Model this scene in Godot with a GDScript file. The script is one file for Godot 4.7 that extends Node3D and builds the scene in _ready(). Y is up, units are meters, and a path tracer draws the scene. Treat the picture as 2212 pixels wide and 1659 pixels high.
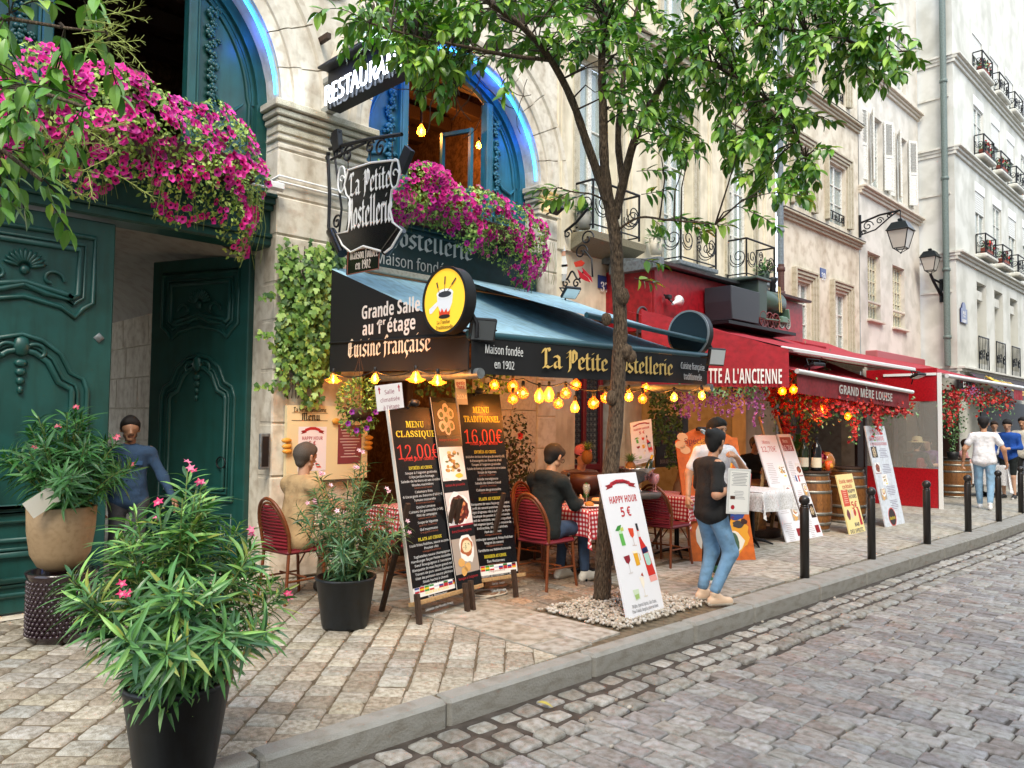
extends Node3D
var eye := Vector3(0, 1.65, 7.25)
var cb := Basis()
var rng := RandomNumberGenerator.new()
var taken := {}
var M := {}
func ray(u: float, v: float) -> Vector3:
	return cb * Vector3((u - 1106.0) / 1660.0, -(v - 829.5) / 1660.0, -1.0)
func on_z(u: float, v: float, z := 0.0) -> Vector3:
	var d := ray(u, v)
	return eye + d * ((z - eye.z) / d.z)
func on_y(u: float, v: float, y := 0.0) -> Vector3:
	var d := ray(u, v)
	return eye + d * ((y - eye.y) / d.y)
func on_x(u: float, v: float, x := 0.0) -> Vector3:
	var d := ray(u, v)
	return eye + d * ((x - eye.x) / d.x)
func rf(a: float, b: float) -> float:
	return rng.randf_range(a, b)
func V(x: float, y: float, z: float) -> Vector3:
	return Vector3(x, y, z)
class Sh:
	var st := SurfaceTool.new()
	var col := Color.WHITE
	var n := 0
	func _init() -> void:
		st.begin(Mesh.PRIMITIVE_TRIANGLES)
	func tri(a: Vector3, b: Vector3, c: Vector3, g := -1, ua := Vector2.ZERO, ub := Vector2.ZERO, uc := Vector2.ZERO) -> void:
		st.set_smooth_group(g)
		st.set_color(col); st.set_uv(ua); st.add_vertex(a)
		st.set_color(col); st.set_uv(ub); st.add_vertex(b)
		st.set_color(col); st.set_uv(uc); st.add_vertex(c)
		n += 1
	func quad(a: Vector3, b: Vector3, c: Vector3, d: Vector3, g := -1) -> void:
		tri(a, b, c, g, Vector2(0, 1), Vector2(0, 0), Vector2(1, 0))
		tri(a, c, d, g, Vector2(0, 1), Vector2(1, 0), Vector2(1, 1))
	func box(c: Vector3, s: Vector3, b := Basis(), bev := 0.0) -> Sh:
		var h := s * 0.5
		var e := minf(bev, minf(h.x, minf(h.y, h.z)) * 0.9)
		if e <= 0.0:
			var p := []
			for i in 8:
				p.append(c + b * Vector3(h.x if i & 1 else -h.x, h.y if i & 2 else -h.y, h.z if i & 4 else -h.z))
			for f in [[4, 6, 7, 5], [1, 3, 2, 0], [5, 7, 3, 1], [0, 2, 6, 4], [6, 2, 3, 7], [0, 4, 5, 1]]:
				quad(p[f[0]], p[f[1]], p[f[2]], p[f[3]])
			return self
		var q := {}
		for sx in [-1, 1]:
			for sy in [-1, 1]:
				for sz in [-1, 1]:
					var k := Vector3(sx, sy, sz)
					q[[k, 0]] = c + b * Vector3(sx * h.x, sy * (h.y - e), sz * (h.z - e))
					q[[k, 1]] = c + b * Vector3(sx * (h.x - e), sy * h.y, sz * (h.z - e))
					q[[k, 2]] = c + b * Vector3(sx * (h.x - e), sy * (h.y - e), sz * h.z)
		for ax in 3:
			var a1 := (ax + 1) % 3
			var a2 := (ax + 2) % 3
			for s1 in [-1, 1]:
				var r := []
				for t in [[-1, -1], [1, -1], [1, 1], [-1, 1]]:
					var k := Vector3()
					k[ax] = s1; k[a1] = t[0]; k[a2] = t[1]
					r.append(q[[k, ax]])
				if s1 > 0: quad(r[3], r[2], r[1], r[0])
				else: quad(r[0], r[1], r[2], r[3])
			for s1 in [-1, 1]:
				for s2 in [-1, 1]:
					var k0 := Vector3()
					k0[ax] = -1; k0[a1] = s1; k0[a2] = s2
					var k1 := k0
					k1[ax] = 1
					if s1 * s2 > 0: quad(q[[k0, a2]], q[[k1, a2]], q[[k1, a1]], q[[k0, a1]])
					else: quad(q[[k0, a1]], q[[k1, a1]], q[[k1, a2]], q[[k0, a2]])
		for sx in [-1, 1]:
			for sy in [-1, 1]:
				for sz in [-1, 1]:
					var k := Vector3(sx, sy, sz)
					if sx * sy * sz > 0: tri(q[[k, 0]], q[[k, 2]], q[[k, 1]])
					else: tri(q[[k, 0]], q[[k, 1]], q[[k, 2]])
		return self
	func bar(a: Vector3, b2: Vector3, w: float, t: float, up := Vector3.UP, bev := 0.0) -> Sh:
		var d := b2 - a
		var y := d.normalized()
		var u := up if absf(up.dot(y)) < 0.98 else Vector3.RIGHT
		var x := y.cross(u).normalized()
		return box((a + b2) * 0.5, Vector3(w, d.length(), t), Basis(x, y, x.cross(y)), bev)
	func tube(p: Array, r: Variant, k := 8, caps := true, flat := 1.0) -> Sh:
		var m := p.size()
		if m < 2: return self
		var rings := []
		var nrm := Vector3()
		for i in m:
			var t: Vector3 = (p[mini(i + 1, m - 1)] - p[maxi(i - 1, 0)])
			t = t.normalized() if t.length() > 1e-9 else Vector3.UP
			if i == 0:
				nrm = t.cross(Vector3.UP if absf(t.y) < 0.9 else Vector3.RIGHT).normalized()
			nrm = (nrm - t * nrm.dot(t)).normalized()
			var bn := t.cross(nrm)
			var rr: float = r[i] if r is Array else float(r)
			var ring := []
			for j in k:
				var a := TAU * j / k
				ring.append(p[i] + (nrm * cos(a) + bn * sin(a) * flat) * rr)
			rings.append(ring)
		for i in m - 1:
			for j in k:
				var j2 := (j + 1) % k
				quad(rings[i][j], rings[i][j2], rings[i + 1][j2], rings[i + 1][j], 1)
		if caps:
			for j in range(1, k - 1):
				tri(rings[0][0], rings[0][j + 1], rings[0][j])
				tri(rings[m - 1][0], rings[m - 1][j], rings[m - 1][j + 1])
		return self
	func lathe(o: Vector3, prof: Array, k := 20, b := Basis(), sm := true) -> Sh:
		for i in prof.size() - 1:
			for j in k:
				var a := TAU * j / k
				var a2 := TAU * (j + 1) / k
				var p0: Vector2 = prof[i]
				var p1: Vector2 = prof[i + 1]
				var A := o + b * Vector3(p0.x * cos(a), p0.y, p0.x * sin(a))
				var B := o + b * Vector3(p0.x * cos(a2), p0.y, p0.x * sin(a2))
				var C := o + b * Vector3(p1.x * cos(a2), p1.y, p1.x * sin(a2))
				var D := o + b * Vector3(p1.x * cos(a), p1.y, p1.x * sin(a))
				var g := (i + 1) if not sm else 1
				if p0.x > 1e-5: tri(A, B, C, g)
				if p1.x > 1e-5: tri(A, C, D, g)
		return self
	func ball(o: Vector3, r: Vector3, k := 10, b := Basis()) -> Sh:
		var prof := []
		var m := maxi(4, k / 2)
		for i in m + 1:
			var a := -PI / 2 + PI * i / m
			prof.append(Vector2(cos(a), sin(a)))
		return lathe(o, prof, k, b * Basis.from_scale(r))
	func prism(poly: PackedVector2Array, t: Transform3D, d := 0.02, bev := 0.0) -> Sh:
		var cw := Geometry2D.is_polygon_clockwise(poly)
		var q := poly.duplicate()
		if cw: q.reverse()
		var top := q
		if bev > 0.0:
			var r := Geometry2D.offset_polygon(q, -bev)
			if r.size() == 1 and r[0].size() == q.size(): top = r[0]
			else: bev = 0.0
		var ids := Geometry2D.triangulate_polygon(top)
		for i in range(0, ids.size(), 3):
			var a := top[ids[i]]; var b := top[ids[i + 1]]; var c := top[ids[i + 2]]
			tri(t * Vector3(a.x, a.y, d), t * Vector3(c.x, c.y, d), t * Vector3(b.x, b.y, d), -1, a, c, b)
		var m := q.size()
		for i in m:
			var a := q[i]; var b := q[(i + 1) % m]
			var dd := d - bev
			if dd > 1e-6: quad(t * Vector3(a.x, a.y, 0), t * Vector3(a.x, a.y, dd), t * Vector3(b.x, b.y, dd), t * Vector3(b.x, b.y, 0))
			if bev > 0.0:
				var A := near(top, a); var B := near(top, b)
				quad(t * Vector3(a.x, a.y, dd), t * Vector3(A.x, A.y, d), t * Vector3(B.x, B.y, d), t * Vector3(b.x, b.y, dd))
		if d > 0.004:
			ids = Geometry2D.triangulate_polygon(q)
			for i in range(0, ids.size(), 3):
				var a := q[ids[i]]; var b := q[ids[i + 1]]; var c := q[ids[i + 2]]
				tri(t * Vector3(a.x, a.y, 0), t * Vector3(b.x, b.y, 0), t * Vector3(c.x, c.y, 0))
		return self
	func near(p: PackedVector2Array, a: Vector2) -> Vector2:
		var best := p[0]
		for x in p:
			if x.distance_squared_to(a) < best.distance_squared_to(a): best = x
		return best
	func flat(poly: PackedVector2Array, t: Transform3D, z := 0.0) -> Sh:
		var ids := Geometry2D.triangulate_polygon(poly)
		for i in range(0, ids.size(), 3):
			var a := poly[ids[i]]; var b := poly[ids[i + 1]]; var c := poly[ids[i + 2]]
			tri(t * Vector3(a.x, a.y, z), t * Vector3(c.x, c.y, z), t * Vector3(b.x, b.y, z))
		return self
	func add(m: Mesh, t: Transform3D) -> Sh:
		st.append_from(m, 0, t)
		n += 1
		return self
	func mesh() -> ArrayMesh:
		st.generate_normals()
		return st.commit()
	func raw() -> ArrayMesh:
		return st.commit()
func rect(x0: float, y0: float, x1: float, y1: float) -> PackedVector2Array:
	return PackedVector2Array([Vector2(x0, y0), Vector2(x1, y0), Vector2(x1, y1), Vector2(x0, y1)])
func disc(c: Vector2, rx: float, ry := -1.0, k := 24) -> PackedVector2Array:
	var p := PackedVector2Array()
	for i in k: p.append(c + Vector2(cos(TAU * i / k) * rx, sin(TAU * i / k) * (ry if ry > 0 else rx)))
	return p
func arc(c: Vector3, r: float, a0: float, a1: float, k: int, ex := Vector3.RIGHT, ey := Vector3.UP, r1 := -1.0) -> Array:
	var p := []
	for i in k + 1:
		var f := float(i) / k
		var a := lerpf(a0, a1, f)
		var rr := r if r1 < 0 else lerpf(r, r1, f)
		p.append(c + ex * cos(a) * rr + ey * sin(a) * rr)
	return p
var wb := {}
func numbered(s: String) -> String:
	if not taken.has(s):
		taken[s] = 0
		return s
	taken[s] += 1
	return "%s_%03d" % [s, taken[s]]
func tag(o: Node3D, label: String, cat: String, group := "", kind := "") -> Node3D:
	o.set_meta("label", label)
	if cat: o.set_meta("category", cat)
	if group: o.set_meta("group", group)
	if kind: o.set_meta("kind", kind)
	return o
func thing(called: String, label: String, cat: String, group := "", at := Vector3.ZERO, turn := 0.0) -> Node3D:
	var o := Node3D.new()
	o.name = numbered(called)
	add_child(o)
	o.position = at
	o.rotation.y = turn
	return tag(o, label, cat, group)
func site(called: String, label: String, cat: String, base: Vector3, group := "") -> Node3D:
	var o := thing(called, label, cat, group, base)
	wb[o] = true
	return o
func setting(called: String, base := Vector3.ZERO) -> Node3D:
	var o := Node3D.new()
	o.name = numbered(called)
	add_child(o)
	o.position = base
	o.set_meta("kind", "structure")
	wb[o] = true
	return o
func part(called: String, what: Variant, m: Material, parent: Node3D) -> MeshInstance3D:
	var o := MeshInstance3D.new()
	o.name = called
	var me: Mesh = what.mesh() if what is Sh else what
	o.mesh = me
	o.material_override = m
	parent.add_child(o, true)
	if wb.has(parent):
		wb[o] = true
		o.transform = parent.global_transform.affine_inverse()
	return o
func copy(o: Node3D, at: Vector3, turn := 0.0, label := "", group := "") -> Node3D:
	var c: Node3D = o.duplicate()
	var base := String(o.name)
	var i := base.rfind("_0")
	if i > 0 and base.substr(i + 1).is_valid_int(): base = base.substr(0, i)
	c.name = numbered(base)
	add_child(c)
	c.position = at
	c.rotation.y = turn
	if label: c.set_meta("label", label)
	if group: c.set_meta("group", group)
	return c
func pieces(called: String, meshes: Array, list: Array, m: Material, parent: Node3D, most := 300, rest_name := "") -> void:
	var scored := []
	for i in list.size():
		var p: Vector3 = list[i][1].origin
		var d := p.distance_to(eye)
		var s: float = list[i][1].basis.x.length() / d
		var q := cb.inverse() * (p - eye)
		if q.z > -0.2 or absf(q.x / -q.z) > 0.69 or absf(q.y / -q.z) > 0.52: s *= 0.01
		scored.append([s, i])
	scored.sort_custom(func(a, b): return a[0] > b[0])
	var inv := parent.global_transform.affine_inverse()
	var mass := Sh.new()
	for k in scored.size():
		var e: Array = list[scored[k][1]]
		if k < most:
			var o := MeshInstance3D.new()
			o.name = called
			o.mesh = meshes[e[0]]
			o.material_override = m
			parent.add_child(o, true)
			o.transform = inv * e[1]
		else:
			mass.add(meshes[e[0]], inv * e[1])
	if mass.n:
		var o := MeshInstance3D.new()
		o.name = rest_name if rest_name else called
		o.mesh = mass.raw()
		o.material_override = m
		parent.add_child(o, true)
		o.set_meta("kind", "stuff")
func noise_tex(freq: float, stops: Array, oct := 4, type := FastNoiseLite.TYPE_SIMPLEX_SMOOTH, sd := 1, size := 512, warp := 0.0) -> NoiseTexture2D:
	var n := FastNoiseLite.new()
	n.noise_type = type
	n.seed = sd
	n.frequency = freq
	n.fractal_octaves = oct
	if warp > 0:
		n.domain_warp_enabled = true
		n.domain_warp_amplitude = warp
		n.domain_warp_frequency = freq
	var t := NoiseTexture2D.new()
	t.noise = n
	t.width = size
	t.height = size
	t.seamless = true
	t.seamless_blend_skirt = 0.15
	if stops:
		var g := Gradient.new()
		var off := PackedFloat32Array()
		var cols := PackedColorArray()
		for s in stops:
			off.append(s[0]); cols.append(s[1])
		g.offsets = off
		g.colors = cols
		t.color_ramp = g
	return t
func mat(c: Variant, rough := 0.8, o := {}) -> StandardMaterial3D:
	var m := StandardMaterial3D.new()
	m.albedo_color = Color(c) if c is String else c
	m.roughness = rough
	m.metallic = o.get("metal", 0.0)
	m.metallic_specular = o.get("spec", 0.5)
	if o.has("tex"):
		m.albedo_texture = o.tex
		m.uv1_triplanar = true
		m.uv1_world_triplanar = o.get("world", true)
		m.uv1_scale = o.scale if o.get("scale") is Vector3 else Vector3.ONE * float(o.get("scale", 1.0))
	if o.has("detail"):
		m.detail_enabled = true
		m.detail_blend_mode = BaseMaterial3D.BLEND_MODE_MUL
		m.detail_albedo = o.detail
		m.detail_uv_layer = BaseMaterial3D.DETAIL_UV_2
		m.uv2_triplanar = true
		m.uv2_world_triplanar = o.get("world", true)
		m.uv2_scale = o.dscale if o.get("dscale") is Vector3 else Vector3.ONE * float(o.get("dscale", 1.0))
	if o.has("bump"):
		m.heightmap_enabled = true
		m.heightmap_texture = o.bump
		m.heightmap_scale = o.get("bumpcm", 0.4)
		if not o.has("tex"):
			m.uv1_triplanar = true
			m.uv1_world_triplanar = o.get("world", true)
			m.uv1_scale = Vector3.ONE * float(o.get("scale", 1.0))
	if o.get("vc", false): m.vertex_color_use_as_albedo = true
	if o.has("back"):
		m.backlight_enabled = true
		m.backlight = Color(o.back) if o.back is String else o.back
	if o.has("emit"):
		m.emission_enabled = true
		m.emission = Color(o.emit)
		m.emission_energy_multiplier = o.get("energy", 1.0)
	if o.has("alpha"):
		m.transparency = BaseMaterial3D.TRANSPARENCY_ALPHA
		m.albedo_color.a = o.alpha
	if o.has("coat"):
		m.clearcoat_enabled = true
		m.clearcoat = o.coat
		m.clearcoat_roughness = 0.1
	if o.has("rim"):
		m.rim_enabled = true
		m.rim = o.rim
		m.rim_tint = 0.6
	return m
func L(r: float, g: float, b: float) -> Color:
	return Color(r, g, b)
func S(hex: String) -> Color:
	return Color(hex).srgb_to_linear()
var fonts := {}
func font(kind: String) -> SystemFont:
	if not fonts.has(kind):
		var f := SystemFont.new()
		f.font_names = PackedStringArray(["Droid Serif" if kind.begins_with("serif") else "Droid Sans"])
		if kind.ends_with("bold"): f.font_weight = 700
		if kind.contains("italic"): f.font_italic = true
		fonts[kind] = f
	return fonts[kind]
func text(sh: Sh, s: String, t: Transform3D, h: float, w := 0.0, kind := "sans", align := 0, depth := 0.002, step := 3.0) -> void:
	var m := TextMesh.new()
	m.text = s
	m.font = font(kind)
	m.font_size = 48
	m.pixel_size = h / 34.0
	m.depth = depth
	m.curve_step = step
	m.horizontal_alignment = HORIZONTAL_ALIGNMENT_CENTER
	var bb := m.get_aabb()
	var k := 1.0
	if w > 0.0 and bb.size.x > 0.001: k = w / bb.size.x
	var x := 0.0
	if align < 0: x = bb.size.x * k * 0.5
	if align > 0: x = -bb.size.x * k * 0.5
	var a := m.get_mesh_arrays()
	var am := ArrayMesh.new()
	am.add_surface_from_arrays(Mesh.PRIMITIVE_TRIANGLES, a)
	sh.add(am, t * Transform3D(Basis.from_scale(Vector3(k, 1, 1)), Vector3(x - bb.get_center().x * k, 0, depth * 0.5)))
const NIB := {
	"a": [[[0.12, 0.9], [0.3, 1.0], [0.55, 0.85], [0.55, 0.14], [0.66, 0.0], [0.78, 0.12]], [[0.5, 0.6], [0.18, 0.45], [0.16, 0.15], [0.3, 0.02], [0.52, 0.2]], 0.84],
	"e": [[[0.16, 0.18], [0.16, 0.82], [0.36, 1.0], [0.58, 0.8], [0.56, 0.64], [0.2, 0.42]], [[0.16, 0.18], [0.34, 0.0], [0.62, 0.16]], 0.72],
	"t": [[[0.2, 1.35], [0.2, 0.16], [0.34, 0.0], [0.5, 0.12]], [[0.02, 0.98], [0.46, 0.98]], 0.56],
	"i": [[[0.08, 0.9], [0.2, 1.0], [0.2, 0.14], [0.3, 0.0], [0.42, 0.12]], [[0.2, 1.36], [0.26, 1.44]], 0.48],
	"s": [[[0.56, 0.88], [0.36, 1.0], [0.14, 0.8], [0.2, 0.6], [0.52, 0.4], [0.56, 0.2], [0.34, 0.0], [0.08, 0.14]], 0.68],
	"l": [[[0.1, 1.46], [0.2, 1.55], [0.2, 0.14], [0.3, 0.0], [0.42, 0.12]], 0.48],
	"r": [[[0.08, 0.9], [0.2, 1.0], [0.2, 0.0], [0.3, 0.08]], [[0.2, 0.8], [0.42, 1.0], [0.56, 0.86]], 0.6],
	"o": [[[0.34, 1.0], [0.14, 0.82], [0.14, 0.18], [0.34, 0.0], [0.56, 0.18], [0.56, 0.82], [0.34, 1.0]], 0.7],
	"n": [[[0.06, 0.9], [0.18, 1.0], [0.18, 0.0], [0.28, 0.08]], [[0.18, 0.8], [0.42, 1.0], [0.56, 0.85], [0.56, 0.12], [0.66, 0.0], [0.76, 0.1]], 0.82],
	"u": [[[0.06, 0.9], [0.18, 1.0], [0.18, 0.16], [0.34, 0.0], [0.54, 0.18]], [[0.46, 0.92], [0.56, 1.0], [0.56, 0.14], [0.66, 0.0], [0.76, 0.1]], 0.82],
	"d": [[[0.34, 1.0], [0.14, 0.82], [0.14, 0.18], [0.34, 0.0], [0.56, 0.2], [0.56, 0.85], [0.4, 1.2], [0.12, 1.5]], [[0.34, 1.0], [0.54, 0.85]], 0.7],
	"f": [[[0.56, 1.4], [0.38, 1.55], [0.2, 1.36], [0.2, 0.0], [0.12, -0.2]], [[0.02, 0.98], [0.48, 0.98]], 0.54],
	"c": [[[0.56, 0.86], [0.36, 1.0], [0.14, 0.82], [0.14, 0.18], [0.34, 0.0], [0.56, 0.14]], 0.64],
	"ç": [[[0.56, 0.86], [0.36, 1.0], [0.14, 0.82], [0.14, 0.18], [0.34, 0.0], [0.56, 0.14]], [[0.34, 0.0], [0.44, -0.22], [0.26, -0.38]], 0.64],
	"é": [[[0.16, 0.18], [0.16, 0.82], [0.36, 1.0], [0.58, 0.8], [0.56, 0.64], [0.2, 0.42]], [[0.16, 0.18], [0.34, 0.0], [0.62, 0.16]], [[0.3, 1.2], [0.52, 1.45]], 0.72],
	"L": [[[0.06, 1.2], [0.2, 1.5], [0.36, 1.4], [0.36, 0.2], [0.16, 0.0]], [[0.16, 0.0], [0.4, 0.12], [0.66, 0.0], [0.94, 0.2]], [[0.36, 1.5], [0.62, 1.55], [0.7, 1.36]], 1.0],
	"P": [[[0.1, 1.3], [0.28, 1.5], [0.34, 1.3], [0.34, 0.0], [0.2, -0.2]], [[0.06, 0.9], [0.3, 1.2], [0.6, 1.55], [0.92, 1.3], [0.92, 0.8], [0.66, 0.55], [0.4, 0.7]], [[0.6, 1.5], [0.6, 0.62]], 1.05],
	"H": [[[0.08, 1.34], [0.22, 1.5], [0.3, 1.3], [0.3, 0.0], [0.14, -0.12]], [[0.3, 0.8], [0.62, 1.06], [0.86, 0.8], [0.86, 0.1], [0.7, -0.25], [0.56, -0.3]], [[0.3, 1.4], [0.56, 1.55], [0.66, 1.36]], [[0.1, 0.72], [0.4, 0.72]], 1.04],
	"K": [[[0.06, 1.3], [0.2, 1.5], [0.28, 1.3], [0.28, 0.1], [0.14, -0.1]], [[0.66, 1.55], [0.78, 1.35], [0.78, 0.1], [0.9, -0.05]], [[0.28, 0.72], [0.52, 0.86], [0.78, 0.72]], [[0.28, 1.4], [0.46, 1.5]], 1.0],
	"C": [[[0.84, 1.3], [0.56, 1.52], [0.2, 1.24], [0.16, 0.3], [0.46, 0.0], [0.84, 0.22]], [[0.5, 1.46], [0.46, 0.2]], [[0.3, 0.8], [0.7, 0.8]], 0.94],
	"M": [[[0.08, 1.2], [0.24, 1.4], [0.24, 0.0]], [[0.24, 1.2], [0.5, 1.5], [0.6, 1.3], [0.6, 0.0]], [[0.6, 1.2], [0.86, 1.5], [0.98, 1.3], [0.98, 0.14], [1.1, 0.0], [1.2, 0.12]], 1.26],
	"1": [[[0.1, 1.2], [0.3, 1.45], [0.3, 0.0]], 0.52],
	"9": [[[0.6, 0.9], [0.34, 0.7], [0.14, 0.95], [0.16, 1.25], [0.36, 1.45], [0.6, 1.25], [0.6, 0.5], [0.46, 0.1], [0.2, 0.0]], 0.74],
	"0": [[[0.36, 1.45], [0.14, 1.2], [0.14, 0.25], [0.36, 0.0], [0.6, 0.25], [0.6, 1.2], [0.36, 1.45]], 0.74],
	"2": [[[0.12, 1.2], [0.34, 1.45], [0.58, 1.2], [0.5, 0.8], [0.12, 0.08], [0.36, 0.14], [0.64, 0.02]], 0.74],
	" ": [0.4]}
func nib(sh: Sh, s: String, t: Transform3D, h: float, w: float, pen := 0.17, slant := 0.0, depth := 0.003) -> void:
	var total := 0.0
	for ch in s: total += NIB[ch][-1]
	var k := w / total
	var x := -w * 0.5
	var cnt := 0
	var pv := Vector2(cos(0.7), sin(0.7)) * pen * 0.62
	for ch in s:
		var g: Array = NIB[ch]
		for i in g.size() - 1:
			var stroke: Array = g[i]
			for j in stroke.size() - 1:
				var a := Vector2(stroke[j][0], stroke[j][1])
				var b := Vector2(stroke[j + 1][0], stroke[j + 1][1])
				var q := PackedVector2Array([a - pv, a + pv, b + pv, b - pv])
				var th := Vector2(0.02, -0.02)
				if absf((b - a).normalized().cross(pv.normalized())) < 0.3: q = PackedVector2Array([a - pv - th, a + pv - th, b + pv + th, b - pv + th])
				for z in q.size(): q[z] = Vector2(x + (q[z].x + slant * q[z].y) * k, q[z].y * h)
				sh.prism(Geometry2D.convex_hull(q).slice(0, -1), t, depth + 0.0003 * (cnt % 7))
				cnt += 1
		x += g[-1] * k
# ================= camera, light, materials
func stage() -> void:
	cb = Basis(Vector3.UP, deg_to_rad(-45.0)) * Basis(Vector3.RIGHT, deg_to_rad(2.7)) * Basis(Vector3.BACK, deg_to_rad(0.63))
	var cam := Camera3D.new()
	cam.name = "camera"
	cam.fov = rad_to_deg(2.0 * atan(829.5 / 1660.0))
	cam.near = 0.05
	cam.far = 300.0
	cam.transform = Transform3D(cb, eye)
	cam.current = true
	add_child(cam)
	var sky := ProceduralSkyMaterial.new()
	sky.sky_top_color = Color(0.80, 0.87, 0.96)
	sky.sky_horizon_color = Color(0.90, 0.93, 0.97)
	sky.sky_curve = 0.2
	sky.sky_energy_multiplier = 1.0
	sky.ground_bottom_color = Color(0.42, 0.41, 0.40)
	sky.ground_horizon_color = Color(0.6, 0.6, 0.6)
	var s := Sky.new()
	s.sky_material = sky
	var e := Environment.new()
	e.background_mode = Environment.BG_SKY
	e.sky = s
	e.background_energy_multiplier = 1.0
	e.tonemap_mode = Environment.TONE_MAPPER_LINEAR
	e.tonemap_exposure = 2.6
	e.sdfgi_enabled = true
	e.ssao_enabled = true
	e.ssil_enabled = true
	var we := WorldEnvironment.new()
	we.name = "environment"
	we.environment = e
	add_child(we)
	var sun := DirectionalLight3D.new()
	sun.name = "sun"
	sun.light_energy = 0.5
	sun.light_angular_distance = 25.0
	sun.light_color = Color(1.0, 0.97, 0.92)
	sun.shadow_enabled = true
	sun.transform = Transform3D(Basis.looking_at(Vector3(0.55, -1.0, -0.62)), Vector3(0, 20, 0))
	add_child(sun)
func materials() -> void:
	var w := Color.WHITE
	var grain := noise_tex(0.05, [[0.0, Color(0.62, 0.62, 0.62)], [0.5, Color(0.86, 0.86, 0.86)], [1.0, w]], 5, FastNoiseLite.TYPE_SIMPLEX_SMOOTH, 3)
	var fine := noise_tex(0.16, [[0.1, Color(0.66, 0.66, 0.65)], [0.5, Color(0.88, 0.88, 0.87)], [0.9, w]], 4, FastNoiseLite.TYPE_SIMPLEX_SMOOTH, 13)
	var blotch := noise_tex(0.012, [[0.2, Color(0.74, 0.72, 0.68)], [0.5, Color(0.91, 0.9, 0.87)], [0.8, w]], 5, FastNoiseLite.TYPE_SIMPLEX_SMOOTH, 7, 512, 20.0)
	var streak := noise_tex(0.02, [[0.12, Color(0.66, 0.64, 0.61)], [0.33, Color(0.88, 0.87, 0.85)], [0.55, w], [0.9, Color(0.98, 0.94, 0.85)]], 4, FastNoiseLite.TYPE_SIMPLEX_SMOOTH, 11, 512, 14.0)
	var faint := noise_tex(0.014, [[0.2, Color(0.82, 0.81, 0.79)], [0.55, Color(0.96, 0.96, 0.95)], [0.8, w]], 5, FastNoiseLite.TYPE_SIMPLEX_SMOOTH, 17, 512, 16.0)
	var mild := noise_tex(0.02, [[0.15, Color(0.89, 0.87, 0.85)], [0.4, Color(0.96, 0.955, 0.945)], [0.6, w]], 4, FastNoiseLite.TYPE_SIMPLEX_SMOOTH, 23, 512, 18.0)
	var soft := noise_tex(0.01, [[0.2, Color(0.92, 0.92, 0.91)], [0.6, w]], 4, FastNoiseLite.TYPE_SIMPLEX_SMOOTH, 27, 512, 18.0)
	var cell := noise_tex(0.03, [], 3, FastNoiseLite.TYPE_CELLULAR, 5)
	var bumpy := noise_tex(0.04, [], 5, FastNoiseLite.TYPE_SIMPLEX_SMOOTH, 9)
	var wood := noise_tex(0.03, [[0.2, Color(0.55, 0.5, 0.45)], [0.5, Color(0.85, 0.82, 0.78)], [0.8, w]], 4, FastNoiseLite.TYPE_SIMPLEX_SMOOTH, 21)
	var cloth := noise_tex(0.2, [[0.0, Color(0.8, 0.8, 0.8)], [1.0, w]], 3, FastNoiseLite.TYPE_SIMPLEX_SMOOTH, 31)
	M.limestone = mat("#dcd4c4", 0.9, {tex = mild, scale = 0.6, detail = mild, dscale = Vector3(0.35, 0.09, 0.35), bump = bumpy, bumpcm = 0.2})
	M.limestone_b = mat("#e2d7bf", 0.9, {tex = soft, scale = 0.4, detail = mild, dscale = Vector3(0.3, 0.06, 0.3), bump = bumpy, bumpcm = 0.25})
	M.render_b = mat("#d9cfbd", 0.92, {tex = mild, scale = 0.3, detail = mild, dscale = Vector3(0.12, 0.05, 0.12), bump = bumpy, bumpcm = 0.15})
	M.render_p = mat("#d8d2c8", 0.92, {tex = soft, scale = 0.3, detail = soft, dscale = Vector3(0.15, 0.04, 0.15)})
	M.render_w = mat("#d3d2ca", 0.92, {tex = soft, scale = 0.2, detail = soft, dscale = Vector3(0.12, 0.04, 0.12)})
	M.trim = mat("#d9d0ba", 0.88, {tex = mild, scale = 0.6, detail = fine, dscale = 1.0})
	M.trim_p = mat("#d5cbbb", 0.9, {tex = soft, scale = 0.6})
	M.trim_w = mat("#cfcdc4", 0.9, {tex = soft, scale = 0.6})
	M.cobble = mat(w, 0.42, {tex = grain, scale = 6.0, vc = true, bump = bumpy, bumpcm = 0.5, detail = blotch, dscale = 2.2})
	M.paver = mat(w, 0.72, {tex = blotch, scale = 3.0, vc = true, bump = bumpy, bumpcm = 0.35, detail = grain, dscale = 5.0})
	M.slab = mat(w, 0.72, {tex = fine, scale = 3.0, vc = true, detail = blotch, dscale = 1.2, bump = bumpy, bumpcm = 0.15})
	M.kerb = mat("#a8a6a0", 0.75, {tex = fine, scale = 2.0, detail = mild, dscale = Vector3(0.5, 1.2, 0.5), bump = bumpy, bumpcm = 0.2})
	M.mortar = mat("#857660", 0.95, {tex = grain, scale = 5.0, detail = blotch, dscale = 1.5})
	M.road_bed = mat("#5a5048", 0.9, {tex = grain, scale = 5.0, detail = blotch, dscale = 1.2})
	M.green = mat("#184b47", 0.4, {tex = soft, scale = 0.6, detail = mild, dscale = Vector3(0.8, 0.12, 0.8)})
	M.blue_wood = mat("#256a82", 0.45, {tex = soft, scale = 0.6, detail = mild, dscale = Vector3(0.8, 0.15, 0.8)})
	M.black_fabric = mat("#0f1114", 0.85, {tex = cloth, scale = 8.0})
	M.blue_fabric = mat("#a6cfe0", 0.75, {tex = mild, scale = 0.6, detail = mild, dscale = Vector3(1.5, 0.5, 0.25)})
	M.red_fabric = mat("#a8182a", 0.7, {tex = faint, scale = 1.5})
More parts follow.
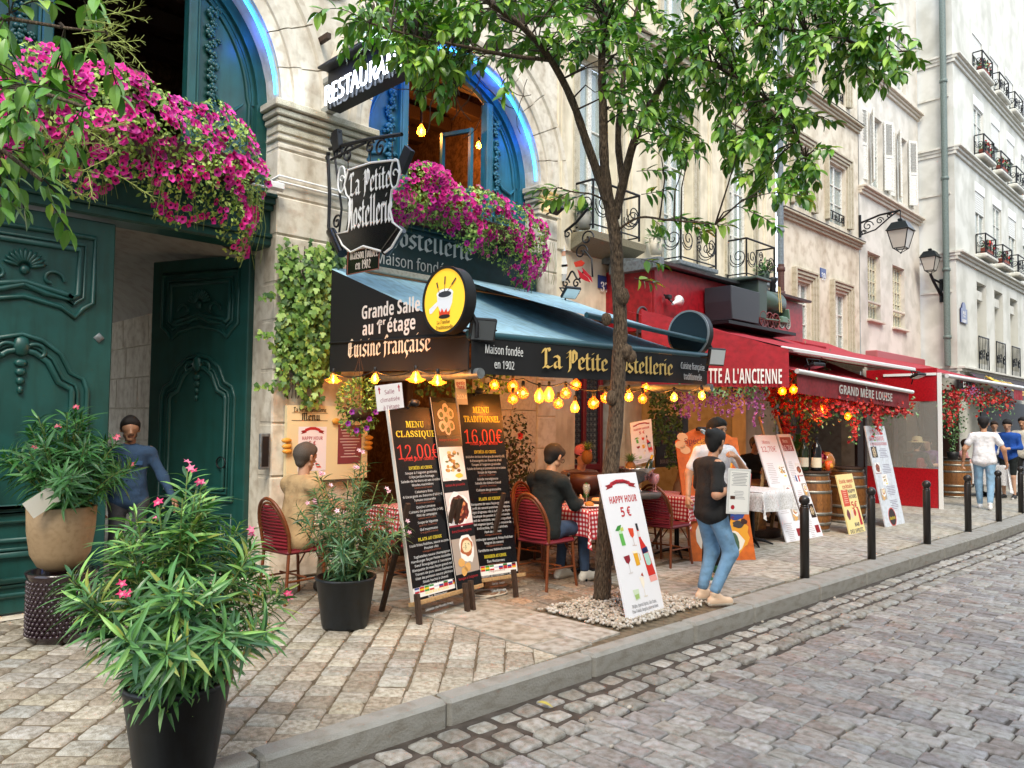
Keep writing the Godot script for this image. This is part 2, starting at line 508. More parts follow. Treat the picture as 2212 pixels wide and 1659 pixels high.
	M.red_pvc = mat("#b3101f", 0.35, {tex = faint, scale = 3.0})
	M.red_paint = mat("#98121f", 0.4, {tex = faint, scale = 1.2})
	M.dark_red = mat("#4c1018", 0.5, {tex = faint, scale = 2.0})
	M.iron = mat("#15161a", 0.45, {metal = 0.4})
	M.bollard = mat("#2b2826", 0.32, {metal = 0.3})
	M.zinc = mat("#7d8488", 0.5, {metal = 0.4, tex = faint, scale = 2.0})
	M.pipe = mat("#74808a", 0.55, {tex = faint, scale = 3.0})
	M.pipe_red = mat("#5c3a34", 0.6, {tex = blotch, scale = 4.0})
	M.pipe_green = mat("#6b7a76", 0.5, {tex = faint, scale = 3.0})
	M.white = mat("#e8e8e6", 0.5)
	M.white_frame = mat("#e4e3dd", 0.5, {tex = faint, scale = 3.0})
	M.cream_frame = mat("#dcd5bb", 0.55, {tex = faint, scale = 3.0})
	M.white_alu = mat("#d5d6d4", 0.35, {metal = 0.1})
	M.glass = mat(Color(0.75, 0.82, 0.82), 0.04, {alpha = 0.25})
	M.clear_plastic = mat(Color(0.85, 0.85, 0.82), 0.12, {alpha = 0.18})
	M.curtain = mat("#b9c4c0", 0.9, {tex = faint, scale = Vector3(14, 0.4, 1)})
	M.plaster = mat("#a6a29b", 0.95, {tex = mild, scale = 0.5})
	M.drape = mat("#a3a196", 0.9, {tex = faint, scale = Vector3(12, 0.4, 1)})
	M.room = mat("#6d5545", 0.95, {tex = blotch, scale = 1.0})
	M.room_stone = mat("#8a6a50", 0.95, {tex = blotch, scale = 2.2, detail = blotch, dscale = 0.8})
	M.black = mat("#131416", 0.5)
	M.black_gloss = mat("#0e0f12", 0.25)
	M.pot_black = mat("#20262c", 0.45, {tex = blotch, scale = 2.0, detail = grain, dscale = 3.0})
	M.bark = mat("#7a6a58", 0.92, {tex = noise_tex(0.03, [[0.2, Color(0.3, 0.27, 0.24)], [0.5, Color(0.75, 0.7, 0.64)], [0.85, w]], 5, FastNoiseLite.TYPE_SIMPLEX_SMOOTH, 41), scale = Vector3(5, 0.9, 5), bump = bumpy, bumpcm = 2.0})
	M.branch = mat("#4a3d31", 0.9, {tex = grain, scale = 5.0})
	M.leaf = mat(w, 0.34, {vc = true, back = "#5f8f1c"})
	M.leaf_soft = mat(w, 0.5, {vc = true, back = "#55701c"})
	M.petal = mat(w, 0.55, {vc = true, back = "#a01868"})
	M.petal_red = mat(w, 0.55, {vc = true, back = "#701010"})
	M.soil = mat("#2c2118", 1.0, {tex = grain, scale = 8.0})
	M.wood = mat("#a9713c", 0.55, {tex = wood, scale = Vector3(12, 1.2, 12), detail = blotch, dscale = 2.0})
	M.wood_pale = mat("#c9a878", 0.7, {tex = wood, scale = Vector3(10, 1.0, 10)})
	M.wood_dark = mat("#4a3526", 0.7, {tex = wood, scale = Vector3(10, 1.0, 10)})
	M.rattan = mat("#8a4a22", 0.4, {tex = wood, scale = 8.0})
	M.hoop = mat("#9a9a94", 0.45, {metal = 0.7, tex = faint, scale = 4.0})
	M.print = mat(w, 0.45, {vc = true})
	M.cloth_vc = mat(w, 0.85, {vc = true, tex = cloth, scale = 5.0})
	M.white_cloth = mat("#e3e3e6", 0.9, {tex = faint, scale = 4.0})
	M.pebble = mat(w, 0.7, {vc = true, tex = grain, scale = 10.0})
	M.fabric_vc = mat(w, 0.9, {vc = true, tex = mild, scale = 1.1, world = false, bump = noise_tex(0.008, [], 2, FastNoiseLite.TYPE_SIMPLEX_SMOOTH, 51, 512, 40.0), bumpcm = 2.4})
	M.shoe = mat(w, 0.6, {vc = true})
	M.skin = mat(w, 0.5, {vc = true})
# ================= ground
func kerb_z(x: float) -> float:
	return 3.72 + clampf((x - 2.0) / 12.0, 0.0, 1.0) * 0.34
func kerb_w(x: float) -> float:
	return 0.16 if x < 6.0 else 0.3
func tone(base: Color, spread: float, hue := 0.02) -> Color:
	var k := 1.0 + rf(-spread, spread)
	return Color(base.r * k * (1 + rf(-hue, hue)), base.g * k, base.b * k * (1 + rf(-hue, hue)))
func stone_mesh(w: float, l: float, h: float, r: float, dome: float, c: Color, irr := 0.12) -> ArrayMesh:
	var s := Sh.new()
	s.col = c
	var out := PackedVector2Array()
	for q in [[-1, -1], [1, -1], [1, 1], [-1, 1]]:
		var ex: float = w * 0.5 * (1 - rf(0, irr))
		var ez: float = l * 0.5 * (1 - rf(0, irr * 0.6))
		var cc := Vector2(q[0] * ex, q[1] * ez)
		var a := Vector2(-q[0], 0) * r * rf(0.7, 1.4)
		var b := Vector2(0, -q[1]) * r * rf(0.7, 1.4)
		if q[0] * q[1] > 0: out.append_array([cc + b, cc + (a + b) * 0.28, cc + a])
		else: out.append_array([cc + a, cc + (a + b) * 0.28, cc + b])
	var rings := [[1.0, -h], [1.0, -r * 0.9], [0.94, -r * 0.25], [0.82, 0.0], [0.45, dome]]
	var jit := []
	for i in out.size(): jit.append(rf(-0.0035, 0.0035))
	for k in rings.size() - 1:
		for i in out.size():
			var j := (i + 1) % out.size()
			var y0: float = rings[k][1] + (jit[i] if k > 0 else 0.0)
			var y1: float = rings[k][1] + (jit[j] if k > 0 else 0.0)
			var y2: float = rings[k + 1][1] + jit[j]
			var y3: float = rings[k + 1][1] + jit[i]
			var f0: float = rings[k][0]
			var f1: float = rings[k + 1][0]
			s.quad(Vector3(out[i].x * f0, y0, out[i].y * f0), Vector3(out[i].x * f1, y3, out[i].y * f1), Vector3(out[j].x * f1, y2, out[j].y * f1), Vector3(out[j].x * f0, y1, out[j].y * f0), 1)
	for i in out.size():
		var j := (i + 1) % out.size()
		var f: float = rings[-1][0]
		s.tri(Vector3(out[i].x * f, dome + jit[i], out[i].y * f), Vector3(0, dome * 1.1, 0), Vector3(out[j].x * f, dome + jit[j], out[j].y * f), 1)
	return s.mesh()
func in_view(p: Vector3, m := 1.12) -> bool:
	var q := cb.inverse() * (p - eye)
	return q.z < -0.3 and absf(q.x / -q.z) < 0.666 * m and absf(q.y / -q.z) < 0.5 * m
func ground() -> void:
	rng.seed = 11
	var road := setting("road", V(10, -0.13, 8))
	var s := Sh.new()
	s.quad(V(-60, -0.154, 3.6), V(90, -0.154, 3.6), V(90, -0.154, 60), V(-60, -0.154, 60))
	part("road_bed", s, M.road_bed, road)
	var tones := ["#c0bebd", "#cccac8", "#adaaaa", "#bdb8b6", "#d2d0cd", "#b0abaa", "#c4c0bb", "#b5b0ae", "#d8d5d1", "#baaeaa"]
	var meshes := []
	for i in 24: meshes.append(stone_mesh(0.13, 0.208, 0.06, 0.01, 0.002, tone(S(tones[i % 10]), 0.12, 0.03), 0.14))
	for i in 12: meshes.append(stone_mesh(0.155, 0.175, 0.06, 0.022, 0.008, tone(S(["#bfbcb6", "#afaba4", "#cecbc4"][i % 3]), 0.14, 0.03), 0.2))
	var list := []
	for row in 3:
		var x := 0.6
		while x < 24.0:
			var p := V(x, -0.13 + rf(-0.008, 0.005) - 0.006 * (2 - row), kerb_z(x) + 0.13 + row * 0.185 + rf(-0.012, 0.012))
			if in_view(p): list.append([24 + rng.randi() % 12, Transform3D(Basis(Vector3.UP, PI / 2 + rf(-0.09, 0.09)) * Basis(Vector3.RIGHT, rf(-0.05, 0.05)) * Basis(Vector3.BACK, rf(-0.05, 0.05)), p)])
			x += rf(0.175, 0.215)
	var x := 0.4
	while x < 34.0:
		var zz := kerb_z(x) + 0.7 + rf(-0.05, 0.05)
		while zz < 15.0:
			var p := V(x + rf(-0.004, 0.004) + 0.02 * sin(zz * 1.3), -0.128 + rf(-0.004, 0.004) + 0.012 * sin(x * 0.9 + zz), zz)
			if in_view(p): list.append([rng.randi() % 24, Transform3D(Basis(Vector3.UP, rf(-0.03, 0.03)) * Basis(Vector3.RIGHT, rf(-0.025, 0.025)) * Basis(Vector3.BACK, rf(-0.035, 0.035)), p)])
			zz += rf(0.19, 0.22)
		x += 0.134
	pieces("cobblestone", meshes, list, M.cobble, road, 300)
	var kerb := setting("kerb", V(8, 0, 3.8))
	x = -2.0
	while x < 34.0:
		var len := rf(0.95, 1.35)
		var a := V(x, 0, kerb_z(x))
		var b := V(x + len - 0.008, 0, kerb_z(x + len))
		var d := (b - a).normalized()
		s = Sh.new()
		var kw := kerb_w(x)
		s.box((a + b) * 0.5 + V(0, -0.12 + rf(-0.003, 0.002), -kw * 0.5), V((b - a).length(), 0.245, kw), Basis(d, Vector3.UP, d.cross(Vector3.UP)), 0.022)
		part("kerb_stone", s, M.kerb, kerb)
		x += len
	var pave := setting("pavement", V(8, 0, 2))
	s = Sh.new()
	s.quad(V(-6, -0.012, -0.3), V(40, -0.012, -0.3), V(40, -0.012, 3.8), V(-6, -0.012, 3.62))
	part("pavement_bed", s, M.mortar, pave)
	var u1 := Vector2(1, 1).normalized()
	var u2 := Vector2(1, -1).normalized()
	var zone := PackedVector2Array([Vector2(-2.0, 0.0), Vector2(4.12, 0.0), Vector2(4.12, kerb_z(4.12) - 0.168), Vector2(-2.0, 3.55)])
	var tp := ["#d5cec1", "#c8c0b2", "#dad4c9", "#b9b0a2", "#d5cbb8", "#ccc8c0", "#c2b5a4", "#ddd6c6"]
	var full := []
	for i in 24: full.append(stone_mesh(0.178, 0.192, 0.04, 0.02, 0.003, tone(S(tp[i % 8]), 0.14, 0.03), 0.09))
	list = []
	var cut := []
	for i in range(-40, 60):
		for j in range(-40, 60):
			var c := u1 * (i * 0.2) + u2 * (j * 0.186 + (0.093 if i % 2 else 0.0)) + Vector2(0, 0)
			if not in_view(V(c.x, 0, c.y), 1.2): continue
			var q := PackedVector2Array([c - u1 * 0.098 - u2 * 0.091, c + u1 * 0.098 - u2 * 0.091, c + u1 * 0.098 + u2 * 0.091, c - u1 * 0.098 + u2 * 0.091])
			var inside := 0
			for k in q:
				if Geometry2D.is_point_in_polygon(k, zone): inside += 1
			if inside == 4:
				list.append([rng.randi() % 24, Transform3D(Basis(Vector3.UP, PI / 4 + rf(-0.03, 0.03)) * Basis(Vector3.RIGHT, rf(-0.02, 0.02)) * Basis(Vector3.BACK, rf(-0.02, 0.02)), V(c.x, rf(-0.004, 0.004), c.y))])
			elif inside > 0:
				for r in Geometry2D.intersect_polygons(q, zone):
					if r.size() > 2: cut.append(r)
	var x0 := 4.95
	var rows := 0
	while x0 < 8.3:
		var w := rf(0.15, 0.19)
		var zz := 0.1
		while zz < kerb_z(x0) - kerb_w(x0) - 0.2:
			var ln := rf(0.17, 0.27)
			if not ((x0 > 4.75 and x0 < 6.3 and zz > 2.42) or (x0 > 6.25 and zz > kerb_z(x0) - 1.9)):
				var p := V(x0, rf(-0.004, 0.003), zz + ln * 0.5)
				if in_view(p): list.append([24 + rng.randi() % 16, Transform3D(Basis(Vector3.UP, rf(-0.04, 0.04)) * Basis.from_scale(V(w / 0.178, 1, ln / 0.192)), p)])
			zz += ln + 0.008
		x0 += w + 0.008
		rows += 1
	for i in 16: full.append(stone_mesh(0.178, 0.192, 0.04, 0.016, 0.003, tone(S(["#a8988a", "#b5a08c", "#bdb0a0", "#c0a48a"][i % 4]), 0.15, 0.04), 0.08))
	pieces("paving_stone", full, list, M.paver, pave, 300)
	for r in cut:
		s = Sh.new()
		s.col = tone(S(tp[rng.randi() % 8]), 0.12)
		s.prism(r, Transform3D(Basis(Vector3.RIGHT, PI / 2) * Basis.from_scale(V(1, 1, -1)), V(0, -0.03, 0)), 0.03, 0.006)
		part("paving_stone", s, M.paver, pave)
	var sl := []
	var zz2 := 0.1
	for row in 2:
		zz2 = 0.1 + row * 0.3
		while zz2 < 3.5:
			var ln := rf(0.55, 0.9)
			var xa := 4.13 + row * 0.4 - (zz2 / 3.4) * 0.35 * (1 - row) * 0.0
			sl.append(PackedVector2Array([Vector2(xa, zz2), Vector2(xa + 0.39, zz2), Vector2(xa + 0.39, minf(zz2 + ln, 3.6)), Vector2(xa, minf(zz2 + ln, 3.6))]))
			zz2 += ln + 0.006
	var xb := 8.3
	while xb < 30.0:
		var w := rf(0.42, 0.56)
		zz2 = 0.05 + rf(0, 0.3)
		while zz2 < kerb_z(xb) - 0.32:
			var ln := minf(rf(0.6, 1.05), kerb_z(xb) - 0.316 - zz2)
			if ln > 0.08: sl.append(PackedVector2Array([Vector2(xb, zz2), Vector2(xb + w, zz2), Vector2(xb + w, zz2 + ln), Vector2(xb, zz2 + ln)]))
			zz2 += ln + 0.007
		xb += w + 0.007
	for r2 in 3:
		var xx := 6.35 + 0.0 * r2
		while xx < 8.25:
			var ln := minf(rf(0.5, 0.8), 8.292 - xx)
			var za := kerb_z(xx) - 0.315 - 0.45 * (r2 + 1)
			if ln > 0.1: sl.append(PackedVector2Array([Vector2(xx, za), Vector2(xx + ln, za), Vector2(xx + ln, za + 0.443), Vector2(xx, za + 0.443)]))
			xx += ln + 0.007
	for r in sl:
		var c: Vector2 = (r[0] + r[2]) * 0.5
		if not in_view(V(c.x, 0, c.y), 1.2): continue
		s = Sh.new()
		s.col = tone(S(["#c9c6bf", "#d2cfc7", "#bdbbb6", "#cdc7bb"][rng.randi() % 4]), 0.09, 0.02)
		s.prism(r, Transform3D(Basis(Vector3.RIGHT, PI / 2) * Basis.from_scale(V(1, 1, -1)), V(0, -0.05, 0)), 0.056 + rf(-0.003, 0.003), 0.004)
		part("granite_slab", s, M.slab, pave)
	var peb := Node3D.new()
	rng.seed = 5
	var pm := []
	for i in 18:
		s = Sh.new()
		s.col = tone(S(["#d8cfc0", "#c9bda9", "#e0dacf", "#b8ab98", "#cfc4b6", "#a99a88"][i % 6]), 0.1, 0.03)
		s.ball(Vector3.ZERO, V(rf(0.013, 0.021), rf(0.009, 0.013), rf(0.011, 0.016)), 8)
		pm.append(s.mesh())
	list = []
	for i in 2400:
		var p := V(rf(4.95, 6.32), 0, rf(2.6, 3.56))
		var dd := maxf(absf(p.x - 5.63) / 0.68, absf(p.z - 3.08) / 0.46)
		if dd > 1.0 - 0.1 * rng.randf(): continue
		p.y = 0.008 + 0.05 * (1.0 - dd) * rng.randf() + 0.012 * rng.randf()
		list.append([rng.randi() % 18, Transform3D(Basis.from_euler(V(rf(-0.5, 0.5), rf(0, TAU), rf(-0.5, 0.5))), p)])
	peb.queue_free()
	var pit := site("pebble_bed", "bed of pale rounded pebbles around the foot of the street tree", "pebbles", V(5.6, 0, 3.0))
	pit.set_meta("kind", "stuff")
	pieces("pebble", pm, list, M.pebble, pit, 300)
	for i in 14:
		var q := V(rf(3.0, 8.0), -0.112, 0)
		q.z = kerb_z(q.x) + rf(0.05, 1.2)
		var o := part("loose_pebble", pm[i], M.pebble, self)
		o.name = numbered("loose_pebble")
		o.position = q
		tag(o, "single white pebble lying loose on the road cobbles", "pebble", "pebbles strayed onto the road")
# ================= buildings
func wall_sheet(s: Sh, x0: float, x1: float, y0: float, y1: float, z: float, holes: Array, d: float) -> void:
	var xs := [x0, x1]
	var ys := [y0, y1]
	for h in holes:
		xs.append_array([h[0], h[1]]); ys.append_array([h[2], h[3]])
	xs.sort(); ys.sort()
	for i in xs.size() - 1:
		for j in ys.size() - 1:
			if xs[i + 1] - xs[i] < 1e-4 or ys[j + 1] - ys[j] < 1e-4: continue
			var cx: float = (xs[i] + xs[i + 1]) / 2
			var cy: float = (ys[j] + ys[j + 1]) / 2
			if cx < x0 or cx > x1 or cy < y0 or cy > y1: continue
			var open := false
			for h in holes:
				if cx > h[0] and cx < h[1] and cy > h[2] and cy < h[3]: open = true
			if not open: s.quad(V(xs[i], ys[j], z), V(xs[i], ys[j + 1], z), V(xs[i + 1], ys[j + 1], z), V(xs[i + 1], ys[j], z))
	for h in holes:
		var a := V(h[0], h[2], z); var b := V(h[1], h[2], z); var c := V(h[1], h[3], z); var e := V(h[0], h[3], z)
		var k := V(0, 0, -d)
		s.quad(a, a + k, e + k, e); s.quad(b, c, c + k, b + k); s.quad(e, e + k, c + k, c); s.quad(a, b, b + k, a + k)
func room_box(s: Sh, x0: float, x1: float, y1: float, z0: float, z1: float) -> void:
	s.quad(V(x0, 0.004, 0.0), V(x1, 0.004, 0.0), V(x1, 0.004, z1), V(x0, 0.004, z1))
	s.quad(V(x0, 0, z1), V(x1, 0, z1), V(x1, y1, z1), V(x0, y1, z1))
	s.quad(V(x0, 0, z0), V(x0, y1, z0), V(x0, y1, z1), V(x0, 0, z1))
	s.quad(V(x1, 0, z0), V(x1, y1, z0), V(x1, y1, z1), V(x1, 0, z1))
	s.quad(V(x0, y1, z0), V(x1, y1, z0), V(x1, y1, z1), V(x0, y1, z1))
func casement(b: Node3D, x0: float, x1: float, y0: float, y1: float, z: float, cols: int, rows: Array, fm: Material, fw := 0.06, back: Material = null) -> void:
	var w := Node3D.new()
	w.name = "window"
	b.add_child(w, true)
	wb[w] = true
	w.transform = b.global_transform.affine_inverse()
	var s := Sh.new()
	for x in [x0 + fw / 2, x1 - fw / 2]: s.box(V(x, (y0 + y1) / 2, z), V(fw, y1 - y0, 0.06), Basis(), 0.008)
	for y in [y0 + fw / 2, y1 - fw / 2]: s.box(V((x0 + x1) / 2, y, z - 0.001), V(x1 - x0 - fw * 1.9, fw, 0.055), Basis(), 0.008)
	for i in range(1, cols):
		var x := lerpf(x0 + fw, x1 - fw, float(i) / cols)
		s.box(V(x, (y0 + y1) / 2, z + 0.004), V(fw * (1.2 if cols == 2 or i * 2 == cols else 0.5), y1 - y0 - fw * 1.9, 0.05), Basis(), 0.006)
	for f in rows:
		var y := lerpf(y0 + fw, y1 - fw, f)
		s.box(V((x0 + x1) / 2, y, z + 0.002), V(x1 - x0 - fw * 1.9, 0.028, 0.035), Basis(), 0.005)
	part("frame", s, fm, w)
	var yy := [0.0] + rows + [1.0]
	for i in cols:
		for j in yy.size() - 1:
			s = Sh.new()
			var xa := lerpf(x0 + fw, x1 - fw, float(i) / cols)
			var xc := lerpf(x0 + fw, x1 - fw, float(i + 1) / cols)
			var ya := lerpf(y0 + fw, y1 - fw, yy[j])
			var yc := lerpf(y0 + fw, y1 - fw, yy[j + 1])
			s.box(V((xa + xc) / 2, (ya + yc) / 2, z - 0.01), V(xc - xa, yc - ya, 0.004))
			part("pane", s, M.glass, w)
	if back:
		s = Sh.new()
		var n := 24
		for i in n:
			var xa := lerpf(x0, x1, float(i) / n); var xc := lerpf(x0, x1, float(i + 1) / n)
			var za := z - 0.14 + 0.02 * sin(i * 2.1); var zc := z - 0.14 + 0.02 * sin((i + 1) * 2.1)
			s.quad(V(xa, y0, za), V(xa, y1, za), V(xc, y1, zc), V(xc, y0, zc), 1)
		part("curtain", s, back, w)
func ledge(s: Sh, x0: float, x1: float, prof: Array, z := 0.0) -> void:
	for p in prof: s.box(V((x0 + x1) / 2, (p[0] + p[1]) / 2, z + p[2] / 2 - 0.02), V(x1 - x0 + p[2] * 0.3, p[1] - p[0], p[2] + 0.04), Basis(), 0.006)
func surround(s: Sh, x0: float, x1: float, y0: float, y1: float, steps: Array, sill := false) -> void:
	for t in steps:
		var o: float = t[0]; var w: float = t[1]; var d: float = t[2]
		s.box(V(x0 - o - w / 2, (y0 + y1 + o + w) / 2, d / 2 - 0.01), V(w, y1 + o + w - y0, d + 0.02), Basis(), 0.008)
		s.box(V(x1 + o + w / 2, (y0 + y1 + o + w) / 2, d / 2 - 0.01), V(w, y1 + o + w - y0, d + 0.02), Basis(), 0.008)
		s.box(V((x0 + x1) / 2, y1 + o + w / 2, d / 2 - 0.012), V(x1 - x0 + 2 * o - 0.002, w, d + 0.02), Basis(), 0.008)
const AC := [2.37, 6.31]
const AR := 1.43
const SPRING := 4.92
func spiral(c: Vector3, r0: float, r1: float, a0: float, a1: float, ex := Vector3.RIGHT, ey := Vector3.UP, k := 22) -> Array:
	return arc(c, r0, a0, a1, k, ex, ey, r1)
func rosette(s: Sh, c: Vector3, r: float, ax := Vector3.BACK) -> void:
	var b := Basis.looking_at(-ax, Vector3.UP)
	for i in 5:
		var a := TAU * i / 5 + rf(0, 1)
		s.ball(c + b * V(cos(a) * r * 0.55, sin(a) * r * 0.55, 0), V(r * 0.5, r * 0.5, r * 0.42), 6)
	s.ball(c + ax * r * 0.3, V(r, r, r) * 0.36, 6)
func arch_house() -> void:
	rng.seed = 21
	var h := site("stone_arch_house", "old limestone house front with two great round arches edged in blue neon", "building", V(4, 0, -0.3))
	var s := Sh.new()
	var top := 10.5
	var x0 := -1.6
	var x1 := 8.12
	var xs := []
	var n := 170
	for i in n + 1: xs.append(lerpf(x0, x1, float(i) / n))
	for c in AC: xs.append_array([c - AR, c + AR])
	xs.sort()
	var lift := func(x: float) -> float:
		for c in AC:
			if absf(x - c) < AR - 1e-5: return SPRING + sqrt(AR * AR - (x - c) * (x - c))
		return -1.0
	for i in xs.size() - 1:
		var a: float = xs[i]; var b: float = xs[i + 1]
		if b - a < 1e-5: continue
		var ya: float = lift.call(a + 1e-4); var yb: float = lift.call(b - 1e-4)
		if ya < 0: ya = 0.0; yb = 0.0
		s.quad(V(a, ya, 0), V(a, top, 0), V(b, top, 0), V(b, yb, 0))
		if ya > 0: s.quad(V(a, ya, 0), V(b, yb, 0), V(b, yb, -0.55), V(a, ya, -0.55), 2)
	for c in AC:
		for e in [-1, 1]:
			var x: float = c + e * AR
			s.quad(V(x, 0, 0), V(x, SPRING, 0), V(x, SPRING, -0.55), V(x, 0, -0.55))
	s.quad(V(x0, 0, 0), V(x0, 0, -6), V(x0, top, -6), V(x0, top, 0))
	s.quad(V(x0, top, 0), V(x0, top, -6), V(x1, top, -6), V(x1, top, 0))
	s.quad(V(x0, 3.75, -8.5), V(x1, 3.75, -8.5), V(x1, top, -8.5), V(x0, top, -8.5))
	part("wall", s, M.limestone, h)
	for ci in 2:
		var c: float = AC[ci]
		var k := 13
		for i in k:
			s = Sh.new()
			var a0 := PI * i / k + 0.004
			var a1 := PI * (i + 1) / k - 0.004
			var prof := [[AR + 0.005, 0.0], [AR + 0.005, 0.035], [AR + 0.13, 0.035], [AR + 0.14, 0.06], [AR + 0.2, 0.075], [AR + 0.26, 0.06], [AR + 0.27, 0.03], [AR + 0.48, 0.022], [AR + 0.5, 0.05], [AR + 0.56, 0.06], [AR + 0.6, 0.0]]
			var m := 5
			for j in m:
				var t0 := lerpf(a0, a1, float(j) / m); var t1 := lerpf(a0, a1, float(j + 1) / m)
				for q in prof.size() - 1:
					var P := func(pr, t): return V(c + cos(t) * pr[0], SPRING + sin(t) * pr[0], pr[1])
					s.quad(P.call(prof[q], t0), P.call(prof[q + 1], t0), P.call(prof[q + 1], t1), P.call(prof[q], t1))
			for t in [a0, a1]:
				for q in prof.size() - 1:
					s.quad(V(c + cos(t) * prof[q][0], SPRING + sin(t) * prof[q][0], 0), V(c + cos(t) * prof[q][0], SPRING + sin(t) * prof[q][0], prof[q][1]), V(c + cos(t) * prof[q + 1][0], SPRING + sin(t) * prof[q + 1][0], prof[q + 1][1]), V(c + cos(t) * prof[q + 1][0], SPRING + sin(t) * prof[q + 1][0], 0))
			part("voussoir", s, M.limestone, h)
	for p in [[-1.6, 0.94], [3.80, 4.88], [7.74, 8.26]]:
		s = Sh.new()
		for l in [[4.52, 4.56, 0.03], [4.60, 4.68, 0.02], [4.70, 4.76, 0.05], [4.765, 4.83, 0.08], [4.835, 4.915, 0.12]]:
			s.box(V((p[0] + p[1]) / 2, (l[0] + l[1]) / 2, -0.12 + l[2] / 2), V(p[1] - p[0] + l[2] * 1.6, l[1] - l[0], 0.24 + l[2]), Basis(), 0.012)
		part("impost", s, M.trim, h)
	for p in [[3.80, 4.88], [7.74, 8.12], [0.2, 0.94]]:
		var y := 0.0
		while y < 4.45:
			var hh := minf(rf(0.38, 0.56), 4.5 - y)
			s = Sh.new()
			s.box(V((p[0] + p[1]) / 2, y + hh / 2, -0.13 + 0.012), V(p[1] - p[0] + 0.012, hh - 0.008, 0.27 + rf(0, 0.008)), Basis(), 0.016)
			part("stone_block", s, M.limestone, h)
			y += hh
	s = Sh.new()
	var pts := [V(3.9, 7.1, 0.01), V(4.05, 6.75, 0.01), V(4.1, 6.5, 0.01)] + arc(V(4.34, 6.5, 0.01), 0.24, PI, TAU, 12) + [V(4.62, 6.75, 0.01), V(4.8, 7.1, 0.01)]
	s.tube(pts, 0.03, 6)
	part("relief_moulding", s, M.trim, h)
	s = Sh.new()
	s.box(V(4.25, 5.72, 0.09), V(0.05, 0.06, 0.2))
	part("iron_stub", s, M.wood_dark, h)
	for y in [4.13, 4.07]:
		s = Sh.new()
		s.tube([V(3.79, y - 0.02, -0.2), V(3.79, y, 0.05), V(4.6, y, 0.05)], 0.011, 6)
		part("conduit", s, M.white, h)
	s = Sh.new()
	s.box(V(3.72, 3.99, 0.12), V(0.16, 0.07, 0.09), Basis(), 0.01)
	s.tube([V(3.1, 3.955, 0.12), V(3.8, 3.955, 0.12)], 0.014, 6)
	part("junction_box", s, M.white, h)
	for ci in 2:
		var c: float = AC[ci]
		var m: Material = M.green if ci == 0 else M.blue_wood
		var zi := -0.26
		s = Sh.new()
		var k := 36
		for i in k:
			var a0 := PI * i / k; var a1 := PI * (i + 1) / k
			for rr in [[AR - 0.001, AR - 0.11, 0.0, 0.0], [AR - 0.11, AR - 0.11, 0.0, -0.05], [AR - 0.11, AR - 0.15, -0.05, -0.05], [AR - 0.15, AR - 0.15, -0.05, -0.12]]:
				s.quad(V(c + cos(a0) * rr[0], SPRING + sin(a0) * rr[0], zi + rr[2]), V(c + cos(a0) * rr[1], SPRING + sin(a0) * rr[1], zi + rr[3]), V(c + cos(a1) * rr[1], SPRING + sin(a1) * rr[1], zi + rr[3]), V(c + cos(a1) * rr[0], SPRING + sin(a1) * rr[0], zi + rr[2]))
		for e in [-1, 1]:
			s.box(V(c + e * (AR - 0.06), (3.9 + SPRING) / 2, zi - 0.06), V(0.118, SPRING - 3.9, 0.12))
		part("arch_rim", s, m, h)
		var hw := 0.58 if ci == 0 else 0.66
		for e in [-1, 1]:
			s = Sh.new()
			var xin: float = c + e * (hw + 0.09)
			var xo: float = c + e * (AR - 0.12)
			for i in 12:
				var xa := lerpf(xin, xo, i / 12.0); var xc := lerpf(xin, xo, (i + 1) / 12.0)
				var ya := SPRING + sqrt(maxf(0.0, pow(AR - 0.12, 2) - pow(xa - c, 2))); var yc := SPRING + sqrt(maxf(0.0, pow(AR - 0.12, 2) - pow(xc - c, 2)))
				s.quad(V(xa, 3.85, zi - 0.06), V(xa, ya, zi - 0.06), V(xc, yc, zi - 0.06), V(xc, 3.85, zi - 0.06))
			s.tube([V(xo - e * 0.06, 4.0, zi - 0.05), V(xo - e * 0.06, SPRING, zi - 0.05)] + arc(V(c, SPRING, zi - 0.05), AR - 0.2, 0.05 if e > 0 else PI - 0.05, (1.0 if e > 0 else PI - 1.0), 12), 0.018, 6)
			part("tympanum_panel", s, m, h)
			s = Sh.new()
			var gx: float = c + e * (hw + 0.24)
			var y := 4.15
			while y < 5.75:
				rosette(s, V(gx + rf(-0.03, 0.03), y, zi - 0.03), rf(0.045, 0.07))
				if rng.randf() < 0.7: rosette(s, V(gx + rf(-0.09, 0.09), y + 0.05, zi - 0.035), rf(0.03, 0.045))
				y += rf(0.09, 0.13)
			s.tube(spiral(V(gx + e * 0.16, 4.55, zi - 0.045), 0.16, 0.03, PI * 0.5, PI * 3.4), 0.022, 6)
			s.tube(spiral(V(gx + e * 0.3, 4.15, zi - 0.045), 0.03, 0.17, 0.0, PI * 2.2), 0.024, 6)
			s.tube([V(gx, 5.0, zi - 0.045), V(gx + e * 0.1, 4.85, zi - 0.04), V(gx + e * 0.26, 4.8, zi - 0.045), V(gx + e * 0.36, 4.9, zi - 0.045)], [0.012, 0.025, 0.025, 0.01], 6)
			for i in 5: s.ball(V(gx + e * (0.3 + 0.02 * i), 4.45 - i * 0.09, zi - 0.04), V(0.05, 0.025, 0.025), 6, Basis(Vector3.BACK, e * (0.8 - i * 0.1)))
			part("carved_garland", s, m, h)
			s = Sh.new()
			s.box(V(c + e * (hw + 0.045), 4.9, zi - 0.05), V(0.09, 2.1, 0.14), Basis(), 0.012)
			s.box(V(c + e * (hw + 0.105), 4.9, zi - 0.04), V(0.026, 2.1, 0.1), Basis(), 0.008)
			part("window_post", s, m, h)
		s = Sh.new()
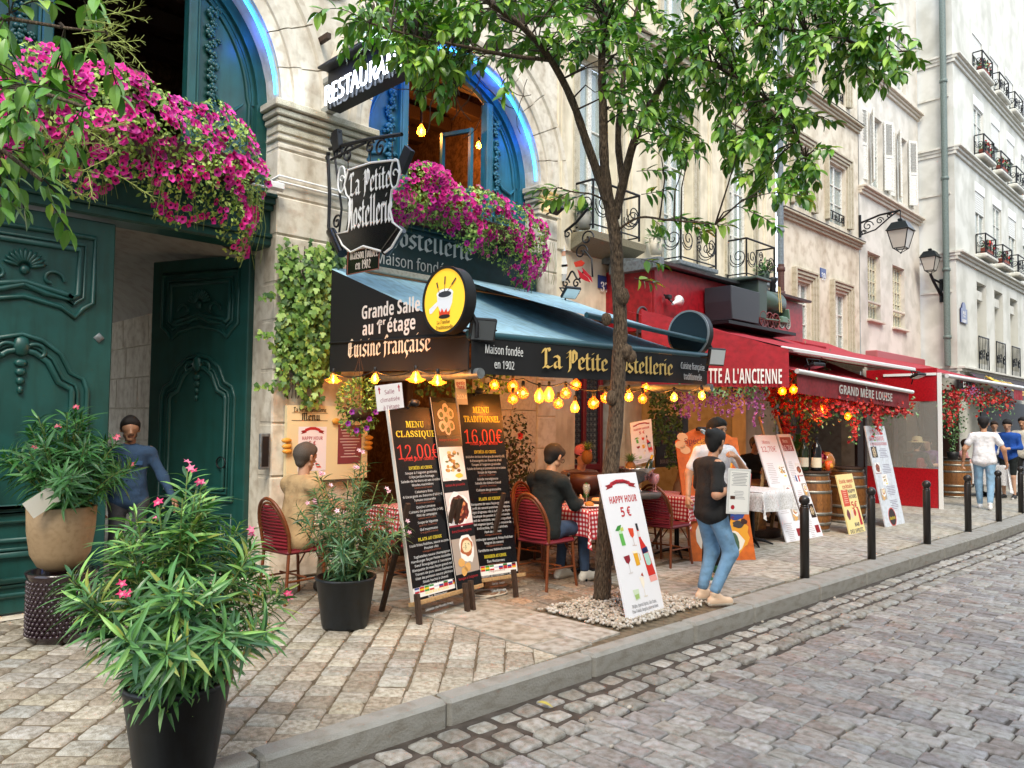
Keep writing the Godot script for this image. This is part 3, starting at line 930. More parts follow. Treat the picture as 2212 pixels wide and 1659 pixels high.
		s.tube(arc(V(c, SPRING, -0.05), AR - 0.025, 0.06, PI - 0.06, 48), 0.007, 6)
		var nt := site("neon_tube", ["blue neon tube bent round the arch above the carriage door", "blue neon tube bent round the arch above the restaurant window"][ci], "neon light", V(c, SPRING, -0.05), "neon tubes of the arches")
		part("glowing_tube", s, mat("#60d0ff", 0.3, {emit = "#22b0ff", energy = 5.0}), nt)
		for a in [0.5, 1.1, 1.7, 2.3, 2.85]:
			var li := OmniLight3D.new()
			li.name = "neon_glow"
			li.light_color = Color(0.12, 0.35, 1.0)
			li.light_energy = 0.03
			li.light_size = 0.06
			li.shadow_enabled = true
			nt.add_child(li, true)
			li.global_position = V(c + cos(a) * (AR - 0.07), SPRING + sin(a) * (AR - 0.07), -0.06)
	for ci in 2:
		var c: float = AC[ci]
		s = Sh.new()
		var a := V(c - 1.7, 3.75, -0.56); var b := V(c + 1.9, 7.2, -4.2)
		s.quad(V(a.x, a.y, b.z), V(b.x, a.y, b.z), V(b.x, b.y, b.z), V(a.x, b.y, b.z))
		s.quad(V(b.x, a.y, a.z), V(b.x, b.y, a.z), V(b.x, b.y, b.z), V(b.x, a.y, b.z))
		s.quad(V(a.x, a.y, a.z), V(a.x, b.y, a.z), V(a.x, b.y, b.z), V(a.x, a.y, b.z))
		s.quad(V(a.x, b.y, a.z), V(b.x, b.y, a.z), V(b.x, b.y, b.z), V(a.x, b.y, b.z))
		s.quad(V(a.x, a.y, a.z), V(b.x, a.y, a.z), V(b.x, a.y, b.z), V(a.x, a.y, b.z))
		part("upstairs_room", s, M.room_stone, h)
		s = Sh.new()
		for i in 4: s.box(V(c + 0.1, 6.55, -1.0 - i * 0.75), V(3.5, 0.22, 0.2), Basis(), 0.01)
		part("ceiling_beam", s, M.wood_dark, h)
	s = Sh.new()
	var hx := AC[1] + 0.62
	for q in [[0.0, 0.05], [0.42, 0.05]]:
		s.box(V(hx - 0.1 - q[0] * 0.35, 4.75, -0.42 - q[0]), V(0.05, 1.7, 0.05))
	for y in [3.95, 4.75, 5.57]: s.bar(V(hx - 0.1, y, -0.42), V(hx - 0.25, y, -0.84), 0.05, 0.05)
	part("open_casement", s, M.blue_wood, h)
	var c0: float = AC[0]
	s = Sh.new()
	s.box(V(c0, 3.66, -0.26), V(2 * AR - 0.004, 0.5, 0.3), Basis(), 0.01)
	for l in [[3.42, 3.5, 0.02], [3.5, 3.54, 0.05], [3.78, 3.84, 0.06], [3.84, 3.9, 0.1], [3.9, 3.94, 0.14]]:
		s.box(V(c0, (l[0] + l[1]) / 2, -0.11 + l[2] / 2), V(2 * AR - 0.006, l[1] - l[0], l[2]), Basis(), 0.008)
	part("lintel", s, M.green, h)
	for side in 2:
		var leaf := Node3D.new()
		leaf.name = "door_leaf"
		h.add_child(leaf, true)
		leaf.position = V(c0 - AR + 0.01, 0.02, -0.2) - h.position if side == 0 else V(c0 + AR - 0.03, 0.02, -0.42) - h.position
		if side == 1: leaf.rotation.y = PI - deg_to_rad(67.0)
		var f := 1.0 if side == 0 else -1.0
		s = Sh.new()
		s.box(V(0.69, 1.68, 0), V(1.36, 3.36, 0.09), Basis(), 0.01)
		part("panel", s, M.green, leaf)
		s = Sh.new()
		for z in [0.05, -0.05]:
			var up := PackedVector2Array([Vector2(0.14, 3.2), Vector2(1.2, 3.2), Vector2(1.2, 2.62), Vector2(1.12, 2.56), Vector2(1.06, 2.48), Vector2(0.95, 2.56), Vector2(0.67, 2.62), Vector2(0.39, 2.56), Vector2(0.28, 2.48), Vector2(0.22, 2.56), Vector2(0.14, 2.62)])
			var lo := PackedVector2Array([Vector2(0.16, 0.75), Vector2(0.16, 1.85), Vector2(0.2, 1.95), Vector2(0.3, 2.0), Vector2(0.38, 2.16), Vector2(0.52, 2.26), Vector2(0.67, 2.3), Vector2(0.82, 2.26), Vector2(0.96, 2.16), Vector2(1.04, 2.0), Vector2(1.14, 1.95), Vector2(1.18, 1.85), Vector2(1.18, 0.75)])
			var base := PackedVector2Array([Vector2(0.16, 0.15), Vector2(1.18, 0.15), Vector2(1.18, 0.6), Vector2(0.16, 0.6)])
			for poly in [up, lo, base]:
				for w in [[0.0, 0.024], [-0.075, 0.016], [-0.12, 0.03]]:
					var rr: Array = [poly]
					if w[0] != 0.0: rr = Geometry2D.offset_polygon(poly, w[0], Geometry2D.JOIN_MITER)
					for g in rr:
						var loop := []
						for p in g: loop.append(V(p.x, p.y, z))
						loop.append(loop[0]); loop.append(loop[1])
						s.tube(loop, w[1], 5, false)
		part("moulding", s, M.green, leaf)
		s = Sh.new()
		for z in [0.06, -0.06]:
			for i in 11:
				var a := PI * (0.08 + 0.84 * i / 10.0)
				s.ball(V(0.67 + cos(a) * 0.1, 2.9 + sin(a) * 0.1 - 0.04, z), V(0.07, 0.017, 0.02), 6, Basis(Vector3.BACK, a))
			s.ball(V(0.67, 2.84, z), V(0.04, 0.04, 0.03), 8)
			for e in [-1, 1]:
				s.tube(spiral(V(0.67 + e * 0.2, 2.78, z), 0.1, 0.02, PI * (0.5 - 0.5 * e), PI * (0.5 - 0.5 * e) + e * 4.5), 0.016, 5)
				s.tube([V(0.67, 2.72, z), V(0.67 + e * 0.16, 2.66, z), V(0.67 + e * 0.34, 2.63, z)], [0.02, 0.028, 0.012], 6)
				s.tube(spiral(V(0.67 + e * 0.12, 2.14, z), 0.11, 0.02, PI * (0.5 + 0.5 * e), PI * (0.5 + 0.5 * e) - e * 4.5), 0.02, 5)
			s.ball(V(0.67, 2.2, z), V(0.07, 0.09, 0.04), 8)
			for i in 4: s.ball(V(0.67, 2.06 - i * 0.075, z), V(0.055 - i * 0.01, 0.035, 0.025), 6)
		part("shell_carving", s, M.green, leaf)
		s = Sh.new()
		if side == 0:
			s.lathe(V(1.26, 2.32, 0.045), [Vector2(0.0, 0.045), Vector2(0.045, 0.008), Vector2(0.045, 0.0)], 4, Basis(Vector3.RIGHT, PI / 2), false)
			part("boss", s, M.zinc, leaf)
		else:
			for z in [-0.07]: s.tube(arc(V(0.3, 1.15, z), 0.06, 0, TAU, 14), 0.008, 6)
			part("knocker", s, M.iron, leaf)
	s = Sh.new()
	var px0 := 0.5; var px1 := 3.95; var pz := -8.5
	s.quad(V(px1, 0, -0.56), V(px1, 3.1, -0.56), V(px1, 3.1, pz), V(px1, 0, pz))
	s.quad(V(px0, 0, -0.56), V(px0, 3.1, -0.56), V(px0, 3.1, pz), V(px0, 0, pz))
	s.quad(V(px0, 3.74, 0.0 - 0.41), V(px0, 3.74, pz), V(px1, 3.74, pz), V(px1, 3.74, -0.41))
	part("passage_wall", s, M.limestone, h)
	s = Sh.new()
	var vk := 14
	for i in vk:
		var a0 := PI * i / vk; var a1 := PI * (i + 1) / vk
		var vc := (px0 + px1) / 2; var vr := (px1 - px0) / 2
		s.quad(V(vc + cos(a0) * vr, 3.0 + sin(a0) * 0.62, -0.5), V(vc + cos(a1) * vr, 3.0 + sin(a1) * 0.62, -0.5), V(vc + cos(a1) * vr, 3.0 + sin(a1) * 0.62, pz), V(vc + cos(a0) * vr, 3.0 + sin(a0) * 0.62, pz), 1)
	part("passage_vault", s, M.plaster, h)
	for r in 7:
		var zz := -0.6 - (0.3 if r % 2 else 0.0)
		while zz > -7.0:
			var ln := rf(0.7, 1.05)
			s = Sh.new()
			s.box(V(px1 - 0.005, 0.22 + r * 0.44, zz - ln / 2), V(0.03, 0.43, ln - 0.01), Basis(), 0.008)
			part("passage_block", s, M.limestone, h)
			zz -= ln
	s = Sh.new()
	s.quad(V(px0, 0.004, 0.0), V(px1, 0.004, 0.0), V(px1, 0.004, pz), V(px0, 0.004, pz))
	part("passage_floor", s, M.limestone, h)
	var c1: float = AC[1]
	s = Sh.new()
	s.box(V(c1, 3.58, -0.14), V(2 * AR - 0.004, 0.62, 0.24), Basis(), 0.01)
	for l in [[3.3, 3.36, 0.05], [3.36, 3.41, 0.09], [3.86, 3.9, 0.05], [3.9, 3.95, 0.1]]:
		s.box(V(c1, (l[0] + l[1]) / 2, -0.02 + l[2] / 2), V(2 * AR - 0.006, l[1] - l[0], l[2]), Basis(), 0.008)
	part("fascia", s, mat("#123c42", 0.4, {tex = M.green.albedo_texture, scale = 1.5}), h)
	s = Sh.new()
	text(s, "Maison fondée", Transform3D(Basis(), V(5.6, 3.5, -0.018)), 0.14, 1.1, "sans")
	part("fascia_lettering", s.raw(), M.white, h)
	s = Sh.new()
	nib(s, "Hostellerie", Transform3D(Basis(), V(5.85, 3.68, -0.018)), 0.16, 1.35, 0.2)
	part("fascia_lettering", s, M.white, h)
	s = Sh.new()
	var A := V(4.7, 0.004, -0.3); var B := V(8.1, 3.28, -4.5)
	s.quad(V(A.x, A.y, B.z), V(B.x, A.y, B.z), V(B.x, B.y, B.z), V(A.x, B.y, B.z))
	s.quad(V(B.x, A.y, -0.56), V(B.x, B.y, -0.56), V(B.x, B.y, B.z), V(B.x, A.y, B.z))
	s.quad(V(A.x, A.y, -0.56), V(A.x, B.y, -0.56), V(A.x, B.y, B.z), V(A.x, A.y, B.z))
	s.quad(V(A.x, B.y, -0.2), V(B.x, B.y, -0.2), V(B.x, B.y, B.z), V(A.x, B.y, B.z))
	s.quad(V(A.x, A.y, 0.0), V(B.x, A.y, 0.0), V(B.x, A.y, B.z), V(A.x, A.y, B.z))
	part("dining_room", s, M.room_stone, h)
	s = Sh.new()
	for x in [4.93, 5.75, 6.55]: s.box(V(x, 1.64, -0.3), V(0.1, 3.27, 0.1), Basis(), 0.01)
	s.box(V(5.35, 2.3, -0.3), V(0.75, 0.08, 0.08))
	s.box(V(5.34, 0.45, -0.3), V(0.72, 0.88, 0.06), Basis(), 0.01)
	part("shop_front", s, M.wood_dark, h)
	var y := 0.0
	while y < 3.2:
		var hh := minf(rf(0.42, 0.6), 3.25 - y)
		var xx := 6.75
		while xx < 7.72:
			var ww := minf(rf(0.4, 0.7), 7.73 - xx)
			s = Sh.new()
			s.box(V(xx + ww / 2, y + hh / 2, -0.12), V(ww - 0.006, hh - 0.006, 0.25 + rf(0, 0.006)), Basis(), 0.008)
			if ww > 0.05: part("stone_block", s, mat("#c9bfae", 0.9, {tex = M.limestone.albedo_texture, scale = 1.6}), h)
			xx += ww
		y += hh
func scroll_panel(s: Sh, a: Vector3, b: Vector3, y0: float, y1: float, n := 3, r := 0.012) -> void:
	var d := (b - a)
	var w := d.length()
	var ex := d.normalized()
	s.tube([a + V(0, y1, 0), b + V(0, y1, 0)], r * 1.5, 6)
	s.tube([a + V(0, y0, 0), b + V(0, y0, 0)], r, 6)
	for p in [a, b]: s.tube([p + V(0, y0 - 0.06, 0), p + V(0, y1, 0)], r * 1.2, 6)
	var hgt := y1 - y0
	for i in n:
		var c := a + ex * (w * (i + 0.5) / n) + V(0, (y0 + y1) / 2, 0)
		var q := minf(w / n, hgt) * 0.46
		if i % 2 == 0:
			s.tube(spiral(c + ex * q * 0.2, q, q * 0.15, PI * 0.9, PI * 4.2, ex), r * 0.8, 5)
			s.tube(arc(c + V(0, -q * 0.2, 0), q * 0.9, -PI * 0.9, 0.2, 10, ex), r * 0.7, 5)
		else:
			s.tube(spiral(c + V(0, q * 0.5, 0), q * 0.5, q * 0.1, -PI * 0.5, PI * 3.0, ex), r * 0.7, 5)
			s.tube(spiral(c - V(0, q * 0.5, 0), q * 0.5, q * 0.1, PI * 0.5, PI * 4.0, ex), r * 0.7, 5)
			s.ball(c, Vector3.ONE * r * 2.0, 6)
func balcony(b: Node3D, x0: float, x1: float, y: float, z1: float, n := 3, hgt := 0.75, bow := 0.0) -> void:
	var o := Node3D.new()
	o.name = "balcony"
	b.add_child(o, true)
	wb[o] = true
	o.transform = b.global_transform.affine_inverse()
	var s := Sh.new()
	scroll_panel(s, V(x0, y, z1), V(x1, y, z1), 0.07, hgt, n)
	scroll_panel(s, V(x0, y, 0.02), V(x0, y, z1 - 0.01), 0.07, hgt, 1)
	scroll_panel(s, V(x1, y, 0.02), V(x1, y, z1 - 0.01), 0.07, hgt, 1)
	part("railing", s, M.iron, o)
func plain_houses() -> void:
	rng.seed = 31
	var s := Sh.new()
	var b := site("limestone_town_house", "beige limestone town house with tall white french windows and plate 37", "building", V(11.5, 0, -0.3))
	var holes := [[8.62, 9.5, 4.42, 7.2], [10.82, 11.72, 4.36, 7.2], [13.0, 13.9, 4.4, 7.2], [8.62, 9.5, 8.3, 10.6], [10.82, 11.72, 8.3, 10.6], [13.0, 13.9, 8.3, 10.6], [8.55, 9.75, 0.0, 3.2], [10.2, 13.6, 0.0, 3.0]]
	wall_sheet(s, 8.12, 14.86, 0.0, 12.5, 0.0, holes, 0.3)
	s.quad(V(8.12, 12.5, 0), V(8.12, 12.5, -6), V(14.86, 12.5, -6), V(14.86, 12.5, 0))
	s.quad(V(8.12, 9.0, -0.01), V(8.12, 12.5, -0.01), V(8.12, 12.5, -6), V(8.12, 9.0, -6))
	part("wall", s, M.limestone_b, b)
	for i in 6:
		var q: Array = holes[i]
		casement(b, q[0], q[1], q[2], q[3], -0.2, 2, [0.3, 0.62] if i < 3 else [0.5], M.white_frame, 0.07, M.curtain)
		s = Sh.new()
		surround(s, q[0], q[1], q[2], q[3], [[0.02, 0.1, 0.02], [0.13, 0.05, 0.045]])
		part("window_surround", s, M.trim, b)
	s = Sh.new()
	for x in [8.28, 9.98, 12.4, 14.5]:
		s = Sh.new()
		s.box(V(x, 7.7, 0.0), V(0.34, 7.2, 0.05), Basis(), 0.01)
		s.box(V(x, 7.7, 0.03), V(0.22, 7.2, 0.02), Basis(), 0.006)
		part("pilaster", s, M.limestone_b, b)
	s = Sh.new()
	ledge(s, 8.2, 14.8, [[7.75, 7.85, 0.06], [7.85, 7.95, 0.12], [7.95, 8.02, 0.18]])
	part("string_course", s, M.trim, b)
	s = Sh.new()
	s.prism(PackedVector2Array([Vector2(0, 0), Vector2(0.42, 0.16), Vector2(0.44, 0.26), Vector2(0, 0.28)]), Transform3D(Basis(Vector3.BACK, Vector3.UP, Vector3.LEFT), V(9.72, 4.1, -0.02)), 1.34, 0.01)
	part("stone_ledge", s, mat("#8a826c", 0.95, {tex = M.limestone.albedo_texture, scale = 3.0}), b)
	balcony(b, 8.5, 9.62, 4.4, 0.36, 3, 0.72)
	for q in [[10.72, 11.82, 4.28], [12.9, 14.0, 4.32]]:
		s = Sh.new()
		s.box(V((q[0] + q[1]) / 2, q[2] - 0.02, 0.2), V(q[1] - q[0] + 0.1, 0.07, 0.44), Basis(), 0.01)
		part("balcony_slab", s, M.zinc, b)
		balcony(b, q[0], q[1], q[2], 0.4, 3, 0.72)
	s = Sh.new()
	room_box(s, 8.55, 9.75, 3.2, -0.29, -3.5)
	part("shop_interior", s, M.plaster, b)
	s = Sh.new()
	for x in [8.6, 8.98, 9.38, 9.72]: s.box(V(x, 1.6, -0.2), V(0.07, 3.18, 0.08), Basis(), 0.008)
	for y in [0.1, 0.95, 2.55, 3.12]: s.box(V(9.15, y, -0.203), V(1.1, 0.09, 0.07), Basis(), 0.008)
	s.box(V(9.15, 0.5, -0.23), V(1.1, 0.8, 0.03))
	part("shop_front", s, mat("#5e121b", 0.4), b)
	for k in 2:
		s = Sh.new()
		var xa := 8.8 + k * 0.38
		for i in 4:
			for j in 18:
				var p := V(xa - 0.13 + i * 0.088, 1.06 + j * 0.083, -0.21)
				s.tube(arc(p, 0.036, 0, TAU, 8), 0.006, 4, false)
				s.bar(p + V(-0.04, 0, 0), p + V(0.04, 0, 0), 0.008, 0.008)
				s.bar(p + V(0, -0.04, 0), p + V(0, 0.04, 0), 0.008, 0.008)
		part("lattice", s, mat("#2c3540", 0.35, {metal = 0.5}), b)
	s = Sh.new()
	room_box(s, 10.2, 13.6, 3.0, -0.29, -4.0)
	part("dining_room", s, M.plaster, b)
	var bay := site("red_shop_bay", "bright red painted shop bay with zinc roof under the balconies", "shop front", V(11.5, 0, 0.4))
	s = Sh.new()
	s.box(V(11.75, 3.45, 0.42), V(5.0, 0.95, 0.84), Basis(), 0.01)
	s.box(V(9.36, 3.45, 0.86), V(0.2, 0.9, 0.05), Basis(), 0.01)
	part("fascia", s, M.red_paint, bay)
	s = Sh.new()
	s.prism(PackedVector2Array([Vector2(0, 0.1), Vector2(0.98, 0.0), Vector2(1.0, 0.04), Vector2(0, 0.2)]), Transform3D(Basis(Vector3.BACK, Vector3.UP, Vector3.LEFT), V(14.3, 3.94, 0.0)), 5.15, 0.0)
	s.box(V(9.2, 3.93, 0.6), V(0.14, 0.16, 0.9), Basis(), 0.01)
	part("zinc_roof", s, M.zinc, bay)
	s = Sh.new()
	s.box(V(14.1, 3.2, 0.7), V(1.0, 0.06, 0.9), Basis(Vector3.RIGHT, 0.25))
	part("canopy", s, M.red_fabric, bay)
	var dp := site("drain_pipe", "grey drain pipe with rusty red lower length between two town houses", "pipe", V(14.93, 0, 0.08))
	s = Sh.new()
	s.tube([V(14.93, 4.9, 0.08), V(14.93, 12, 0.08)], 0.06, 10)
	for y in [5.6, 7.2, 9.0]: s.lathe(V(14.93, y, 0.08), [Vector2(0.062, -0.04), Vector2(0.075, -0.03), Vector2(0.075, 0.03), Vector2(0.062, 0.04)], 10)
	part("upper_pipe", s, M.pipe, dp)
	s = Sh.new()
	s.tube([V(14.93, 0.0, 0.08), V(14.93, 4.9, 0.08)], 0.068, 10)
	for y in [4.8, 4.3, 3.7]: s.lathe(V(14.93, y, 0.08), [Vector2(0.07, -0.05), Vector2(0.085, -0.04), Vector2(0.085, 0.04), Vector2(0.07, 0.05)], 10)
	part("lower_pipe", s, M.pipe_red, dp)
	b = site("rendered_town_house", "sandy rendered town house with deep moulded windows and plate 39", "building", V(17.1, 0, -0.3))
	s = Sh.new()
	holes = [[15.85, 16.5, 3.3, 4.72], [17.8, 18.5, 3.2, 4.72], [15.75, 16.5, 6.32, 7.7], [17.55, 18.5, 6.32, 7.75], [15.75, 16.5, 9.3, 10.8], [17.55, 18.5, 9.3, 10.8], [15.6, 18.9, 0, 2.6]]
	wall_sheet(s, 14.98, 19.3, 0.0, 12.8, 0.0, holes, 0.32)
	s.quad(V(14.98, 12.8, 0), V(14.98, 12.8, -6), V(19.3, 12.8, -6), V(19.3, 12.8, 0))
	part("wall", s, M.render_b, b)
	for i in 6:
		var q: Array = holes[i]
		casement(b, q[0], q[1], q[2], q[3], -0.11, 2, [0.35, 0.68], M.white_frame, 0.05, M.curtain if i > 1 else M.drape)
		s = Sh.new()
		surround(s, q[0], q[1], q[2], q[3], [[0.06, 0.06, 0.05], [0.125, 0.07, 0.08], [0.2, 0.05, 0.11]])
		part("window_surround", s, M.trim, b)
		if i in [2, 3, 4, 5]:
			s = Sh.new()
			scroll_panel(s, V(q[0], q[2], -0.04), V(q[1], q[2], -0.04), 0.12, 0.3, 5, 0.01)
			part("window_rail", s, M.iron, b)
	for y in [3.0, 6.0, 8.9]:
		s = Sh.new()
		ledge(s, 15.0, 19.3, [[y - 0.06, y, 0.06], [y, y + 0.06, 0.1], [y + 0.06, y + 0.11, 0.16]])
		part("ledge", s, M.trim, b)
	for y in [6.115, 9.015]:
		s = Sh.new()
		s.box(V(17.14, y, 0.07), V(4.36, 0.012, 0.2))
		part("ledge_cap", s, mat("#4b4038", 0.7), b)
	s = Sh.new()
	room_box(s, 15.6, 18.9, 2.6, -0.31, -4.0)
	part("shop_interior", s, M.plaster, b)
	for q in [[14.99, 15.6], [18.9, 19.29]]:
		s = Sh.new()
		s.box(V((q[0] + q[1]) / 2, 1.4, 0.03), V(q[1] - q[0], 2.8, 0.08), Basis(), 0.01)
		part("shop_post", s, mat("#4a302a", 0.6), b)
	s = Sh.new()
	s.box(V(17.14, 2.72, 0.04), V(4.3, 0.24, 0.1), Basis(), 0.01)
	part("shop_lintel", s, mat("#4a302a", 0.6), b)
	b = site("shuttered_town_house", "pale pinkish rendered house with white folding shutters and barred windows", "building", V(21.5, 0, -0.3))
	s = Sh.new()
	holes = [[19.8, 20.66, 4.28, 6.0], [21.55, 22.48, 4.24, 5.92], [20.1, 20.9, 7.75, 9.6], [22.05, 22.8, 7.75, 9.6], [20.1, 20.9, 10.9, 12.6], [22.05, 22.8, 10.9, 12.6], [19.6, 23.5, 0.0, 2.7]]
	wall_sheet(s, 19.3, 23.75, 0.0, 14.0, 0.02, holes, 0.34)
	part("wall", s, M.render_p, b)
	for i in 6:
		var q: Array = holes[i]
		casement(b, q[0], q[1], q[2], q[3], -0.12, 4 if i < 2 else 2, [0.2, 0.4, 0.6, 0.8] if i < 2 else [0.5], M.cream_frame if i < 2 else M.white_frame, 0.05, M.drape)
		if i < 2:
			s = Sh.new()
			s.box(V((q[0] + q[1]) / 2, q[2] + 0.45, 0.0), V(q[1] - q[0], 0.06, 0.06), Basis(), 0.01)
			s.box(V((q[0] + q[1]) / 2, q[2] - 0.03, 0.04), V(q[1] - q[0] + 0.15, 0.06, 0.16), Basis(), 0.01)
			part("window_bar", s, M.trim_p, b)
	s = Sh.new()
	room_box(s, 19.6, 23.5, 2.7, -0.31, -4.0)
	part("shop_interior", s, M.plaster, b)
	for q in [[19.31, 19.6], [21.3, 21.6], [23.4, 23.74]]:
		s = Sh.new()
		s.box(V((q[0] + q[1]) / 2, 1.4, 0.05), V(q[1] - q[0], 2.8, 0.08), Basis(), 0.01)
		part("shop_post", s, mat("#5a4038", 0.6), b)
	for q in [[20.1, -1], [20.9, 1], [22.05, -1], [22.8, 1]]:
		for k in 2:
			var sh := Node3D.new()
			sh.name = "shutter"
			b.add_child(sh, true)
			sh.position = V(q[0] + q[1] * (0.02 + k * 0.3), 7.78, 0.06) - b.position
			sh.rotation.y = (-0.5 if k == 0 else 0.25) * q[1]
			var f: float = q[1]
			s = Sh.new()
			for x in [0.03, 0.27]: s.box(V(f * x, 0.92, 0), V(0.05, 1.84, 0.035), Basis(), 0.004)
			for y in [0.04, 0.9, 1.8]: s.box(V(f * 0.15, y, 0.001), V(0.2, 0.08, 0.033), Basis(), 0.004)
			s.box(V(f * 0.15, 0.47, -0.002), V(0.2, 0.8, 0.014))
			part("frame", s, M.white_frame, sh)
			for i in 10:
				s = Sh.new()
				s.box(V(f * 0.15, 0.99 + i * 0.08, 0), V(0.19, 0.07, 0.008), Basis(Vector3.RIGHT, 0.6))
				part("slat", s, M.white_frame, sh)
	for y in [7.45, 10.5]:
		s = Sh.new()
		ledge(s, 19.32, 23.75, [[y - 0.08, y, 0.08], [y, y + 0.06, 0.13], [y + 0.06, y + 0.11, 0.2]])
		part("ledge", s, M.trim_p, b)
	s = Sh.new()
	s.box(V(21.4, 3.32, 0.15), V(3.6, 0.3, 0.3), Basis(), 0.02)
	part("shop_fascia", s, mat("#a4575a", 0.6), b)
	b = site("white_corner_house", "tall white corner house with iron balconies and a blue street plate", "building", V(26, 0, 0.9))
	s = Sh.new()
	s.quad(V(23.85, 0, -3), V(23.85, 18, -3), V(23.85, 18, 0.93), V(23.85, 0, 0.93))
	holes = []
	for i in 4:
		var xx := 25.9 + i * 2.0
		for lv in [[3.5, 5.95], [6.75, 8.95], [9.75, 11.6], [12.3, 13.8]]: holes.append([xx, xx + 1.05, lv[0], lv[1]])
	wall_sheet(s, 23.85, 40.0, 0.0, 18.0, 0.93, holes, 0.32)
	part("wall", s, M.render_w, b)
	var hi := 0
	for q in holes:
		var lv := hi % 4
		hi += 1
		if lv == 0:
			s = Sh.new()
			s.quad(V(q[0], q[2], 0.62), V(q[0], q[3], 0.62), V(q[1], q[3], 0.62), V(q[1], q[2], 0.62))
			s.box(V((q[0] + q[1]) / 2, q[3] - 0.35, 0.74), V(0.95, 0.3, 0.2), Basis(), 0.02)
			part("blind_recess", s, M.trim_w, b)
		else:
			casement(b, q[0], q[1], q[2], q[3] - 0.25, 0.86, 2, [0.35, 0.7], M.white_frame, 0.06, M.curtain)
			s = Sh.new()
			s.box(V((q[0] + q[1]) / 2, q[3] - 0.1, 0.86), V(q[1] - q[0], 0.3, 0.16), Basis(), 0.01)
			part("shutter_box", s, M.white, b)
			if (hi * 7) % 3 != 0 or lv == 3:
				for i in 9:
					s = Sh.new()
					s.box(V((q[0] + q[1]) / 2, q[3] - 0.28 - i * 0.07, 0.9), V(q[1] - q[0] - 0.04, 0.064, 0.02), Basis(), 0.004)
					part("slat", s, M.white_frame, b)
		if hi <= 12:
			var r := Sh.new()
			var y0: float = q[2]
			if lv == 0:
				scroll_panel(r, V(q[0] - 0.02, y0 - 0.25, 0.97), V(q[1] + 0.02, y0 - 0.25, 0.97), 0.05, 1.05, 3, 0.014)
				for i in 7: r.tube([V(lerpf(q[0], q[1], i / 6.0), y0 - 0.2, 0.972), V(lerpf(q[0], q[1], i / 6.0), y0 + 0.8, 0.972)], 0.009, 5)
			else:
				scroll_panel(r, V(q[0] - 0.05, y0, 1.2), V(q[1] + 0.05, y0, 1.2), 0.06, 0.6, 3, 0.014)
				for e in [q[0] - 0.05, q[1] + 0.05]: scroll_panel(r, V(e, y0, 0.95), V(e, y0, 1.19), 0.06, 0.6, 1, 0.012)
			part("window_railing", r, M.iron, b)
			if lv > 0:
				s = Sh.new()
				s.box(V((q[0] + q[1]) / 2, y0 - 0.05, 1.08), V(1.3, 0.12, 0.34), Basis(), 0.03)
				part("window_sill", s, M.trim_w, b)
	for y in [3.15, 6.4, 9.4, 12.05]:
		s = Sh.new()
		ledge(s, 23.83, 40.0, [[y - 0.1, y, 0.06], [y, y + 0.08, 0.12], [y + 0.08, y + 0.14, 0.2]], 0.93)
		for l in [[y - 0.1, y, 0.03], [y, y + 0.08, 0.06], [y + 0.08, y + 0.14, 0.1]]: s.box(V(23.85 - l[2] / 2, (l[0] + l[1]) / 2, 0.45), V(l[2] + 0.02, l[1] - l[0], 1.0))
		part("string_course", s, M.trim_w, b)
	for y in [5.4, 8.2, 11.0]:
		s = Sh.new()
		s.box(V(23.84, y, 0.42), V(0.06, 0.06, 0.8))
		part("recess_line", s, M.trim_w, b)
	s = Sh.new()
	s.box(V(24.4, 2.8, 0.97), V(1.4, 0.5, 0.08), Basis(), 0.01)
	part("shop_fascia", s, mat("#2a2326", 0.5), b)
	s = Sh.new()
	s.box(V(30.5, 3.0, 0.95), V(9.0, 0.3, 0.12), Basis(), 0.01)
	part("shop_cornice", s, mat("#cfc39c", 0.7), b)
	s = Sh.new()
	s.box(V(23.82, 1.32, 0.48), V(0.08, 2.64, 0.94), Basis(), 0.01)
	part("side_shop_panel", s, mat("#5a4038", 0.6), b)
	s = Sh.new()
	s.box(V(30.5, 1.2, 0.94), V(9.0, 2.4, 0.06))
	part("shop_shutter", s, mat("#2c2d30", 0.6), b)
	dp = site("drain_pipe", "tall grey green drain pipe on the side of the white corner house", "pipe", V(23.72, 3.3, 0.72))
	s = Sh.new()
	s.tube([V(23.72, 3.3, 0.72), V(23.72, 17, 0.72)], 0.085, 10)
	for y in [4.1, 6.0, 8.6, 11.4]: s.lathe(V(23.72, y, 0.72), [Vector2(0.087, -0.05), Vector2(0.105, -0.04), Vector2(0.105, 0.04), Vector2(0.087, 0.05)], 10)
	part("pipe", s, M.pipe_green, dp)
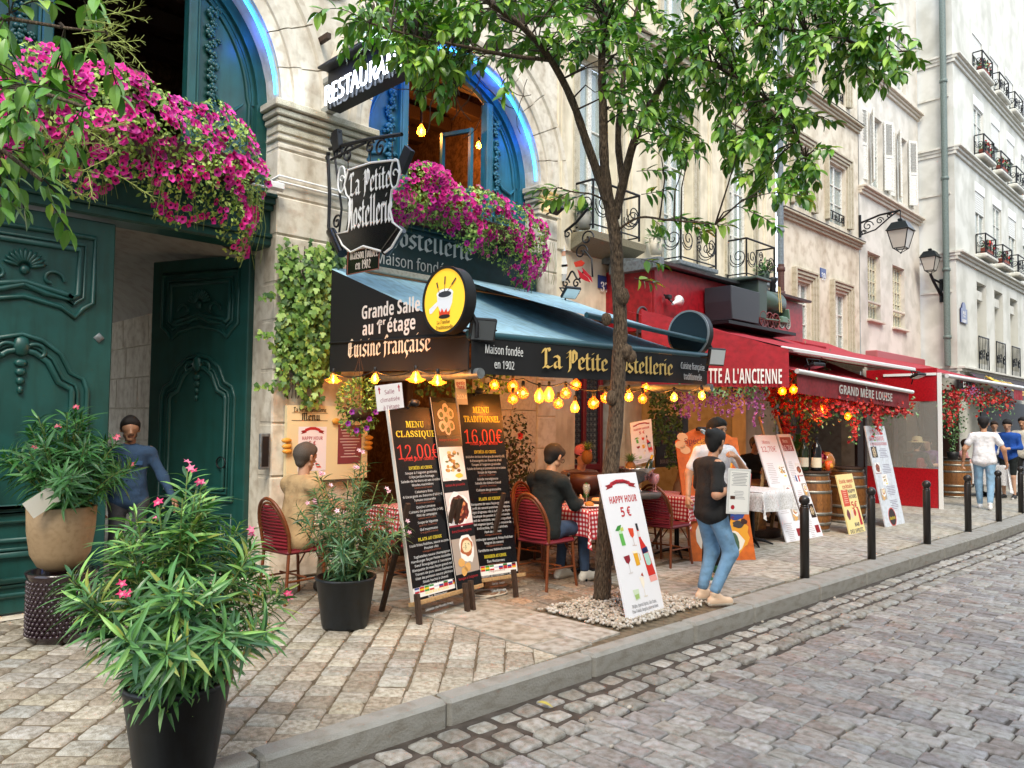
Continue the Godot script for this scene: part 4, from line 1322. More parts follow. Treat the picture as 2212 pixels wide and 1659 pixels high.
func added_opposite_row() -> void:  # houses added out of view so the terraces get light mainly from above
	rng.seed = 37
	var x := -16.0
	for i in 5:
		var w: float = [11.0, 9.5, 12.0, 10.0, 13.0][i]
		var hgt: float = [9.4, 10.2, 9.0, 10.4, 9.8][i]
		var b := site("added_opposite_house", ["cream", "pale grey", "beige", "white", "sandy"][i] + " unseen town house added across the street to block low sky", "building", V(x + w / 2, 0, 11.2))
		var s := Sh.new()
		var holes := []
		for c in int(w / 2.4):
			for lv in 2: holes.append([x + 0.7 + c * 2.4, x + 1.8 + c * 2.4, 3.6 + lv * 2.9, 5.6 + lv * 2.9])
		wall_sheet(s, x, x + w - 0.02, -0.13, hgt, 11.2, holes, -0.25)
		s.quad(V(x, hgt, 11.2), V(x + w - 0.02, hgt, 11.2), V(x + w - 0.02, hgt, 19.0), V(x, hgt, 19.0))
		s.quad(V(x, -0.13, 19.0), V(x + w - 0.02, -0.13, 19.0), V(x + w - 0.02, hgt, 19.0), V(x, hgt, 19.0))
		part("wall", s, [M.limestone_b, M.render_w, M.render_b, M.render_w, M.limestone_b][i], b)
		for h in holes:
			s = Sh.new()
			s.box(V((h[0] + h[1]) / 2, (h[2] + h[3]) / 2, 11.44), V(h[1] - h[0], h[3] - h[2], 0.04))
			part("window", s, M.drape, b)
		x += w
# ================= awnings, signs and lamps
const SIDE := Basis(Vector3(0, 0, 1), Vector3(0, 1, 0), Vector3(-1, 0, 0))
func cloth_sheet(a: Vector3, b: Vector3, c: Vector3, d: Vector3, sag := 0.03, crease := 0.006, nx := 36, ny := 8) -> Sh:
	var s := Sh.new()
	var P := func(i: int, j: int) -> Vector3:
		var u := float(i) / nx; var v := float(j) / ny
		var p := a.lerp(b, u).lerp(d.lerp(c, u), v)
		p.y += -sag * sin(v * PI) + crease * sin(u * 41.0 + v * 2.0) * sin(v * PI) + crease * 0.7 * sin(u * 17.0 - v * 5.0) * sin(v * PI)
		return p
	for i in nx:
		for j in ny:
			s.quad(P.call(i, j), P.call(i, j + 1), P.call(i + 1, j + 1), P.call(i + 1, j), 1)
	return s
func valance(a: Vector3, b: Vector3, h: float, rip := 0.012, n := 48, waves := 9.0, out := Vector3.BACK) -> Sh:
	var s := Sh.new()
	var P := func(i: int, v: float) -> Vector3:
		var u := float(i) / n
		return a.lerp(b, u) + V(0, -h * v, 0) + out * rip * v * (sin(u * TAU * waves) + 0.5 * sin(u * TAU * waves * 0.37 + 1.0))
	for i in n:
		for k in 3: s.quad(P.call(i, k / 3.0), P.call(i, (k + 1) / 3.0), P.call(i + 1, (k + 1) / 3.0), P.call(i + 1, k / 3.0), 1)
	return s
func px_poly(pts: Array, x: float, o: Vector3) -> PackedVector2Array:
	var r := PackedVector2Array()
	for p in pts:
		var q := on_x(p[0], p[1], x)
		r.append(Vector2(q.z - o.z, q.y - o.y))
	return r
func awnings() -> void:
	rng.seed = 41
	var a := site("terrace_awning", "black terrace awning with faded blue roof and gold gothic lettering", "awning", V(6.2, 2.05, 1.3))
	part("roof_fabric", cloth_sheet(V(4.3, 3.27, 0.12), V(8.08, 3.27, 0.12), V(8.08, 2.42, 2.42), V(4.3, 2.38, 2.42), 0.05, 0.008), M.blue_fabric, a)
	part("upper_flap", cloth_sheet(V(6.0, 3.42, 0.1), V(8.1, 3.4, 0.1), V(8.1, 2.62, 2.38), V(6.0, 2.72, 2.3), 0.02, 0.004), M.blue_fabric, a)
	var s := Sh.new()
	s.tube([V(4.28, 2.37, 2.44), V(8.1, 2.44, 2.44)], 0.035, 10)
	part("front_bar", s, mat("#1f4c55", 0.45), a)
	s = Sh.new()
	s.tube([V(5.98, 2.72, 2.32), V(8.12, 2.62, 2.4)], 0.03, 8)
	part("front_bar", s, mat("#1f4c55", 0.45), a)
	part("front_valance", valance(V(4.3, 2.36, 2.46), V(8.06, 2.42, 2.46), 0.325, 0.006, 60, 7.0), M.black_fabric, a)
	s = Sh.new()
	var side := PackedVector2Array([Vector2(0.28, 2.13), Vector2(2.44, 2.07), Vector2(2.44, 2.36), Vector2(1.7, 2.66), Vector2(0.28, 3.2)])
	s.prism(side, Transform3D(SIDE, V(4.3, 0, 0)), 0.012)
	s.tube([V(4.285, 2.43, 0.28), V(4.285, 2.40, 1.2), V(4.285, 2.36, 2.42)], 0.012, 6)
	part("side_panel", s, M.black_fabric, a)
	s = Sh.new()
	s.box(V(6.55, 3.31, 0.1), V(3.5, 0.07, 0.2), Basis(), 0.01)
	part("gutter", s, mat("#b9b3a5", 0.8, {tex = M.limestone.albedo_texture, scale = 2.0}), a)
	s = Sh.new()
	s.tube([V(4.42, 2.06, 0.9), V(4.36, 2.04, 2.52)], 0.045, 12)
	part("side_roller", s, M.zinc, a)
	s = Sh.new()
	s.tube([V(8.0, 2.08, 0.9), V(8.06, 2.06, 2.52)], 0.045, 12)
	part("side_roller", s, M.zinc, a)
	for x in [4.55, 6.2, 7.95]:
		s = Sh.new()
		s.tube([V(x, 2.95, 0.15), V(x + 0.3, 2.35, 1.3), V(x, 2.36, 2.4)], 0.02, 6)
		part("folding_arm", s, M.iron, a)
	var fy := 2.16
	s = Sh.new()
	nib(s, "La Petite Hostellerie", Transform3D(Basis(V(1, 0.016, 0), Vector3.UP, Vector3.BACK), V(6.23, 2.155, 2.476)), 0.115, 2.15, 0.2)
	part("gold_lettering", s, mat("#e0bd6a", 0.5), a)
	s = Sh.new()
	text(s, "Maison fondée", Transform3D(Basis(), V(4.68, 2.255, 2.474)), 0.075, 0.46, "sans")
	text(s, "en 1902", Transform3D(Basis(), V(4.68, 2.13, 2.474)), 0.07, 0.24, "sans")
	text(s, "Cuisine française", Transform3D(Basis(), V(7.72, 2.29, 2.474)), 0.072, 0.5, "sans")
	text(s, "traditionnelle", Transform3D(Basis(), V(7.72, 2.17, 2.474)), 0.072, 0.38, "sans")
	part("white_lettering", s.raw(), mat("#d5d8d8", 0.6), a)
	s = Sh.new()
	var T := func(u, v): return Transform3D(SIDE, on_x(u, v, 4.283))
	text(s, "Grande Salle", T.call(842, 667), 0.13, 0.92, "sansbold")
	text(s, "au 1  étage", T.call(838, 704), 0.13, 0.84, "sansbold")
	text(s, "er", T.call(826, 695), 0.06, 0.1, "sansbold")
	part("side_lettering", s.raw(), mat("#e9e4de", 0.6), a)
	s = Sh.new()
	var p0 := on_x(835, 765, 4.283)
	nib(s, "Cuisine française", Transform3D(SIDE, p0), 0.115, 1.32, 0.17)
	part("side_lettering", s, mat("#eadcc4", 0.6), a)
	a = site("corner_awning", "red awning corner panel lettered TTE A L'ANCIENNE in white", "awning", V(9.2, 2.1, 1.9), "red restaurant awnings")
	var A := V(8.5, 0, 1.2); var B := V(9.9, 0, 2.6)
	s = Sh.new()
	var dg := (B - A).normalized()
	var bs := Basis(dg, Vector3.UP, dg.cross(Vector3.UP))
	var wl := A.distance_to(B)
	var P := func(i: int, y: float) -> Vector3: return A.lerp(B, i / 30.0) + V(0, y, 0) + bs.z * 0.012 * sin(i * 1.1 + y * 3.0)
	for i in 30:
		var t0 := lerpf(3.16, 2.64, i / 30.0); var t1 := lerpf(3.16, 2.64, (i + 1) / 30.0)
		s.quad(P.call(i, 2.13), P.call(i, 2.62), P.call(i + 1, 2.62), P.call(i + 1, 2.13), 1)
		s.quad(P.call(i, 2.62), P.call(i, t0), P.call(i + 1, t1), P.call(i + 1, 2.62), 2)
	part("side_panel", s, M.red_fabric, a)
	part("roof_fabric", cloth_sheet(V(8.5, 3.18, 0.9), V(10.6, 3.1, 0.9), V(10.6, 2.66, 2.5), V(9.9, 2.65, 2.6), 0.02, 0.004), M.red_fabric, a)
	s = Sh.new()
	text(s, "TTE A L'ANCIENNE", Transform3D(bs, A.lerp(B, 0.70) + V(0, 2.27, 0) + bs.z * 0.03), 0.19, 0.98, "sansbold")
	part("lettering", s.raw(), M.white, a)
	a = site("upper_awning", "upper red awning with long white front bar above the flower garlands", "awning", V(13, 2.7, 1.3), "red restaurant awnings")
	part("roof_fabric", cloth_sheet(V(9.9, 3.42, 0.3), V(16.7, 3.4, 0.3), V(16.0, 2.72, 2.3), V(10.25, 2.74, 2.3), 0.04, 0.006), M.red_fabric, a)
	s = Sh.new()
	s.box(V(13.05, 2.7, 2.32), V(5.55, 0.07, 0.05), Basis(), 0.015)
	part("front_bar", s, M.white_alu, a)
	part("underside", cloth_sheet(V(10.3, 3.0, 0.6), V(15.8, 3.0, 0.6), V(15.8, 2.62, 2.28), V(10.3, 2.66, 2.28), 0.02, 0.002), M.red_fabric, a)
	a = site("lower_awning", "lower red awning with white roller and dark lettered valance", "awning", V(12.4, 2.3, 1.9), "red restaurant awnings")
	part("roof_fabric", cloth_sheet(V(10.15, 2.92, 1.1), V(14.7, 2.85, 1.1), V(14.7, 2.24, 2.6), V(10.15, 2.36, 2.6), 0.03, 0.006), mat("#bb2a38", 0.7, {tex = M.red_fabric.albedo_texture, scale = 1.5}), a)
	s = Sh.new()
	s.tube([V(10.1, 2.36, 2.62), V(14.72, 2.23, 2.62)], 0.034, 12)
	part("front_roller", s, M.white_alu, a)
	part("front_valance", valance(V(10.14, 2.33, 2.6), V(14.6, 2.2, 2.6), 0.27, 0.01, 50, 8.0), mat("#7c1a22", 0.8, {tex = M.red_fabric.albedo_texture, scale = 1.5}), a)
	s = Sh.new()
	text(s, "GRAND MÈRE LOUISE", Transform3D(Basis(V(1, -0.03, 0), Vector3.UP, Vector3.BACK), V(12.6, 2.13, 2.625)), 0.13, 2.2, "sansbold")
	part("lettering", s.raw(), mat("#a9a7a2", 0.8), a)
	a = site("far_awning", "farthest red awning with white front roller beside the clear plastic screen", "awning", V(20, 2.6, 1.4), "red restaurant awnings")
	part("roof_fabric", cloth_sheet(V(16.75, 3.3, 0.3), V(23.6, 3.3, 0.3), V(23.0, 2.66, 2.6), V(16.75, 2.66, 2.6), 0.04, 0.006), M.red_fabric, a)
	s = Sh.new()
	s.tube([V(16.75, 2.62, 2.62), V(23.0, 2.62, 2.62)], 0.042, 12)
	part("front_roller", s, M.white_alu, a)
	part("front_valance", valance(V(22.2, 2.55, 2.6), V(23.1, 2.55, 2.6), 0.25, 0.01, 12, 3.0), M.red_fabric, a)
	a = site("terrace_screen", "red and clear plastic terrace screen with white welted edge", "screen", V(16.7, 0, 2.0))
	for q in [[0.01, 0.78], [2.12, 2.78]]:
		s = Sh.new()
		for i in 10:
			var z0 := lerpf(1.1, 2.46, i / 10.0); var z1 := lerpf(1.1, 2.46, (i + 1) / 10.0)
			s.quad(V(16.7 + 0.02 * sin(i * 1.3), q[0], z0), V(16.7 + 0.01 * sin(i * 1.7), q[1], z0), V(16.7 + 0.01 * sin((i + 1) * 1.7), q[1], z1), V(16.7 + 0.02 * sin((i + 1) * 1.3), q[0], z1), 1)
		part("red_panel", s, M.red_pvc, a)
	s = Sh.new()
	s.box(V(16.7, 1.45, 1.78), V(0.003, 1.34, 1.36))
	part("clear_panel", s, M.clear_plastic, a)
	s = Sh.new()
	s.box(V(16.69, 1.34, 2.5), V(0.02, 2.68, 0.08), Basis(), 0.004)
	s.box(V(16.685, 2.66, 1.95), V(0.02, 0.05, 1.0))
	part("white_edge", s, M.white, a)
	a = site("brown_awning", "dark brown awning with yellow hand painted fondue lettering", "awning", V(27, 2.5, 1.6))
	part("roof_fabric", cloth_sheet(V(24.3, 3.2, 1.0), V(31.0, 3.2, 1.0), V(31.0, 2.35, 2.2), V(24.3, 2.35, 2.2), 0.02, 0.004), mat("#33282a", 0.8, {tex = M.red_fabric.albedo_texture, scale = 1.5}), a)
	s = Sh.new()
	var sl := Basis(Vector3.RIGHT, V(0, 0.85, -1.2).normalized(), Vector3.RIGHT.cross(V(0, 0.85, -1.2).normalized()))
	text(s, "FONDUE", Transform3D(sl, V(26.9, 2.9, 1.46)), 0.3, 2.0, "sansbold")
	text(s, "RACLETTE", Transform3D(sl, V(27.1, 2.6, 1.88)), 0.3, 2.3, "sansbold")
	part("lettering", s.raw(), mat("#d9b13a", 0.6), a)
	s = Sh.new()
	for i in 5:
		var an := PI * (0.2 + 0.15 * i)
		s.bar(V(25.3, 2.82, 1.6) + sl * V(cos(an) * 0.12, sin(an) * 0.1, 0.02), V(25.3, 2.82, 1.6) + sl * V(cos(an) * 0.5, sin(an) * 0.42, 0.02), 0.06, 0.01)
	part("painted_forks", s, mat("#d9b13a", 0.6), a)
func print_poly(s: Sh, pts: Array, c: String, t: Transform3D, z: float) -> void:
	s.col = S(c)
	var q := PackedVector2Array()
	for p in pts: q.append(Vector2(p[0], p[1]))
	s.flat(q, t, z)
func signs() -> void:
	rng.seed = 43
	var s := Sh.new()
	for k in 2:
		var c := on_x(971, 650, 4.2) if k == 0 else on_x(1492, 722, 8.16)
		var a := site("round_sign", ["round lit yellow sign with a fondue pot above the awning corner", "round dark sign turned edge on above the far awning corner"][k], "sign", c)
		s = Sh.new()
		s.lathe(c, [Vector2(0, -0.05), Vector2(0.285, -0.05), Vector2(0.285, 0.05), Vector2(0, 0.05)], 48, Basis(Vector3.FORWARD, PI / 2), false)
		part("drum", s, M.black, a)
		s = Sh.new()
		s.lathe(c + V(-0.052, 0, 0), [Vector2(0.268, -0.012), Vector2(0.29, -0.012), Vector2(0.29, 0.004), Vector2(0.268, 0.004), Vector2(0.268, -0.012)], 48, Basis(Vector3.FORWARD, PI / 2), false)
		part("rim", s, mat("#8a8f90", 0.4) if k == 1 else M.black, a)
		s = Sh.new()
		var t := Transform3D(SIDE, c + V(-0.054, 0, 0))
		s.flat(disc(Vector2.ZERO, 0.27, -1, 48), t, 0.0)
		part("face", s, mat("#e3b838", 0.4, {emit = "#e0a428", energy = 0.35}) if k == 0 else mat("#15282f", 0.3), a)
		if k == 0:
			s = Sh.new()
			print_poly(s, [[-0.1, 0.05], [-0.09, -0.03], [-0.05, -0.1], [0.06, -0.1], [0.1, -0.03], [0.11, 0.06]], "#e8ecf2", t, 0.002)
			s.col = S("#f4f6fa"); s.flat(disc(Vector2(0.005, 0.055), 0.108, 0.042), t, 0.003)
			s.col = S("#3a3c44"); s.flat(disc(Vector2(0.005, 0.05), 0.085, 0.026), t, 0.004)
			print_poly(s, [[-0.085, 0.0], [-0.2, -0.06], [-0.195, -0.1], [-0.165, -0.1], [-0.075, -0.035]], "#eceff4", t, 0.0035)
			print_poly(s, [[-0.06, -0.13], [0.07, -0.13], [0.08, -0.085], [0.045, -0.11], [0.03, -0.07], [0.0, -0.105], [-0.03, -0.065], [-0.045, -0.1], [-0.07, -0.08]], "#d8452e", t, 0.005)
			s.col = S("#2d2a28"); s.flat(disc(Vector2(0.005, -0.14), 0.075, 0.018), t, 0.0055)
			for f in [[-0.06, 0.05, -0.1, 0.16], [0.0, 0.05, 0.01, 0.2], [0.03, 0.06, 0.15, 0.17]]:
				var p := Vector2(f[0], f[1]); var q := Vector2(f[2], f[3])
				var n := (q - p).normalized().orthogonal()
				s.col = S("#4a4440"); s.flat(PackedVector2Array([p + n * 0.003, q + n * 0.003, q - n * 0.003, p - n * 0.003]), t, 0.006)
				var m := p.lerp(q, 0.55)
				s.flat(PackedVector2Array([m + n * 0.008, q + n * 0.009, q - n * 0.009, m - n * 0.008]), t, 0.0066)
			part("fondue_print", s, M.print, a)
			s = Sh.new()
			text(s, "La Fondue", t * Transform3D(Basis(), V(-0.01, -0.185, 0.003)), 0.03, 0.17, "serif")
			text(s, "Traditionnelle", t * Transform3D(Basis(), V(0.005, -0.23, 0.003)), 0.03, 0.22, "serif")
			part("lettering", s.raw(), mat("#4a3a1c", 0.6), a)
		s = Sh.new()
		s.tube([c + V(0.06, -0.1, 0.2), c + V(0.1, -0.2, 0.24), c + V(0.1, -0.32, 0.24)], 0.02, 6)
		part("bracket", s, M.iron, a)
	var a := site("neon_box_sign", "black box sign with white neon letters RESTAURANT jutting from the wall", "sign", V(4.25, 5.1, 0.1))
	s = Sh.new()
	s.box(V(4.32, 5.11, 0.95), V(0.16, 0.4, 1.5), Basis(), 0.006)
	s.box(V(4.27, 5.325, 0.95), V(0.3, 0.02, 1.52))
	part("box", s, M.black, a)
	s = Sh.new()
	for y in [4.95, 5.27]: s.box(V(4.32, y, 0.1), V(0.1, 0.07, 0.22), Basis(), 0.008)
	part("wall_bracket", s, mat("#9a9a92", 0.6), a)
	s = Sh.new()
	text(s, "RESTAURANT", Transform3D(SIDE, V(4.19, 5.02, 0.93)), 0.2, 1.36, "sans", 0, 0.012)
	part("neon_letters", s.raw(), mat("#ffffff", 0.3, {emit = "#e8f2ff", energy = 2.4}), a)
	s = Sh.new()
	text(s, "RESTAURANT", Transform3D(SIDE, V(4.235, 4.99, 0.95)), 0.2, 1.36, "sans", 0, 0.006)
	part("letter_backing", s.raw(), mat("#4a5058", 0.4), a)
	var li := AreaLight3D.new()
	li.name = "neon_light"
	li.area_size = Vector2(1.3, 0.2)
	li.light_energy = 0.5
	li.light_color = Color(0.85, 0.93, 1.0)
	li.shadow_enabled = true
	a.add_child(li)
	li.global_transform = Transform3D(Basis(V(0, 0, -1), Vector3.UP, V(1, 0, 0)), V(4.16, 5.1, 0.95))
	var X := 4.35
	var O := on_x(795, 450, X)
	a = site("scroll_sign", "black scroll shaped sign with white gothic letters hanging from iron scrollwork", "sign", O)
	var board := [[752, 368], [800, 352], [843, 347], [860, 347], [865, 370], [858, 400], [846, 410], [842, 450], [848, 480], [868, 496], [845, 535], [832, 545], [785, 532], [758, 545], [740, 530], [728, 505], [752, 500], [757, 470], [756, 430], [748, 420], [744, 400]]
	s = Sh.new()
	var tf := Transform3D(SIDE, V(X, O.y, O.z))
	s.prism(px_poly(board, X, O), tf, 0.03, 0.0)
	part("board", s, M.black_gloss, a)
	s = Sh.new()
	var edge := []
	for p in board: edge.append(on_x(p[0], p[1], X - 0.032))
	edge.append(edge[0])
	s.tube(edge, 0.012, 5)
	for q in [[738, 388, 1], [853, 375, -1]]:
		var cc := on_x(q[0], q[1], X - 0.032)
		var loop := []
		for i in 26:
			var t := TAU * i / 25.0
			loop.append(cc + V(0, sin(t) * 0.14, cos(t) * 0.07))
		s.tube(loop, 0.01, 5)
		s.tube(spiral(cc, 0.05, 0.01, 0, 4.5, Vector3.BACK), 0.008, 5)
	part("white_edge", s, M.white, a)
	s = Sh.new()
	s.tube([on_x(715, 500, X), on_x(740, 548, X)], 0.055, 10)
	part("rolled_end", s, M.black_gloss, a)
	s = Sh.new()
	s.tube([on_x(868, 495, X), on_x(832, 546, X)], 0.05, 10)
	part("rolled_end", s, M.black_gloss, a)
	s = Sh.new()
	var sb := Basis(SIDE.x * 1.0 + V(0, -0.06, 0), SIDE.y, SIDE.z)
	nib(s, "La Petite", Transform3D(sb, on_x(797, 414, X - 0.032)), 0.15, 0.72, 0.18)
	nib(s, "Kostellerie", Transform3D(sb, on_x(797, 486, X - 0.032)), 0.19, 0.78, 0.2)
	part("lettering", s, M.white, a)
	var b := site("hanging_plaque", "small black plaque reading Maison fondée en 1902 below the scroll sign", "sign", on_x(785, 560, X))
	var pl := px_poly([[752, 545], [820, 530], [818, 580], [750, 594]], X, O)
	s = Sh.new()
	s.prism(pl, tf, 0.015)
	part("board", s, M.black_gloss, b)
	s = Sh.new()
	var lp := []
	for p in [[752, 545], [820, 530], [818, 580], [750, 594], [752, 545]]: lp.append(on_x(p[0], p[1], X - 0.016))
	s.tube(lp, 0.006, 4)
	for q in [[765, 545], [808, 533]]: s.tube([on_x(q[0], q[1], X - 0.016), on_x(q[0], q[1] - 12, X - 0.016)], 0.005, 4)
	part("copper_edge", s, mat("#8a4a38", 0.5), b)
	s = Sh.new()
	nib(s, "Maison fondée", Transform3D(sb, on_x(786, 557, X - 0.018)), 0.065, 0.5, 0.16)
	nib(s, "en 1902", Transform3D(sb, on_x(784, 580, X - 0.018)), 0.06, 0.27, 0.16)
	part("lettering", s, mat("#d9cfc4", 0.6), b)
	b = site("sign_bracket", "black wrought iron bracket with scrolls carrying the scroll sign", "bracket", V(X, 3.3, 0.05))
	s = Sh.new()
	var wp := func(u, v): return on_x(u, v, X)
	s.tube([wp.call(708, 330), wp.call(712, 420), wp.call(710, 490), wp.call(720, 545)], 0.018, 6)
	s.tube([wp.call(722, 330), wp.call(738, 450), wp.call(732, 510)], 0.012, 6)
	s.tube([wp.call(712, 322), wp.call(750, 312), wp.call(800, 300), wp.call(868, 290)], 0.02, 6)
	s.tube([wp.call(715, 345), wp.call(745, 330), wp.call(790, 308)], 0.014, 6)
	s.tube([V(X, 4.45, 0.0), wp.call(712, 330)], 0.016, 6)
	for q in [[752, 334, 0.1], [735, 330, 0.08], [800, 318, 0.07], [822, 320, 0.09], [724, 300, 0.1], [728, 480, 0.08]]:
		s.tube(spiral(wp.call(q[0], q[1]), q[2], 0.015, 0.5, 9.0, Vector3.BACK), 0.012, 5)
	for q in [[800, 325, 352], [847, 300, 347], [752, 330, 366]]: s.tube([wp.call(q[0], q[1]), wp.call(q[0], q[2])], 0.006, 4)
	part("scrollwork", s, M.iron, b)
	s = Sh.new()
	s.bar(wp.call(722, 310), wp.call(735, 300), 0.06, 0.22)
	part("spot_lamp", s, M.black, b)
	s = Sh.new()
	s.bar(wp.call(868, 340), wp.call(882, 352), 0.05, 0.24)
	part("spot_lamp", s, M.black, b)
	b = site("wrought_cook_sign", "thin wrought iron sign with a white aproned cook roasting over red flames", "sign", V(8.3, 4.0, 0.0))
	X = 8.25
	s = Sh.new()
	var wq := func(u, v): return on_x(u, v, 8.25)
	s.tube([wq.call(1180, 527), wq.call(1215, 505), wq.call(1245, 480), wq.call(1270, 450)], 0.02, 6)
	s.tube([wq.call(1210, 520), wq.call(1208, 560), wq.call(1195, 580)], 0.014, 6)
	var wav := []
	for i in 30: wav.append(wq.call(1190 + i * 2.6, 595 + 9 * sin(i * 0.62)))
	s.tube(wav, 0.014, 6)
	s.tube([wq.call(1265, 592), wq.call(1280, 598), wq.call(1278, 560), wq.call(1262, 540)], 0.014, 6)
	for q in [[1255, 545, 0.12], [1268, 515, 0.12], [1226, 505, 0.08], [1222, 612, 0.07], [1245, 612, 0.07]]: s.tube(spiral(wq.call(q[0], q[1]), q[2], 0.015, 0, 8.0, Vector3.BACK), 0.012, 5)
	part("ironwork", s, M.iron, b)
	s = Sh.new()
	var O2: Vector3 = wq.call(1215, 570)
	var tz := Transform3D(SIDE, V(8.24, O2.y, O2.z))
	var cook := [["#e6e8ea", [[1209, 534], [1219, 530], [1222, 542], [1211, 544]]], ["#d9a58e", [[1211, 544], [1221, 542], [1222, 552], [1212, 553]]], ["#eceded", [[1208, 555], [1222, 553], [1226, 575], [1224, 592], [1206, 592], [1203, 575]]], ["#8c1d24", [[1204, 573], [1226, 571], [1226, 576], [1204, 578]]], ["#b9bdc2", [[1206, 592], [1214, 592], [1213, 607], [1203, 607]]], ["#b9bdc2", [[1216, 592], [1224, 592], [1222, 607], [1213, 607]]], ["#c8341f", [[1240, 567], [1256, 562], [1264, 568], [1258, 575], [1244, 577]]], ["#c0202c", [[1248, 582], [1258, 590], [1270, 600], [1276, 610], [1266, 607], [1253, 600]]], ["#c0202c", [[1258, 578], [1268, 588], [1278, 600], [1280, 610], [1272, 600], [1262, 592]]]]
	for q in cook:
		s.col = S(q[0])
		s.prism(px_poly(q[1], 8.24, O2), tz, 0.008)
	part("painted_figure", s, M.print, b)
	for q in [["37", V(9.2, 3.76, 0.012), 0.3, 0.2, "blue enamel number plate 37 on the limestone wall"], ["39", V(17.15, 5.05, 0.012), 0.3, 0.22, "blue enamel number plate 39 between moulded windows"]]:
		b = site("number_plate", q[4], "number plate", q[1])
		s = Sh.new()
		s.box(q[1], V(q[2], q[3], 0.02), Basis(), 0.004)
		part("plate", s, mat("#2c3f78", 0.3), b)
		s = Sh.new()
		text(s, q[0], Transform3D(Basis(), q[1] + V(0, -q[3] * 0.36, 0.012)), q[3] * 0.74, q[2] * 0.66, "serifbold")
		part("digits", s.raw(), M.white, b)
	b = site("street_plate", "dark blue street name plate on the white corner house", "street sign", V(24.4, 4.75, 0.96))
	s = Sh.new()
	s.box(V(24.4, 4.75, 0.96), V(0.62, 0.42, 0.03), Basis(), 0.005)
	s.prism(disc(Vector2(24.4, 4.97), 0.18, 0.17, 20), Transform3D(Basis(), V(0, 0, 0.95)), 0.024)
	part("plate", s, mat("#18265c", 0.3), b)
	s = Sh.new()
	text(s, "RUE", Transform3D(Basis(), V(24.4, 4.83, 0.976)), 0.09, 0.24, "sansbold")
	text(s, "DE LA", Transform3D(Basis(), V(24.4, 4.735, 0.976)), 0.045, 0.16, "sansbold")
	text(s, "HARPE", Transform3D(Basis(), V(24.4, 4.6, 0.976)), 0.09, 0.38, "sansbold")
	part("lettering", s.raw(), M.white, b)
	b = site("shop_lettering", "white raised letters el on the dark fascia of the corner shop", "sign", V(24.7, 2.8, 1.02))
	s = Sh.new()
	text(s, "Hotel", Transform3D(Basis(), V(24.5, 2.72, 1.012)), 0.26, 0.9, "sansbold")
	part("letters", s.raw(), M.white, b)
	b = site("intercom_panel", "steel intercom panel fixed to the stone pier beside the carriage door", "intercom", V(3.83, 1.25, 0.03))
	s = Sh.new()
	var ip := on_z(571, 975, 0.03)
	s.box(ip, V(0.11, 0.36, 0.04), Basis(), 0.008)
	part("casing", s, M.zinc, b)
	s = Sh.new()
	s.box(ip + V(0, 0, 0.02), V(0.07, 0.3, 0.008))
	part("keypad", s, M.black, b)
func street_lantern(b: Node3D, top: Vector3, sc: float, upside := false) -> void:
	var s := Sh.new()
	var P := func(r: float, y: float) -> Array:
		var q := []
		for i in 4:
			var an := PI / 4 + PI / 2 * i
			q.append(top + V(cos(an) * r * 1.414, y, sin(an) * r * 1.414) * sc)
		return q
	var lv := [[0.05, 0.0], [0.07, -0.05], [0.05, -0.08], [0.2, -0.13], [0.32, -0.36], [0.34, -0.38], [0.3, -0.4]]
	for k in lv.size() - 1:
		var a: Array = P.call(lv[k][0], lv[k][1]); var c: Array = P.call(lv[k + 1][0], lv[k + 1][1])
		for i in 4: s.quad(a[i], c[i], c[(i + 1) % 4], a[(i + 1) % 4])
	part("roof", s, mat("#1b2225", 0.3, {metal = 0.3}), b)
	s = Sh.new()
	var t: Array = P.call(0.29, -0.4); var e: Array = P.call(0.17, -0.92)
	for i in 4:
		s.tube([t[i], e[i]], 0.016 * sc, 5)
		s.tube([e[i], e[(i + 1) % 4]], 0.014 * sc, 5)
		s.tube([e[i], top + V(0, -1.06, 0) * sc], 0.012 * sc, 5)
	s.ball(top + V(0, -1.06, 0) * sc, Vector3.ONE * 0.03 * sc, 6)
	part("frame", s, M.iron, b)
	for i in 4:
		s = Sh.new()
		s.quad(t[i], e[i], e[(i + 1) % 4], t[(i + 1) % 4])
		part("pane", s, mat("#c9c4b8", 0.3, {alpha = 0.75}), b)
